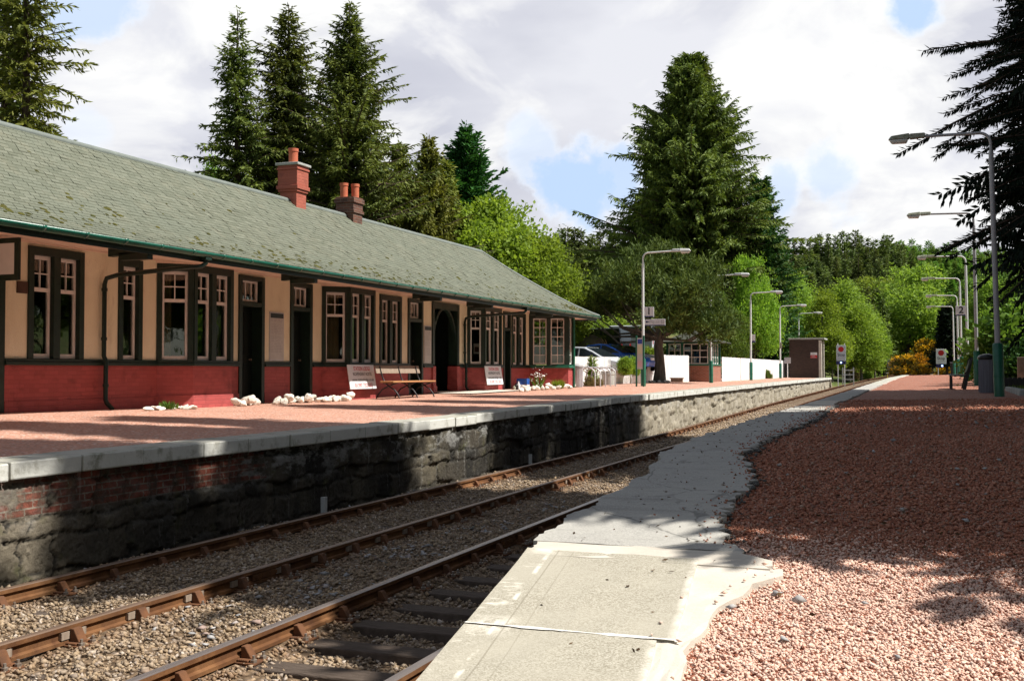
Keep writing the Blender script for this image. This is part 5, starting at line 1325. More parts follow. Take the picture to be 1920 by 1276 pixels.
# ---- brick hut
hx1, hy0 = at(1335, 65.5); hw, hd = 2.75, 2.9; hx0 = hx1 - hw; z = zl(hx1, hy0) - .05
t = thing('signal_hut', (hx1 - hw / 2, hy0 + hd / 2, z), 'small brick hut with green posts and white paned windows between the fences', 'hut')
m = MB(); m.box(hx0, hx1, hy0, hy0 + hd, z, z + 1.0); m.build('brick_base', 'brickhut', t)
m = MB(); m.box(hx0 - .05, hx1 + .05, hy0 - .05, hy0 + hd + .05, z + 1.0, z + 1.09); m.build('sill', 'green', t, bevel=.01)
m = MB(); zt = z + 2.32
for (a, b) in ((hx0, hy0), (hx1 - .22, hy0), (hx0, hy0 + hd - .12), (hx1 - .12, hy0 + hd - .12), (hx0 + .9, hy0), (hx1 - .12, hy0 + .75), (hx1 - .12, hy0 + 1.5), (hx1 - .12, hy0 + 2.2)): m.box(a, a + (.22 if a == hx1 - .22 else .12), b, b + .12, z + 1.09, zt)
m.box(hx0, hx1, hy0 + .001, hy0 + .10, zt, zt + .12); m.box(hx1 - .10, hx1 - .001, hy0 + .1, hy0 + hd, zt, zt + .12); m.build('frame', 'green', t, bevel=.008)
def hutwin(a0, a1, cols, rows, along):
    m = MB(); fr = ((a0, hy0), (1, 0), (0, -1)) if along == 'x' else ((hx1, a0), (0, 1), (1, 0)); w_ = a1 - a0; zb, zz = z + 1.10, zt - .01
    m.obox(fr, 0, .05, zb, zz, -.08, -.03); m.obox(fr, w_ - .05, w_, zb, zz, -.08, -.03); m.obox(fr, .05, w_ - .05, zb, zb + .06, -.08, -.03); m.obox(fr, .05, w_ - .05, zz - .05, zz, -.08, -.03)
    for k in range(1, cols): c = w_ * k / cols; m.obox(fr, c - .022, c + .022, zb + .06, zz - .05, -.075, -.035)
    for k in range(1, rows): c = zb + (zz - zb) * k / rows; m.obox(fr, .05, w_ - .05, c - .02, c + .02, -.073, -.037)
    w = m.build('window', 'white', t); g = MB(); P = (lambda s_, q: (a0 + s_, hy0 + .055, q)) if along == 'x' else (lambda s_, q: (hx1 - .055, a0 + s_, q))
    g.face([P(.03, zb), P(w_ - .03, zb), P(w_ - .03, zz), P(.03, zz)]); g.build('pane', 'glass', w)
hutwin(hx0 + .14, hx0 + .88, 2, 3, 'x'); hutwin(hx0 + 1.04, hx1 - .23, 3, 3, 'x')
for a in (.14, .88, 1.63): hutwin(hy0 + a, hy0 + a + .58, 1, 3, 'y')
m = MB(); m.box(hx0 + 1.6, hx0 + 2.0, hy0 + .5, hy0 + .52, z + 1.1, z + 1.95); m.build('blue_screen', pmat('bluescreen', (.03, .12, .32), (.02, .08, .22)), t)
m = MB(); m.box(hx0 + .1, hx1 - .3, hy0 + hd - .2, hy0 + hd - .1, z + 1.0, zt); m.build('back_wall', 'greywall', t)
m = MB(); cx, cy_ = hx1 - hw / 2, hy0 + hd / 2; e = .55; b = [(hx0 - e, hy0 - e), (hx1 + e, hy0 - e), (hx1 + e, hy0 + hd + e), (hx0 - e, hy0 + hd + e)]
lv = [(1, 0), (.62, .22), (.30, .52), (.04, .82)]
for (s0, h0), (s1, h1) in zip(lv[:-1], lv[1:]):
    for k in range(4):
        p, q = b[k], b[(k + 1) % 4]; L = lambda c, s_, h_: (cx + (c[0] - cx) * s_, cy_ + (c[1] - cy_) * s_, zt + .10 + h_)
        m.face([L(p, s0, h0), L(q, s0, h0), L(q, s1, h1), L(p, s1, h1)])
m.face([(c[0], c[1], zt + .08) for c in b[::-1]])
for k in range(4):
    p, q = b[k], b[(k + 1) % 4]; m.face([(*p, zt + .04), (*q, zt + .04), (*q, zt + .105), (*p, zt + .105)])
rf = m.build('roof', pmat('hutslate', (.045, .048, .036), (.075, .08, .062), .8, .2, 3, bs=14, bump=.5), t)
m = MB(); m.lathe((cx, cy_, zt + .88), [(.07, 0), (.09, .12), (.03, .2), (.05, .3), (.01, .42)], 10); m.build('finial', 'stonecap', rf)
# ---- dark brick shelter at the far end
sx1, sy0 = at(1540, 97.5); sw_ = 2.75; z = zl(sx1, 97) - .05; t = thing('brick_shelter', (sx1 - sw_ / 2, sy0 + .5, z), 'dark flat roofed brick shelter near the far end of the left platform', 'shelter'); hS = zat(636, 97.5) - z
m = MB(); m.box(sx1 - sw_, sx1 - .001, sy0, sy0 + .22, z, z + hS); m.box(sx1 - sw_, sx1 - sw_ + .22, sy0 + .22, sy0 + 2.9, z, z + hS); m.box(sx1 - sw_, sx1 - .2, sy0 + 2.68, sy0 + 2.9, z, z + hS); m.build('brick_wall', 'brickshed', t)
m = MB(); m.box(sx1 - .22, sx1 + .02, sy0 - .02, sy0 + .4, z, z + hS - .08); m.build('pier', 'cement', t); m = MB(); m.box(sx1 - .22, sx1 + .02, sy0 + 2.3, sy0 + 2.7, z, z + hS - .08); m.build('pier', 'cement', t)
m = MB(); m.box(sx1 - sw_ - .1, sx1 + .28, sy0 - .1, sy0 + 3.0, z + hS, z + hS + .14); m.build('roof_slab', 'stonecap', t, bevel=.01)
t = thing('warning_notice', (*at(1525, 97.3), 3), 'small red and white notice on the dark shelter wall', 'notice'); x, _ = at(1525, 97.3); y = sy0
m = MB(); zz = zat(671, 97.4); m.box(x - .28, x + .28, y - .02, y - .001, zz, zz + .5); m.build('panel', 'signwhite', t); m = MB(); m.box(x - .275, x + .275, y - .0235, y - .0205, zz + .005, zz + .27); m.build('red_half', 'red', t)
m = MB()
for k in range(3): m.box(x - .2, x + .2 - .06 * k, y - .0255, y - .024, zz + .06 + .06 * k, zz + .09 + .06 * k); m.box(x - .2, x + .16 - .05 * k, y - .0255, y - .0205, zz + .31 + .055 * k, zz + .33 + .055 * k)
m.build('text_line', 'poleshade', t)
x, y = at(1476.5, 95); z = zl(x, y); t = thing('square_sign', (x, y, z), 'blank grey square sign back on a short post by the shrub', 'sign'); zz = zat(681, 95)
m = MB(); m.box(x - .27, x + .27, y - .015, y + .015, zz, zz + .5); m.build('panel', 'poleshade', t, bevel=.01); m = MB(); m.tube([(x, y + .04, z - .1), (x, y + .04, zz + .4)], .035, 8); m.build('post', 'polewhite', t)
# pale gate rails beyond the platform end
x, y = at(1588, 101.5); z = .9; t = thing('rail_barrier', (x, y, z), 'short pale three bar barrier at the end of the left platform', 'barrier'); m = MB()
for k in range(3): m.box(x - .45, x + .6, y - .02 + .05 * k, y + .02 + .05 * k, z + .42 * k + .15, z + .42 * k + .25)
m.build('bar', 'galv', t); m = MB()
for dx in (-.45, .5): m.box(x + dx, x + dx + .1, y + .18, y + .26, z - .5, z + 1.3)
m.build('post', 'galv', t)
# cabinets and marker in the distance
for u, w_, h_, mt, l in ((1670, .85, 1.42, 'poleshade', 'grey trackside cabinet with double doors'), (1683, .75, 1.5, 'greywall', 'dark blue grey trackside cabinet with white end panel')):
    x, y = at(u, 140 + (u > 1680)); z = max(G(x, y), zat(692, 140)) - .1; t = thing('trackside_cabinet', (x, y, z), l, 'cabinet', 'trackside cabinets')
    m = MB(); m.box(x - w_ / 2, x + w_ / 2, y, y + .6, z, z + h_); m.build('case', mt, t, bevel=.02); m = MB(); m.box(x - w_ / 2 - .04, x + w_ / 2 + .04, y - .04, y + .64, z + h_, z + h_ + .06); m.build('lid', 'galv', t)
    m = MB(); m.box(x - .012, x + .012, y - .012, y - .001, z + .1, z + h_ - .1) if u < 1680 else m.box(x + w_ / 2 - .16, x + w_ / 2 - .01, y - .012, y - .001, z + .05, z + h_ - .05); m.build('door_trim', 'signwhite', t)
x, y = at(1663.5, 112); z = tz(y) - .2; t = thing('marker_stake', (x, y, z), 'thin yellow stake standing between the far rails and the platform', 'stake'); m = MB(); m.tube([(x, y, z), (x, y, z + .9)], .035, 8); m.build('stake', 'yellow', t); m = MB(); m.box(x - .12, x + .12, y - .02, y + .02, z + .9, z + .98); m.build('cap_plate', 'white', t)
# kerb, trough and stump beside the right lamp
x, y = at(1905, 27); mb = MB()
for k in range(6):
    t = thing('kerb_stone', (x + .1, y - .6 + k * .9, zr(x, y)), ('rough kerb stone edging the grass, nearest to the camera' if k == 0 else f'rough kerb stone edging the shaded grass, number {k + 1} from the near end of its row'), 'kerb stone', 'rough kerb stones edging the grass')
    m = MB(); zz = zr(x, y); m.hexa([(x + .0, y - .6 + k * .9, zz - .1), (x + .2, y - .6 + k * .9, zz - .1), (x + .22, y + .26 + k * .9, zz - .1), (x + .02, y + .26 + k * .9, zz - .1), (x + .03, y - .58 + k * .9, zz + .12), (x + .2, y - .58 + k * .9, zz + .13), (x + .2, y + .24 + k * .9, zz + .11), (x + .03, y + .24 + k * .9, zz + .12)]); m.build('block', 'stonecap', t, bevel=.03)
    t['label'] = 'rough mossy kerb stone in the row edging the shaded grass beside the thick lamp sleeve'
x, y = at(1902, 33); z = zr(x, y); t = thing('low_trough', (x, y, z), 'dark slatted trough on the grass behind the thick lamp sleeve', 'trough'); m = MB()
for k in range(10): m.box(x - .45 + k * .13, x - .45 + k * .13 + .1, y - .2, y - .17, z, z + .34)
m.box(x - .47, x + .87, y - .165, y + .3, z, z + .3); m.build('slatted_side', 'black', t)
x, y = at(1914, 34.5); z = zr(x, y); t = thing('wooden_post', (x, y, z), 'short brown timber post at the right edge among dark shrubs', 'post'); m = MB(); m.box(x - .1, x + .1, y - .1, y + .1, z - .1, z + .95); m.build('shaft', 'greywood', t, bevel=.01)
x, y = at(1797, 96); z = zr(x, y); t = thing('waste_bin', (x - .25, y + 2, z), 'far dark box bin between the distant lamp posts', 'bin'); m = MB(); m.box(x - .62, x - .1, y + 1.8, y + 2.2, z, z + 1.0); m.build('body', 'black', t, bevel=.02); m = MB(); m.box(x - .66, x - .06, y + 1.76, y + 2.24, z + 1.0, z + 1.12); m.build('lid', 'greywall', t)
# ---- white painted rocks along the building
rr = random.Random(17)
def rock_proto(k):
    g = np.random.default_rng(100 + k); import bmesh
    bm = bmesh.new(); bmesh.ops.create_icosphere(bm, subdivisions=2, radius=1)
    pl = unit(g.normal(size=(9, 3)))
    for v in bm.verts:
        c = np.array(v.co)
        for p in pl:
            d = c @ p - .68
            if d > 0: c = c - p * d * .92
        v.co = c * np.array([1.15, .85, .8]) + g.normal(size=3) * .02
    me = bpy.data.meshes.new('white_rock'); bm.to_mesh(me); bm.free(); me.materials.append(M['rock']); return me
RM = [rock_proto(k) for k in range(6)]
def rocks(u0, u1, x0, x1, n, s0, s1, label, flat=1, yb=None):
    for k in range(n):
        u = u0 + (u1 - u0) * (k + rr.uniform(.1, .9)) / n; x = rr.uniform(x0, x1); y = Yof(u, x); s_ = rr.uniform(s0, s1) * .62
        o = link(bpy.data.objects.new('white_rock', RM[rr.randrange(6)])); up = 0
        if rr.random() < .22 and flat == 1: up = s_ * .6
        o.location = (x, y, zl(x, y) + s_ * .42 * flat + up); o.scale = (s_, s_, s_ * flat); o.rotation_euler = (rr.uniform(-.4, .4), rr.uniform(-.4, .4), rr.uniform(0, 6))
        tag(o, label, 'rock', label.replace('white rock', 'white rocks'))
rocks(276, 366, -14.42, -14.0, 13, .13, .20, 'flat white rock in the low row under the nearest bay', .45)
rocks(440, 480, -14.6, -14.15, 10, .15, .23, 'white rock in the heap by the first dark door')
rocks(514, 588, -14.6, -14.15, 17, .14, .22, 'white rock in the row below the second dark door')
rocks(594, 660, -14.35, -14.0, 16, .14, .22, 'white rock in the heap against the middle bay')
rocks(975, 1075, -13.6, -13.0, 22, .15, .24, 'white rock in the border under the glazed corner bay')
# flat stones, box and pots by the far door
x = -14.0; y = Yof(981, x); z = zl(x, y); t = thing('paint_box', (x, y, z), 'blue and white carton standing by the farthest door', 'box'); m = MB(); m.box(x - .2, x + .2, y - .16, y + .16, z, z + .18); m.build('lower_half', 'signwhite', t); m = MB(); m.box(x - .2, x + .2, y - .16, y + .16, z + .181, z + .40); m.build('upper_half', 'blue', t)
for k, (u, r_, h_) in enumerate(((968, .08, .24), (972, .07, .3), (964, .06, .15))):
    y = Yof(u, x - .1); t = thing('bottle', (x - .1, y, z), ('small dark jar beside the blue carton', 'tall pale bottle beside the blue carton', 'short pot farthest from the blue carton')[k], 'jar'); m = MB(); m.lathe((x - .1, y, z), [(r_, 0), (r_, h_ * .6), (r_ * .4, h_ * .8), (r_ * .4, h_)], 12); m.build('body', ('cast', 'signwhite', 'mossmetal')[k], t, smooth=True)
# ================================================================== CARS behind the white fence
def car(name, x, y, z, rz, paint, label, ln=4.1, wd=1.72, h=1.46, hatch=True, boxy=0):
    t = thing(name, (0, 0, 0), label, 'car')
    L2 = ln / 2
    if boxy: side = [(-L2, .35), (L2, .35), (L2, .95), (L2 - .1, 1.05), (L2 - 1.15, 1.12), (L2 - 1.6, h), (-L2 + .1, h), (-L2, 1.1)]
    else: side = [(-L2 + .05, .25), (L2 - .05, .25), (L2, .5), (L2 - .12, .72), (L2 - .9, .90), (L2 - 1.55, 1.22), (L2 - 2.05, h - .03), (L2 - 2.6, h), (-L2 + .9, h - .06), (-L2 + .25, .98), (-L2, .8)]
    belt = .95 if not boxy else 1.08
    def inset(zz): return 0 if zz <= belt else (.16 if not boxy else .06) * (zz - belt) / (h - belt)
    m = MB(); i = len(m.v)
    for sg in (-1, 1): m.v += [(a, sg * (wd / 2 - inset(b)), b) for a, b in side]
    n = len(side); m.f.append(tuple(i + k for k in range(n - 1, -1, -1)) if False else tuple(i + k for k in range(n))); m.f.append(tuple(i + n + k for k in range(n - 1, -1, -1))); m.m += [0, 0]
    for k in range(n): m.f.append((i + (k + 1) % n, i + k, i + n + k, i + n + (k + 1) % n)); m.m.append(0)
    o = m.build('body', paint, None, bevel=.05, segs=3); o.parent = t
    glass = M['carglass'] if 'carglass' in M else None
    for sg in (-1, 1):
        g = MB()
        if boxy: q = [[(L2 - 1.25, belt + .06), (L2 - 1.68, h - .12), (L2 - 2.45, h - .12), (L2 - 2.45, belt + .06)], [(L2 - 2.55, belt + .06), (L2 - 2.55, h - .12), (-L2 + .9, h - .12), (-L2 + .9, belt + .06)], [(-L2 + .8, belt + .06), (-L2 + .8, h - .12), (-L2 + .2, h - .12), (-L2 + .15, belt + .06)]]
        else: q = [[(L2 - 1.15, belt + .02), (L2 - 1.62, 1.2), (L2 - 2.1, h - .10), (L2 - 2.3, h - .08), (L2 - 2.3, belt + .02)], [(L2 - 2.38, belt + .02), (L2 - 2.38, h - .08), (-L2 + 1.0, h - .13), (-L2 + .55, belt + .06)]]
        for p in q:
            v = [(a, sg * (wd / 2 - inset(b) + .006), b) for a, b in p]; g.face(v if sg > 0 else v[::-1])
        o = g.build('side_window', 'carglass', None); o.parent = t
    for xa, za, xb, zb_, nm in (((L2 - 1.0, .97, L2 - 2.0, h - .06, 'windscreen') if not boxy else (L2 - 1.17, 1.16, L2 - 1.58, h - .06, 'windscreen')), ((-L2 + .27, 1.03, -L2 + .85, h - .10, 'rear_window') if not boxy else (-L2 - .0, 1.2, -L2 + .08, h - .1, 'rear_window'))):
        g = MB(); e = .012 if xa > 0 else -.012
        A, Bv = wd / 2 - inset(za) - .08, wd / 2 - inset(zb_) - .08
        g.face([(xa + e, -A, za + .012), (xa + e, A, za + .012), (xb + e, Bv, zb_ + .02), (xb + e, -Bv, zb_ + .02)]); o = g.build(nm, 'carglass', None); o.parent = t
    for sx in (L2 - .8, -L2 + .8):
        for sy in (-1, 1):
            w = MB(); w.lathe((0, 0, 0), [(.20, 0), (.30, .0), (.32, .03), (.32, .17), (.30, .2)], 20); o = w.build('wheel', 'tyre', None); o.parent = t; o.location = (sx, sy * (wd / 2 - .18), .32); o.rotation_euler = (R(-90 * sy), 0, 0)
            k = MB(); k.lathe((0, 0, .19), [(.19, 0), (.17, .015), (.05, .02)], 12); r_ = k.build('hub', 'galv', None); r_.parent = o
    for sy in (-1, 1):
        hm = MB(); hm.box(L2 - .14, L2 - .02, sy * .62 - .16, sy * .62 + .16, .58, .72); o = hm.build('headlight', 'signwhite', None); o.parent = t
        hm = MB(); hm.box(-L2 + .0, -L2 + .12, sy * .68 - .1, sy * .68 + .1, .72, .95); o = hm.build('tail_light', 'red', None); o.parent = t
    t.location = (x, y, z); t.rotation_euler = (0, 0, rz); return t
def cgm():
    m, nt, out = newmat('carglass'); p = nd(nt, 'ShaderNodeBsdfPrincipled', {'Base Color': (.012, .018, .022), 'Roughness': .06, 'Specular IOR Level': .7}); nt.links.new(p.outputs[0], out.inputs[0]); return m
M['carglass'] = cgm()
def park(u, d, top, h, **k):
    x, y = at(u, d); return x, y, zat(top, d) - h
for nm, u, d, top, h, rz, paint, lab, kw in (('parked_car', 1110, 55.5, 650, 1.46, -14, 'silver', 'silver hatchback roof showing just above the white board wall', {}),
        ('parked_car', 1150, 58.5, 644.5, 1.46, -16, 'blue', 'bright blue car roof rising behind the silver hatchback', {}),
        ('parked_car', 1172, 62, 646.5, 1.46, -16, 'darkpaint', 'dark car with sloping tail behind the blue car', {}),
        ('pickup_truck', 1112, 67, 616.5, 1.85, 172, 'darkpaint', 'black off road vehicle with big side windows behind the straw mound', {'boxy': 1, 'ln': 4.3}),
        ('parked_van', 1168, 70, 611, 1.9, 176, 'silver', 'pale vehicle half hidden in the shade under the pine', {'boxy': 1, 'ln': 4.4})):
    x, y, z = park(u, d, top, h); car(nm, x, y, z, R(rz), paint, lab, h=h, **kw)
# straw mound (dead cut plants)
x, y = at(1110, 61); z = zat(651, 61); rg_ = np.random.default_rng(9); n = 1500
th = rg_.uniform(0, 6.283, n); ph = rg_.uniform(0, 1.5, n); dirs = np.stack([np.cos(th) * np.sin(ph), np.sin(th) * np.sin(ph) * .8, np.cos(ph) * .8], 1)
Q = diamonds(dirs * [.95, .8, .9] * rg_.uniform(.55, 1, (n, 1)) + [0, 0, .0], np.cross(dirs, rg_.normal(size=(n, 3))) + [0, 0, -.5], np.full(n, .4), np.full(n, .02), rg_)
t = thing('straw_mound', (x, y, z - .1), 'mound of dry straw coloured cut stems above the parked car roofs', 'straw mound'); o = npmesh('stems', Q, 'stick', t)
m = MB(); m.lathe((x, y, z - 1.6), [(1.0, 0), (.85, 1.6), (.55, 2.05), (.1, 2.3)], 14); m.build('core', 'dirtbank', t)
# ================================================================== TREES
def spruce_tree(label, u, d, ytop, seed, r, wide=1, group=None, leafm='spruce', h=None, xy=None, rz=0, name='spruce_tree', **k):
    if xy: x, y = xy; g = G(x, y) - .1
    else: x, y = at(u, d); g = G(x, y) - .1
    if h is None: h = zat(ytop, d) - g
    q, tr, br = conifer(seed, h, r, **k)
    t = tree(name, q, tr, leafm, 'bark', label, 'conifer', group, br); t.location = (x, y, g); t.rotation_euler = (0, 0, rz); return t
# tall spruces behind the building
FN = dict(spray=.46, width=.05, step=.17, jit=.17, hang=.55)
spruce_tree('tall spruce with a drooping open crown, leftmost of the three behind the chimneys', 442, 56, 14, 1, 3.4, whorl=.42, nb=11, irregular=.42, droop=.45, elev0=-.2, power=.75, **FN)
spruce_tree('tall dense spruce standing straight behind the tall red chimney', 537, 58, 3, 2, 4.2, whorl=.36, nb=14, irregular=.36, droop=.4, power=.75, **FN)
spruce_tree('broad tall spruce with long upswept limbs behind the brown chimney', 655, 57, 2, 3, 5.7, whorl=.38, nb=14, irregular=.42, elev0=.05, elev1=.8, droop=.2, power=.8, **FN)
spruce_tree('loose tall spruce at the left edge of the view above the roof', 44, 44, -190, 4, 2.5, base=.12, whorl=.5, nb=9, irregular=.45, droop=.5, leafm='golden', power=.5, **FN)
spruce_tree('dark dense spruce cut by the left edge of the view', 2, 47, -160, 14, 2.4, base=.1, whorl=.5, nb=9, irregular=.3, droop=.4, power=.5, **FN)
spruce_tree('short spruce filling the gap below the two left spruces', 490, 60, 215, 15, 3.6, whorl=.4, nb=8, irregular=.3, leafm='golden', **FN)
spruce_tree('short spruce between the two chimneys', 600, 62, 160, 16, 3.0, whorl=.4, nb=8, irregular=.3, **FN)
spruce_tree('short bushy spruce right of the brown chimney', 708, 60, 250, 17, 3.4, whorl=.38, nb=8, irregular=.3, leafm='golden', **FN)
for k, (u, d, top, r) in enumerate(((748, 61, 268, 2.2), (803, 60, 254, 2.4), (775, 58, 330, 2.4), (835, 63, 300, 2.0))):
    spruce_tree(('golden green drooping cypress, the slim left one of the clump', 'golden green drooping cypress, the tallest of the clump beside the dark one', 'low golden green cypress in front of its clump', 'slim golden green cypress touching the dark feathery one')[k], u, d, top, 20 + k, r, whorl=.26, nb=10, irregular=.3, spray=.42, width=.06, step=.14, leafm='golden', droop=.2, elev0=.25, elev1=1.0, hang=.9, power=.6, name='cypress_tree', group='golden cypresses')
spruce_tree('dark green feathery cypress rising behind the bright deciduous tree', 872, 66, 236, 25, 3.7, whorl=.28, nb=11, irregular=.28, spray=.55, width=.07, step=.16, leafm='cypress', droop=.05, elev0=.2, elev1=.9, hang=.0, power=.7, name='cypress_tree')
# big conifer in the middle distance with twin leaders
bt = spruce_tree('huge broad conifer with twin tips standing behind the pine', 1296, 108, 98, 30, 9.9, base=.26, whorl=.34, nb=25, irregular=.28, spray=.85, width=.085, droop=.22, elev0=-.05, elev1=.8, power=.74, step=.22, jit=.24, hang=.6)
q, tr, br = conifer(31, 6.2, 1.6, base=.1, whorl=.36, nb=8, spray=.5, width=.06); V_ = q + np.array([1.3, .2, zat(98, 108) - bt.location.z - 6.1]); c = npmesh('second_leader', V_, 'spruce'); c.parent = bt
spruce_tree('dark narrow cypress tucked behind the right flank of the huge conifer', 1428, 106, 335, 32, 3.6, whorl=.34, nb=10, irregular=.25, spray=.6, width=.09, step=.2, leafm='cypress', droop=.1, elev0=.2, elev1=.9, power=.5, name='cypress_tree')
# dark spruces to the right (some beyond the frame, they shade the platforms)
q1, tr, br = conifer(40, 25, 4.0, base=.2, whorl=.21, nb=17, irregular=.26, spray=.31, width=.021, step=.062, droop=.6, hang=1.5, power=.45, elev0=.02, elev1=.45, crowd=3, jit=.26, zmax=11.5)
q2, _, br2 = conifer(41, 25, 4.0, base=.46, whorl=.4, nb=14, irregular=.3, spray=.6, width=.06, step=.2, droop=.5, hang=.8, power=.45, elev0=.02, elev1=.45, jit=.2)
q3, _, _2 = conifer(42, 25, 3.0, base=.19, whorl=.3, nb=20, irregular=.25, spray=.5, width=.05, step=.13, droop=.6, hang=1.4, power=.4, elev0=-.05, elev1=.4, crowd=2, jit=.3, zmax=12)
i_ = len(br.v); br.v += br2.v; br.f += [tuple(a + i_ for a in f) for f in br2.f]; br.m += br2.m
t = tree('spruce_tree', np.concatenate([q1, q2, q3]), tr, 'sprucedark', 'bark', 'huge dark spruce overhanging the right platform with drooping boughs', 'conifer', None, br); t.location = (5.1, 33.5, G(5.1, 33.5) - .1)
def shade_tree(x, y, h, r, seed, label, **k):
    d = dict(base=.12, whorl=.55, nb=9, irregular=.3, spray=.8, width=.12, droop=.4, step=.3, power=.75); d.update(k)
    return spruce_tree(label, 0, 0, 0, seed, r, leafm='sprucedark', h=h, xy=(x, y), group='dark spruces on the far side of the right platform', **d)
shade_tree(8.6, 25.2, 31, 3.7, 41, 'dark spruce to the right of the platform, just nearer than the overhanging one', power=.6)
shade_tree(9.6, 29.6, 31, 3.6, 44, 'dark spruce standing behind the overhanging spruce, farther from the platform', power=.6)
shade_tree(8.5, 18.2, 30, 2.5, 47, 'slim dark spruce third from the foot of the platform ramp', power=.6)
shade_tree(6.8, 15.4, 28, 3.3, 42, 'dark spruce beside the platform ramp, second from its foot', power=.65)
shade_tree(7.2, 12.5, 27, 4.8, 43, 'dark spruce beside the foot of the platform ramp', power=1.0, nb=11, base=.28)
shade_tree(5.6, 9.9, 13, 3.2, 45, 'small dark spruce at the very foot of the platform ramp', power=.7)
# Scots pine beside the fence
def lobes_pine(rng):
    L = []
    for a, r_, z, s_ in ((0, 0, 4.9, 1.9), (.4, 1.7, 4.3, 1.7), (1.5, 1.6, 4.7, 1.5), (2.6, 2.0, 3.9, 1.7), (3.4, 2.6, 3.7, 1.4), (4.3, 2.0, 4.2, 1.6), (5.4, 2.4, 3.6, 1.6), (.1, 2.5, 2.6, 1.3), (6.0, 2.9, 2.2, 1.0), (5.6, 1.8, 2.5, 1.1), (3.1, 3.5, 3.3, 1.1), (1.9, 3.0, 3.1, 1.4), (4.9, 3.3, 2.9, 1.2)):
        L.append((math.cos(a) * r_, math.sin(a) * r_, z, s_, s_, s_ * .62))
    return L
rng_ = np.random.default_rng(50); Lp = lobes_pine(rng_)
q, C_ = broadleaf(50, Lp, 1500, 36, .26, spread=.14, up=.9, shell=.3, narrow=.20)
tb = MB(); tb.tube([(0, 0, -.2), (.04, 0, .6), (-.05, .05, 1.6), (.1, 0, 2.6), (.0, .1, 3.8), (.1, 0, 5)], [.36, .25, .22, .19, .13, .05], 11)
bb = MB(); limbs(bb, C_, (0, 0, 1.9), rng_, 20, .085); limbs(bb, C_, (.1, 0, 3.0), rng_, 16, .07)
x, y = at(1236, 60.3); g = zl(x, y); s_ = (zat(452, 60.3) - g) / 6.1
t = tree('pine_tree', q, tb, 'pine', 'barkgrey', 'spreading Scots pine with bare leaning trunk in front of the white fence', 'pine', None, bb); t.location = (x, y, g); t.scale = (s_ * .90, s_ * .90, s_)
for k in range(9):
    o = link(bpy.data.objects.new('white_rock', RM[k % 6])); a = k * .7; o.location = (x + .5 * math.cos(a) + .1, y - .3 + .35 * math.sin(a) - .2, g + .06); o.scale = (.14, .13, .1); o.rotation_euler = (0, 0, k)
    tag(o, 'grey white rock in the ring round the pine trunk', 'rock', 'rocks round the pine trunk')
# broadleaved prototypes (10 m tall)
def bl_proto(seed, kind):
    rg_ = np.random.default_rng(seed); L = []
    if kind == 'round':
        L = [(0, 0, 6.4, 2.6, 2.6, 3.2)] + [(math.cos(a) * 2.2, math.sin(a) * 2.2, rg_.uniform(3.2, 6.2), rg_.uniform(1.3, 2.0), rg_.uniform(1.3, 2.0), rg_.uniform(1.2, 1.9)) for a in np.linspace(0, 5.6, 8)] + [(rg_.normal() * .8, rg_.normal() * .8, 8.3, 1.4, 1.4, 1.5)]
        n, m_, lf, sp = 1150, 26, .24, .33
    elif kind == 'birch':
        L = [(0, 0, 6.0, 1.9, 1.9, 3.6)] + [(math.cos(a) * 1.7, math.sin(a) * 1.7, rg_.uniform(2.4, 6.5), rg_.uniform(.9, 1.5), rg_.uniform(.9, 1.5), rg_.uniform(1.3, 2.2)) for a in np.linspace(.3, 6, 9)] + [(rg_.normal() * .5, rg_.normal() * .5, 8.6, .9, .9, 1.5)]
        n, m_, lf, sp = 1000, 24, .24, .32
    elif kind == 'shrub':
        L = [(math.cos(a) * 1.8, math.sin(a) * 1.8, rg_.uniform(3, 5), 2.2, 2.2, rg_.uniform(2.6, 3.6)) for a in np.linspace(0, 5.4, 6)] + [(0, 0, 6.5, 2.5, 2.5, 3.2)]
        n, m_, lf, sp = 520, 18, .65, .6
    q, C_ = broadleaf(seed, L, n, m_, lf, spread=sp, up=-.15 if kind == 'birch' else .3, narrow=.6)
    tr = trunk_mb(8.5, .17 if kind != 'shrub' else .08, rg_, .3); bb = MB()
    if kind != 'shrub': limbs(bb, C_, (0, 0, 2.2), rg_, 16, .08); limbs(bb, C_, (0, 0, 4.4), rg_, 12, .06)
    return q, tr, bb
PR = {}
for kind, sd in (('round', 60), ('round', 61), ('birch', 62), ('birch', 63), ('shrub', 64), ('shrub', 65)): PR[(kind, sd)] = bl_proto(sd, kind)
ME = {}
def leafy(kind, sd, leafm, label, u, d, top, wide=1, rz=0, group=None, name='deciduous_tree', cat='tree', bark='barkgrey', base=None):
    key = (kind, sd, leafm)
    if key not in ME:
        q, tr, bb = PR[(kind, sd)]
        t = tree(name, q, tr, leafm, bark, label, cat, None, bb); ME[key] = t; first = True
    else: t = ME[key]; first = False
    x, y = at(u, d); g = (G(x, y) if base is None else base) - .1; s_ = (zat(top, d) - g) / 9.9
    c = t if first else copy_tree(t)
    c.name = name; c.location = (x, y, g); c.rotation_euler = (0, 0, rz); c.scale = (s_ * wide, s_ * wide, s_); c['label'] = label; c['category'] = cat
    if group: c['group'] = group
    elif 'group' in c: del c['group']
    return c
leafy('round', 60, 'fresh', 'broad bright spring green tree behind the station roof end', 925, 63, 368, 1.12, .3)
leafy('round', 61, 'fresh', 'smaller bright green tree low behind the hip of the roof', 1000, 61, 440, 1.0, 2)
leafy('round', 60, 'birch', 'pale olive tree behind the roof corner beside the dark conifers', 1048, 66, 505, .8, 1)
leafy('birch', 62, 'fresh', 'pale twig topped bush showing above the ridge beside the left spruce', 398, 60, 300, .55, 1)
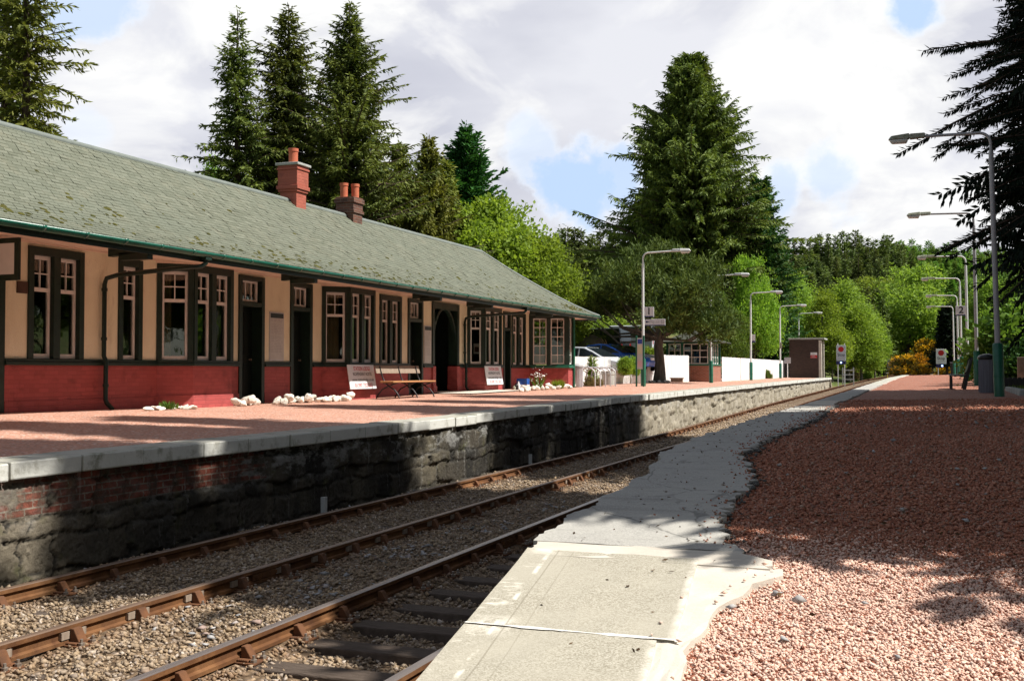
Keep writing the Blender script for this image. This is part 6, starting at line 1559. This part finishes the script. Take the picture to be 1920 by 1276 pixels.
leafy('birch', 62, 'birch', 'short yellow green bush between the roof corner and the pine', 1085, 78, 528, .9, 2)
leafy('birch', 63, 'birch', 'rounded yellow green bush left of the pine crown', 1135, 80, 528, 1.1, 1)
leafy('round', 61, 'leafdeep', 'leafy green tree in the shade behind the second lamp post', 1350, 90, 545, .8, 3)
leafy('round', 61, 'fresh', 'bright leafed tree beside the flank of the huge conifer', 1415, 100, 480, .62, 4)
leafy('birch', 62, 'birch', 'feathery birch standing behind the farthest left lamp posts', 1500, 122, 515, .9, 1)
leafy('birch', 63, 'fresh', 'birch rising just behind the brick shelter', 1545, 112, 545, .95, 2)
leafy('birch', 62, 'birch', 'broad pale birch between shelter and cabinets, tallest of its clump', 1590, 122, 528, 1.15, 3)
leafy('birch', 63, 'fresh', 'fresh green birch leaning towards the track past the stop board', 1615, 118, 575, 1.0, 4)
leafy('round', 60, 'birch', 'light green shrubby tree directly behind the shade tinted stop board', 1560, 115, 600, .8, 5)
leafy('birch', 62, 'fresh', 'low leafy birch near the rails past the platform end', 1640, 128, 600, .9, 5)
leafy('round', 61, 'birch', 'large rounded birch with visible stems above the grey cabinets', 1700, 160, 498, 1.15, 1)
leafy('round', 60, 'birch', 'rounded pale tree behind the large birch near the gorse', 1748, 172, 545, .9, 2)
leafy('birch', 63, 'leafdeep', 'darker tree above the orange gorse', 1778, 165, 560, .9, 3)
leafy('round', 61, 'birch', 'soft green tree below the larch hillside', 1655, 175, 520, 1.0, 4)
leafy('round', 61, 'leafdeep', 'green tree behind the white lamp posts on the right', 1852, 150, 470, .75, 1)
leafy('round', 60, 'birch', 'light leafed tree behind the round bin', 1862, 122, 520, .8, 2)
leafy('birch', 62, 'leafdeep', 'shaded leafy tree at the right edge of the view', 1925, 114, 495, 1.1, 4)
leafy('round', 60, 'leafdeep', 'dark green tree between the lamp posts and the right edge', 1900, 136, 470, .9, 5)
for k, (u, d, top, w_) in enumerate(((1893, 44, 590, 1.2), (1925, 40, 560, 1.3), (1872, 50, 625, 1.1), (1915, 36.5, 640, 1.2), (1850, 58, 640, 1.1))):
    leafy('shrub', 64 + k % 2, 'leafdeep' if k != 3 else 'cypress', ('dark rounded shrub behind the lamp sleeve', 'tall dark shrub cut by the right edge', 'low dark shrub behind the round bin', 'black green bush behind the slatted trough', 'low dark shrub left of the round bin')[k], u, d, top, w_, k, 'dark shrubs behind the right platform', 'shrub', 'shrub')
for k, (x_, y_, s_) in enumerate(((15, -4, 1.9), (21, -13, 2.1), (9, -16, 1.8), (27, -6, 2.2))):
    c = copy_tree(ME[('round', 61, 'leafdeep')]); c.location = (x_, y_, .9); c.scale = (s_, s_, s_); c.rotation_euler = (0, 0, k); c['label'] = 'broad leafy tree behind the photographer beyond the platform ramp'; c['group'] = 'trees behind the platform ramp'
for k, (x_, y_, s_) in enumerate(((17, 6, 1.5), (22, 14, 1.7), (16, 22, 1.4), (24, 31, 1.8), (18, 42, 1.5), (28, 50, 1.9), (33, 8, 2.0), (36, 24, 2.1), (20, 62, 1.7), (38, 40, 2.1), (30, 70, 2.0))):
    c = copy_tree(ME[(('round', 61, 'leafdeep'), ('round', 60, 'leafdeep'))[k % 2]]); c.location = (x_, y_, 1.0); c.scale = (s_, s_, s_); c.rotation_euler = (0, 0, k); c['label'] = 'broad leafy tree in the wood beyond the right platform'; c['group'] = 'trees in the wood beyond the right platform'
# yew like dark tree behind the far lamps
spruce_tree('small black green conifer behind the farthest right lamp post', 1775, 118, 572, 70, 1.3, leafm='sprucedark', whorl=.3, nb=10, irregular=.2, spray=.6, width=.15, power=.45, base=.25)
# small plants on the left platform
for k, (u, d, top, w_, lf, l, nm) in enumerate(((1172, 53.6, 667, .95, 'fresh', 'leafy green bush growing through the picket fence', 'shrub'), (1187, 54.6, 668, 1.0, 'fresh', 'small leafy shoot of bush at the end of the picket fence', 'shrub'),
        (1490, 101, 668, 1.0, 'fresh', 'leafy shrub in front of the dark brick shelter', 'shrub'), (1256, 68, 645, .7, 'leafdeep', 'bush showing over the board fence right of the pine trunk', 'shrub'), (1219, 66, 648, .7, 'fresh', 'bush showing over the board fence left of the pine trunk', 'shrub'),
        (1105, 47.6, 705, 1.2, 'drygrass', 'yellow flowering tuft at the foot of the cycle hoops', 'flower_clump'), (1122, 48.6, 708, 1.2, 'drygrass', 'pale flowering tuft beside the stone planter', 'flower_clump'), (1438, 88.5, 693, 1.2, 'tuft', 'small green weed at the foot of the long fence', 'weed'))):
    x, y = at(u, d); leafy('shrub', 64 + k % 2, lf, l, u, d, top, w_, k, None, nm, 'plant', base=zl(x, y) + (.5 if k < 2 else 0))
x, y = at(1110, 48.9); q, tr, br = conifer(80, 1.75, .32, base=.02, whorl=.08, nb=9, spray=.16, width=.03, step=.08, elev0=.6, elev1=1.1, power=.6)
t = tree('dwarf_conifer', q, tr, 'fresh', 'bark', 'little cone shaped conifer in front of the white board wall', 'conifer', None, None); t.location = (x, y, zl(x, y) - .05); t.scale = (.9, .9, .8)
rg_ = np.random.default_rng(81)
def tuft(x, y, h, r, n, leafm, label, name='grass_tuft'):
    a = rg_.uniform(0, 6.283, n); rr_ = rg_.uniform(0, r * .35, n); P = np.stack([np.cos(a) * rr_, np.sin(a) * rr_, np.zeros(n)], 1); D = np.stack([np.cos(a) * rg_.uniform(.1, .8, n), np.sin(a) * rg_.uniform(.1, .8, n), np.ones(n)], 1)
    o = npmesh(name, diamonds(P, D, h * rg_.uniform(.6, 1.1, n), np.full(n, .012 + h * .01), rg_), leafm); o.location = (x, y, zl(x, y)); return tag(o, label, 'plant')
x = -13.2; tuft(x, Yof(1047, x), .38, .4, 260, 'fresh', 'bright green grassy tuft among the white rocks of the corner bay')
x = -13.5; o = tuft(x, Yof(1010, x), .62, .3, 34, 'leafdeep', 'spindly white flowered stem in the border under the corner bay', 'spindly_plant')
P = rg_.normal(size=(60, 3)) * [.16, .16, .2] + [0, 0, .48]; b = npmesh('blossom', diamonds(P, rg_.normal(size=P.shape), np.full(60, .07), np.full(60, .03), rg_), 'white'); b.parent = o
x = -14.1; tuft(x, Yof(318, x), .18, .4, 120, 'leafdeep', 'low green weeds among the flat white rocks of the nearest bay')
# gorse
def gorse_proto(seed):
    rg2 = np.random.default_rng(seed); L = [(rg2.normal() * .5, rg2.normal() * .5, rg2.uniform(.7, 1.3), .8, .8, .8) for _ in range(6)]
    a, C1 = broadleaf(seed, L, 260, 16, .22, spread=.2, up=.5, narrow=.3); b, C2 = broadleaf(seed + 1, [(l[0], l[1], l[2] + .06, l[3] * 1.05, l[4] * 1.05, l[5] * 1.06) for l in L], 150, 20, .13, spread=.13, up=.3, shell=.93, narrow=.9)
    t = thing('gorse_bush', (0, 0, 0), 'x', 'gorse bush'); o = npmesh('foliage', a, 'gorse'); o.parent = t; o = npmesh('blossom', b, 'gorseflower'); o.parent = t; return t
gp = [gorse_proto(90), gorse_proto(95)]
for k, (u, d, top, w_, l) in enumerate(((1738, 150, 640, 1.6, 'tall orange gorse bush left of the white stop board'), (1722, 146, 664, 1.3, 'orange gorse bush lower on the bank than the tall ones'), (1785, 152, 642, 1.7, 'tall orange gorse bush behind the white stop board'), (1760, 156, 650, 1.6, 'gorse bush between the two tall ones'),
        (1697, 138, 668, 1.15, 'yellow gorse bush beside the trackside cabinets'), (1680, 137, 687, .7, 'little gorse bush in front of the cabinets'), (1775, 130, 682, 1.2, 'sparse gorse at the foot of the white stop board'), (1800, 145, 668, 1.2, 'gorse bush behind the farthest right lamps'), (1732, 141, 684, .9, 'sparse low gorse beside the curve of the rails'))):
    x, y = at(u, d); h = 2.0 * w_; z = zat(top, d) - h; c = gp[k % 2] if k < 2 else copy_tree(gp[k % 2]); c.location = (x, y, z); c.scale = (w_, w_, w_); c.rotation_euler = (0, 0, k); c['label'] = l; c['group'] = 'gorse bushes on the bank'
# earth bank carrying the gorse
mb = MB(); q = []
for k, u in enumerate(np.linspace(1640, 1830, 20)):
    row = []
    for d, v in ((127, 700), (134, 695), (140, 690), (146, 683), (154, 672), (170, 655)):
        e = smooth((u - 1640) / 50) * smooth((1850 - u) / 30)
        d2 = d + (18 * smooth((u - 1690) / 50) if d < 146 else 10 * smooth((u - 1690) / 50)); x, y = at(u, d2); zz = zat(v + (1 - e) * 22, d2) + .12 * math.sin(u * .9 + d); row.append((x, y, zz))
    q.append(row)
for a, b in zip(q[:-1], q[1:]):
    for i in range(5): mb.face([a[i], b[i], b[i + 1], a[i + 1]])
# ground cover on verge by the track (left, beyond the platform)
for k in range(46):
    u = rr.uniform(1590, 1735); d = rr.uniform(104, 150); x, y = at(u, d)
    if x > tx(y) - 9.3 or x < tx(y) - 16: continue
    leafy('shrub', 64 + k % 2, ('drygrass', 'tuft', 'birch')[k % 3], 'low tangled verge plant beside the far rails', u, d, V0 - (G(x, y) + rr.uniform(.5, 1.5) - EYE) * F / d, rr.uniform(1.2, 2.2), k, 'low verge plants beside the far rails', 'verge_plant', 'plant')
# hillside plantations: dark conifers, then pale larches
HP = []
for sd, r_, lf in ((110, 1.7, 'hillpine'), (111, 2.1, 'hillpine'), (112, 1.5, 'hillpine'), (113, 2.0, 'larch'), (114, 2.4, 'larch')):
    q, tr, br = conifer(sd, 12, r_, base=.1, whorl=.45, nb=8, irregular=.35, spray=.6, width=.10, step=.26, droop=.2, elev0=.1, elev1=.85, power=.62)
    n = 'conifer_tree' if lf == 'hillpine' else 'larch_tree'; t = thing(n, (0, 0, 0), 'x', 'conifer' if lf == 'hillpine' else 'larch'); o = npmesh('crown', q, lf); o.parent = t; o = tr.build('trunk', 'bark', None, smooth=True); o.parent = t; HP.append(t)
used = set()
def hill(k, u, d, top, label, group, wide=1):
    x, y = at(u, d); g = G(x, y) - .2; h = max(7, zat(top, d) - g); h = min(h, 22); t = HP[k]; c = t if k not in used else copy_tree(t); used.add(k)
    s_ = h / 12; c.location = (x, y, zat(top, d) - h); c.scale = (s_ ** .5 * wide * 1.1, s_ ** .5 * wide * 1.1, s_); c.rotation_euler = (0, 0, rr.uniform(0, 6)); c['label'] = label; c['group'] = group
sky_l = ([1000, 1040, 1075, 1110, 1160, 1200], [462, 435, 420, 432, 445, 455])
for d, dv, n in ((135, 0, 15), (124, 36, 13), (114, 75, 12), (104, 110, 10)):
    for i in range(n):
        u = 1008 + 190 * (i + rr.uniform(.2, .8)) / n; hill(rr.randrange(3), u, d + rr.uniform(-4, 4), lerp(u, *sky_l) + dv + rr.uniform(-7, 12), 'dark plantation conifer on the slope left of the huge conifer', 'plantation conifers behind the station')
sky_r = ([1440, 1480, 1560, 1610, 1660, 1700, 1760], [452, 446, 441, 438, 446, 456, 468])
for d, dv, n in ((215, 0, 21), (202, 22, 17), (190, 46, 17), (178, 72, 16), (160, 95, 13), (150, 118, 9)):
    for i in range(n):
        u = 1432 + 270 * (i + rr.uniform(.2, .8)) / n
        if dv > 60 and u > 1660: continue
        hill(rr.randrange(3), u, d + rr.uniform(-5, 5), lerp(u, *sky_r) + dv + rr.uniform(-9, 12), 'dark plantation conifer on the wooded ridge above the far track', 'plantation conifers on the ridge')
sky_x = ([1640, 1700, 1760, 1830, 1930], [447, 451, 458, 468, 480])
for d, dv, n in ((300, 0, 36), (285, 12, 30), (268, 30, 26), (250, 56, 22), (235, 84, 16)):
    for i in range(n):
        u = 1650 + 290 * (i + rr.uniform(.2, .8)) / n
        hill(3 + rr.randrange(2), u, d + rr.uniform(-6, 6), lerp(u, *sky_x) + dv + rr.uniform(-7, 8), 'pale green larch on the hillside beyond the ridge conifers', 'larches on the far hillside', 1.05)
for u, top in ((1692, 476), (1722, 500), (1710, 470), (1745, 512)):
    hill(rr.randrange(3), u, 225, top, 'single dark conifer standing out among the pale larches', 'dark conifers among the larches')
# field seen under the eaves
x, y = at(1100, 92); mb = MB(); X0, Y0 = at(1040, 80); X1, Y1 = at(1215, 80); X2, Y2 = at(1215, 100); X3, Y3 = at(1040, 100)
mb.face([(X0, Y0, zat(650, 80)), (X1, Y1, zat(650, 80)), (X2, Y2, zat(585, 100)), (X3, Y3, zat(585, 100))]); o = mb.build('field', 'field'); o['kind'] = 'structure'
# grass by the kerb on the right
n = 2600; gx = rng.uniform(2.1, 5.5, n); gy = rng.uniform(24, 42, n); gz = np.array([zr(min(a, 3.1), b) for a, b in zip(gx, gy)])
P = np.stack([gx, gy, gz], 1); D = rng.normal(size=P.shape) * .4 + [0, 0, 1]
tag(npmesh('grass', diamonds(P, D, rng.uniform(.08, .2, n), np.full(n, .012), rng), 'tuft'), 'shaded grass beside the right platform kerb', 'grass', kind='stuff')

# ================================================================== SKY, SUN, CAMERA
SUN_AZ, SUN_EL = 8.0, 54.2       # degrees from +X towards +Y
w = bpy.data.worlds.new('World'); S.world = w; w.use_nodes = True
nt = w.node_tree; nt.nodes.clear(); out = nt.nodes.new('ShaderNodeOutputWorld')
sky = nd(nt, 'ShaderNodeTexSky', sky_type='NISHITA', sun_disc=False, sun_elevation=R(SUN_EL), sun_rotation=R(90 - SUN_AZ), air_density=1.0, dust_density=1.0, ozone_density=1.0)
bg1 = nd(nt, 'ShaderNodeBackground', {'Color': nd(nt, 'ShaderNodeHueSaturation', {'Color': sky.outputs[0], 'Saturation': .5}).outputs[0], 'Strength': .075})
dirv = nt.nodes.new('ShaderNodeTexCoord').outputs['Generated']
sp = nd(nt, 'ShaderNodeSeparateXYZ', {0: dirv})
zz = mth(nt, 'ADD', mth(nt, 'MAXIMUM', sp.outputs[2], 0.0), .22)
pl = nd(nt, 'ShaderNodeCombineXYZ', {0: mth(nt, 'DIVIDE', sp.outputs[0], zz), 1: mth(nt, 'DIVIDE', sp.outputs[1], zz), 2: 0.0}).outputs[0]
def pdir(u, v):
    a = Vector(((u - 960), F, 0)); b = Vector((a.x * math.cos(YAW) - a.y * math.sin(YAW), a.x * math.sin(YAW) + a.y * math.cos(YAW), (V0 - v))); return b.normalized()
wob = nd(nt, 'ShaderNodeTexNoise', {'Vector': dirv, 'Scale': 11.0, 'Detail': 6.0, 'Roughness': .6}).outputs[0]
wob2 = nd(nt, 'ShaderNodeTexNoise', {'Vector': dirv, 'Scale': 4.0, 'Detail': 3.0}).outputs[0]
hole = None
for u, v, rad, st in ((1075, 345, 75, .95), (1150, 340, 55, .8), (1010, 290, 50, .45), (985, 245, 30, .35), (1715, 10, 55, .95), (1560, 345, 70, .55), (1470, 370, 60, .6), (170, -5, 75, .7), (60, -30, 60, .5), (140, 235, 50, .25)):
    dd = pdir(u, v); dot = nd(nt, 'ShaderNodeVectorMath', {0: dirv, 1: tuple(dd)}, operation='DOT_PRODUCT').outputs['Value']
    ang = mth(nt, 'ARCCOSINE', mth(nt, 'MINIMUM', dot, 1.0))
    a2 = mth(nt, 'ADD', ang, mth(nt, 'MULTIPLY', mth(nt, 'SUBTRACT', wob, .5), rad / F * 3.6))
    h_ = mth(nt, 'MULTIPLY', nd(nt, 'ShaderNodeMapRange', {'Value': a2, 'From Min': rad / F * 1.2, 'From Max': rad / F * .55}, interpolation_type='SMOOTHSTEP').outputs[0], st)
    hole = h_ if hole is None else mth(nt, 'MAXIMUM', hole, h_)
# bank of cloud kept to the view; unseen sky left dim to deepen shadows
fwd = nd(nt, 'ShaderNodeVectorMath', {0: dirv, 1: tuple(pdir(960, 694))}, operation='DOT_PRODUCT').outputs['Value']
bank = nd(nt, 'ShaderNodeMapRange', {'Value': fwd, 'From Min': .72, 'From Max': .88}, interpolation_type='SMOOTHSTEP').outputs[0]
cov = mth(nt, 'MULTIPLY', bank, mth(nt, 'SUBTRACT', 1.0, hole))
def cn(sc, det, ro, loc, st, dist=0): return nd(nt, 'ShaderNodeTexNoise', {'Vector': nd(nt, 'ShaderNodeMapping', {'Vector': dirv, 'Scale': st, 'Location': loc}).outputs[0], 'Scale': sc, 'Detail': det, 'Roughness': ro, 'Distortion': dist}).outputs[0]
puff = cn(6.5, 9, .55, (.35, .2, .05), (1, 1, 1.8), .5)
big = cn(2.6, 5, .5, (1.3, .1, .25), (1, 1, 2.2), .3)
lit = ramp(nt, mth(nt, 'ADD', mth(nt, 'MULTIPLY', puff, .62), mth(nt, 'MULTIPLY', big, .38)), .465, .56)
base = mixc(nt, ramp(nt, cn(4.0, 5, .5, (.6, .9, .1), (1, 1, 2.6)), .38, .62), (.62, .635, .72), (.82, .83, .885))
ccol = mixc(nt, lit, base, (1.0, 1.0, .99))
# the rims of the blue gaps are lit white
rim = ramp(nt, hole, .02, .30)
ccol = mixc(nt, mth(nt, 'MULTIPLY', rim, .5), ccol, (1.08, 1.08, 1.07))
lum = nd(nt, 'ShaderNodeBackground', {'Color': ccol, 'Strength': .69})
blue = nd(nt, 'ShaderNodeBackground', {'Color': (.53, .71, 1.0), 'Strength': .69})
inner = nd(nt, 'ShaderNodeMixShader', {0: mth(nt, 'SUBTRACT', 1.0, hole), 1: blue.outputs[0], 2: lum.outputs[0]})
mx = nd(nt, 'ShaderNodeMixShader', {0: bank, 1: bg1.outputs[0], 2: inner.outputs[0]})
nt.links.new(mx.outputs[0], out.inputs[0])
sd = bpy.data.lights.new('sun', 'SUN'); sd.energy = 5.0; sd.angle = R(.5); sd.color = (1, .955, .88)
so = bpy.data.objects.new('sun', sd); COL.objects.link(so)
e, a = R(SUN_EL), R(SUN_AZ); to = Vector((math.cos(e) * math.cos(a), math.cos(e) * math.sin(a), math.sin(e)))
so.rotation_euler = to.to_track_quat('Z', 'Y').to_euler(); so.location = to * 60
cd = bpy.data.cameras.new('camera'); co = bpy.data.objects.new('camera', cd); COL.objects.link(co)
cd.sensor_width = 36; cd.lens = F / 1920 * 36; cd.clip_end = 3000; cd.clip_start = .05
co.location = (0, 0, EYE); co.rotation_euler = (R(90) + math.atan((V0 - 638) / F), 0, YAW)
S.camera = co
vs = S.view_settings; vs.view_transform = 'Standard'; vs.look = 'None'; vs.exposure = .58; vs.gamma = 1; vs.use_curve_mapping = False
S.cycles.max_bounces = 8; S.cycles.transparent_max_bounces = 12; S.cycles.diffuse_bounces = 3; S.cycles.glossy_bounces = 3
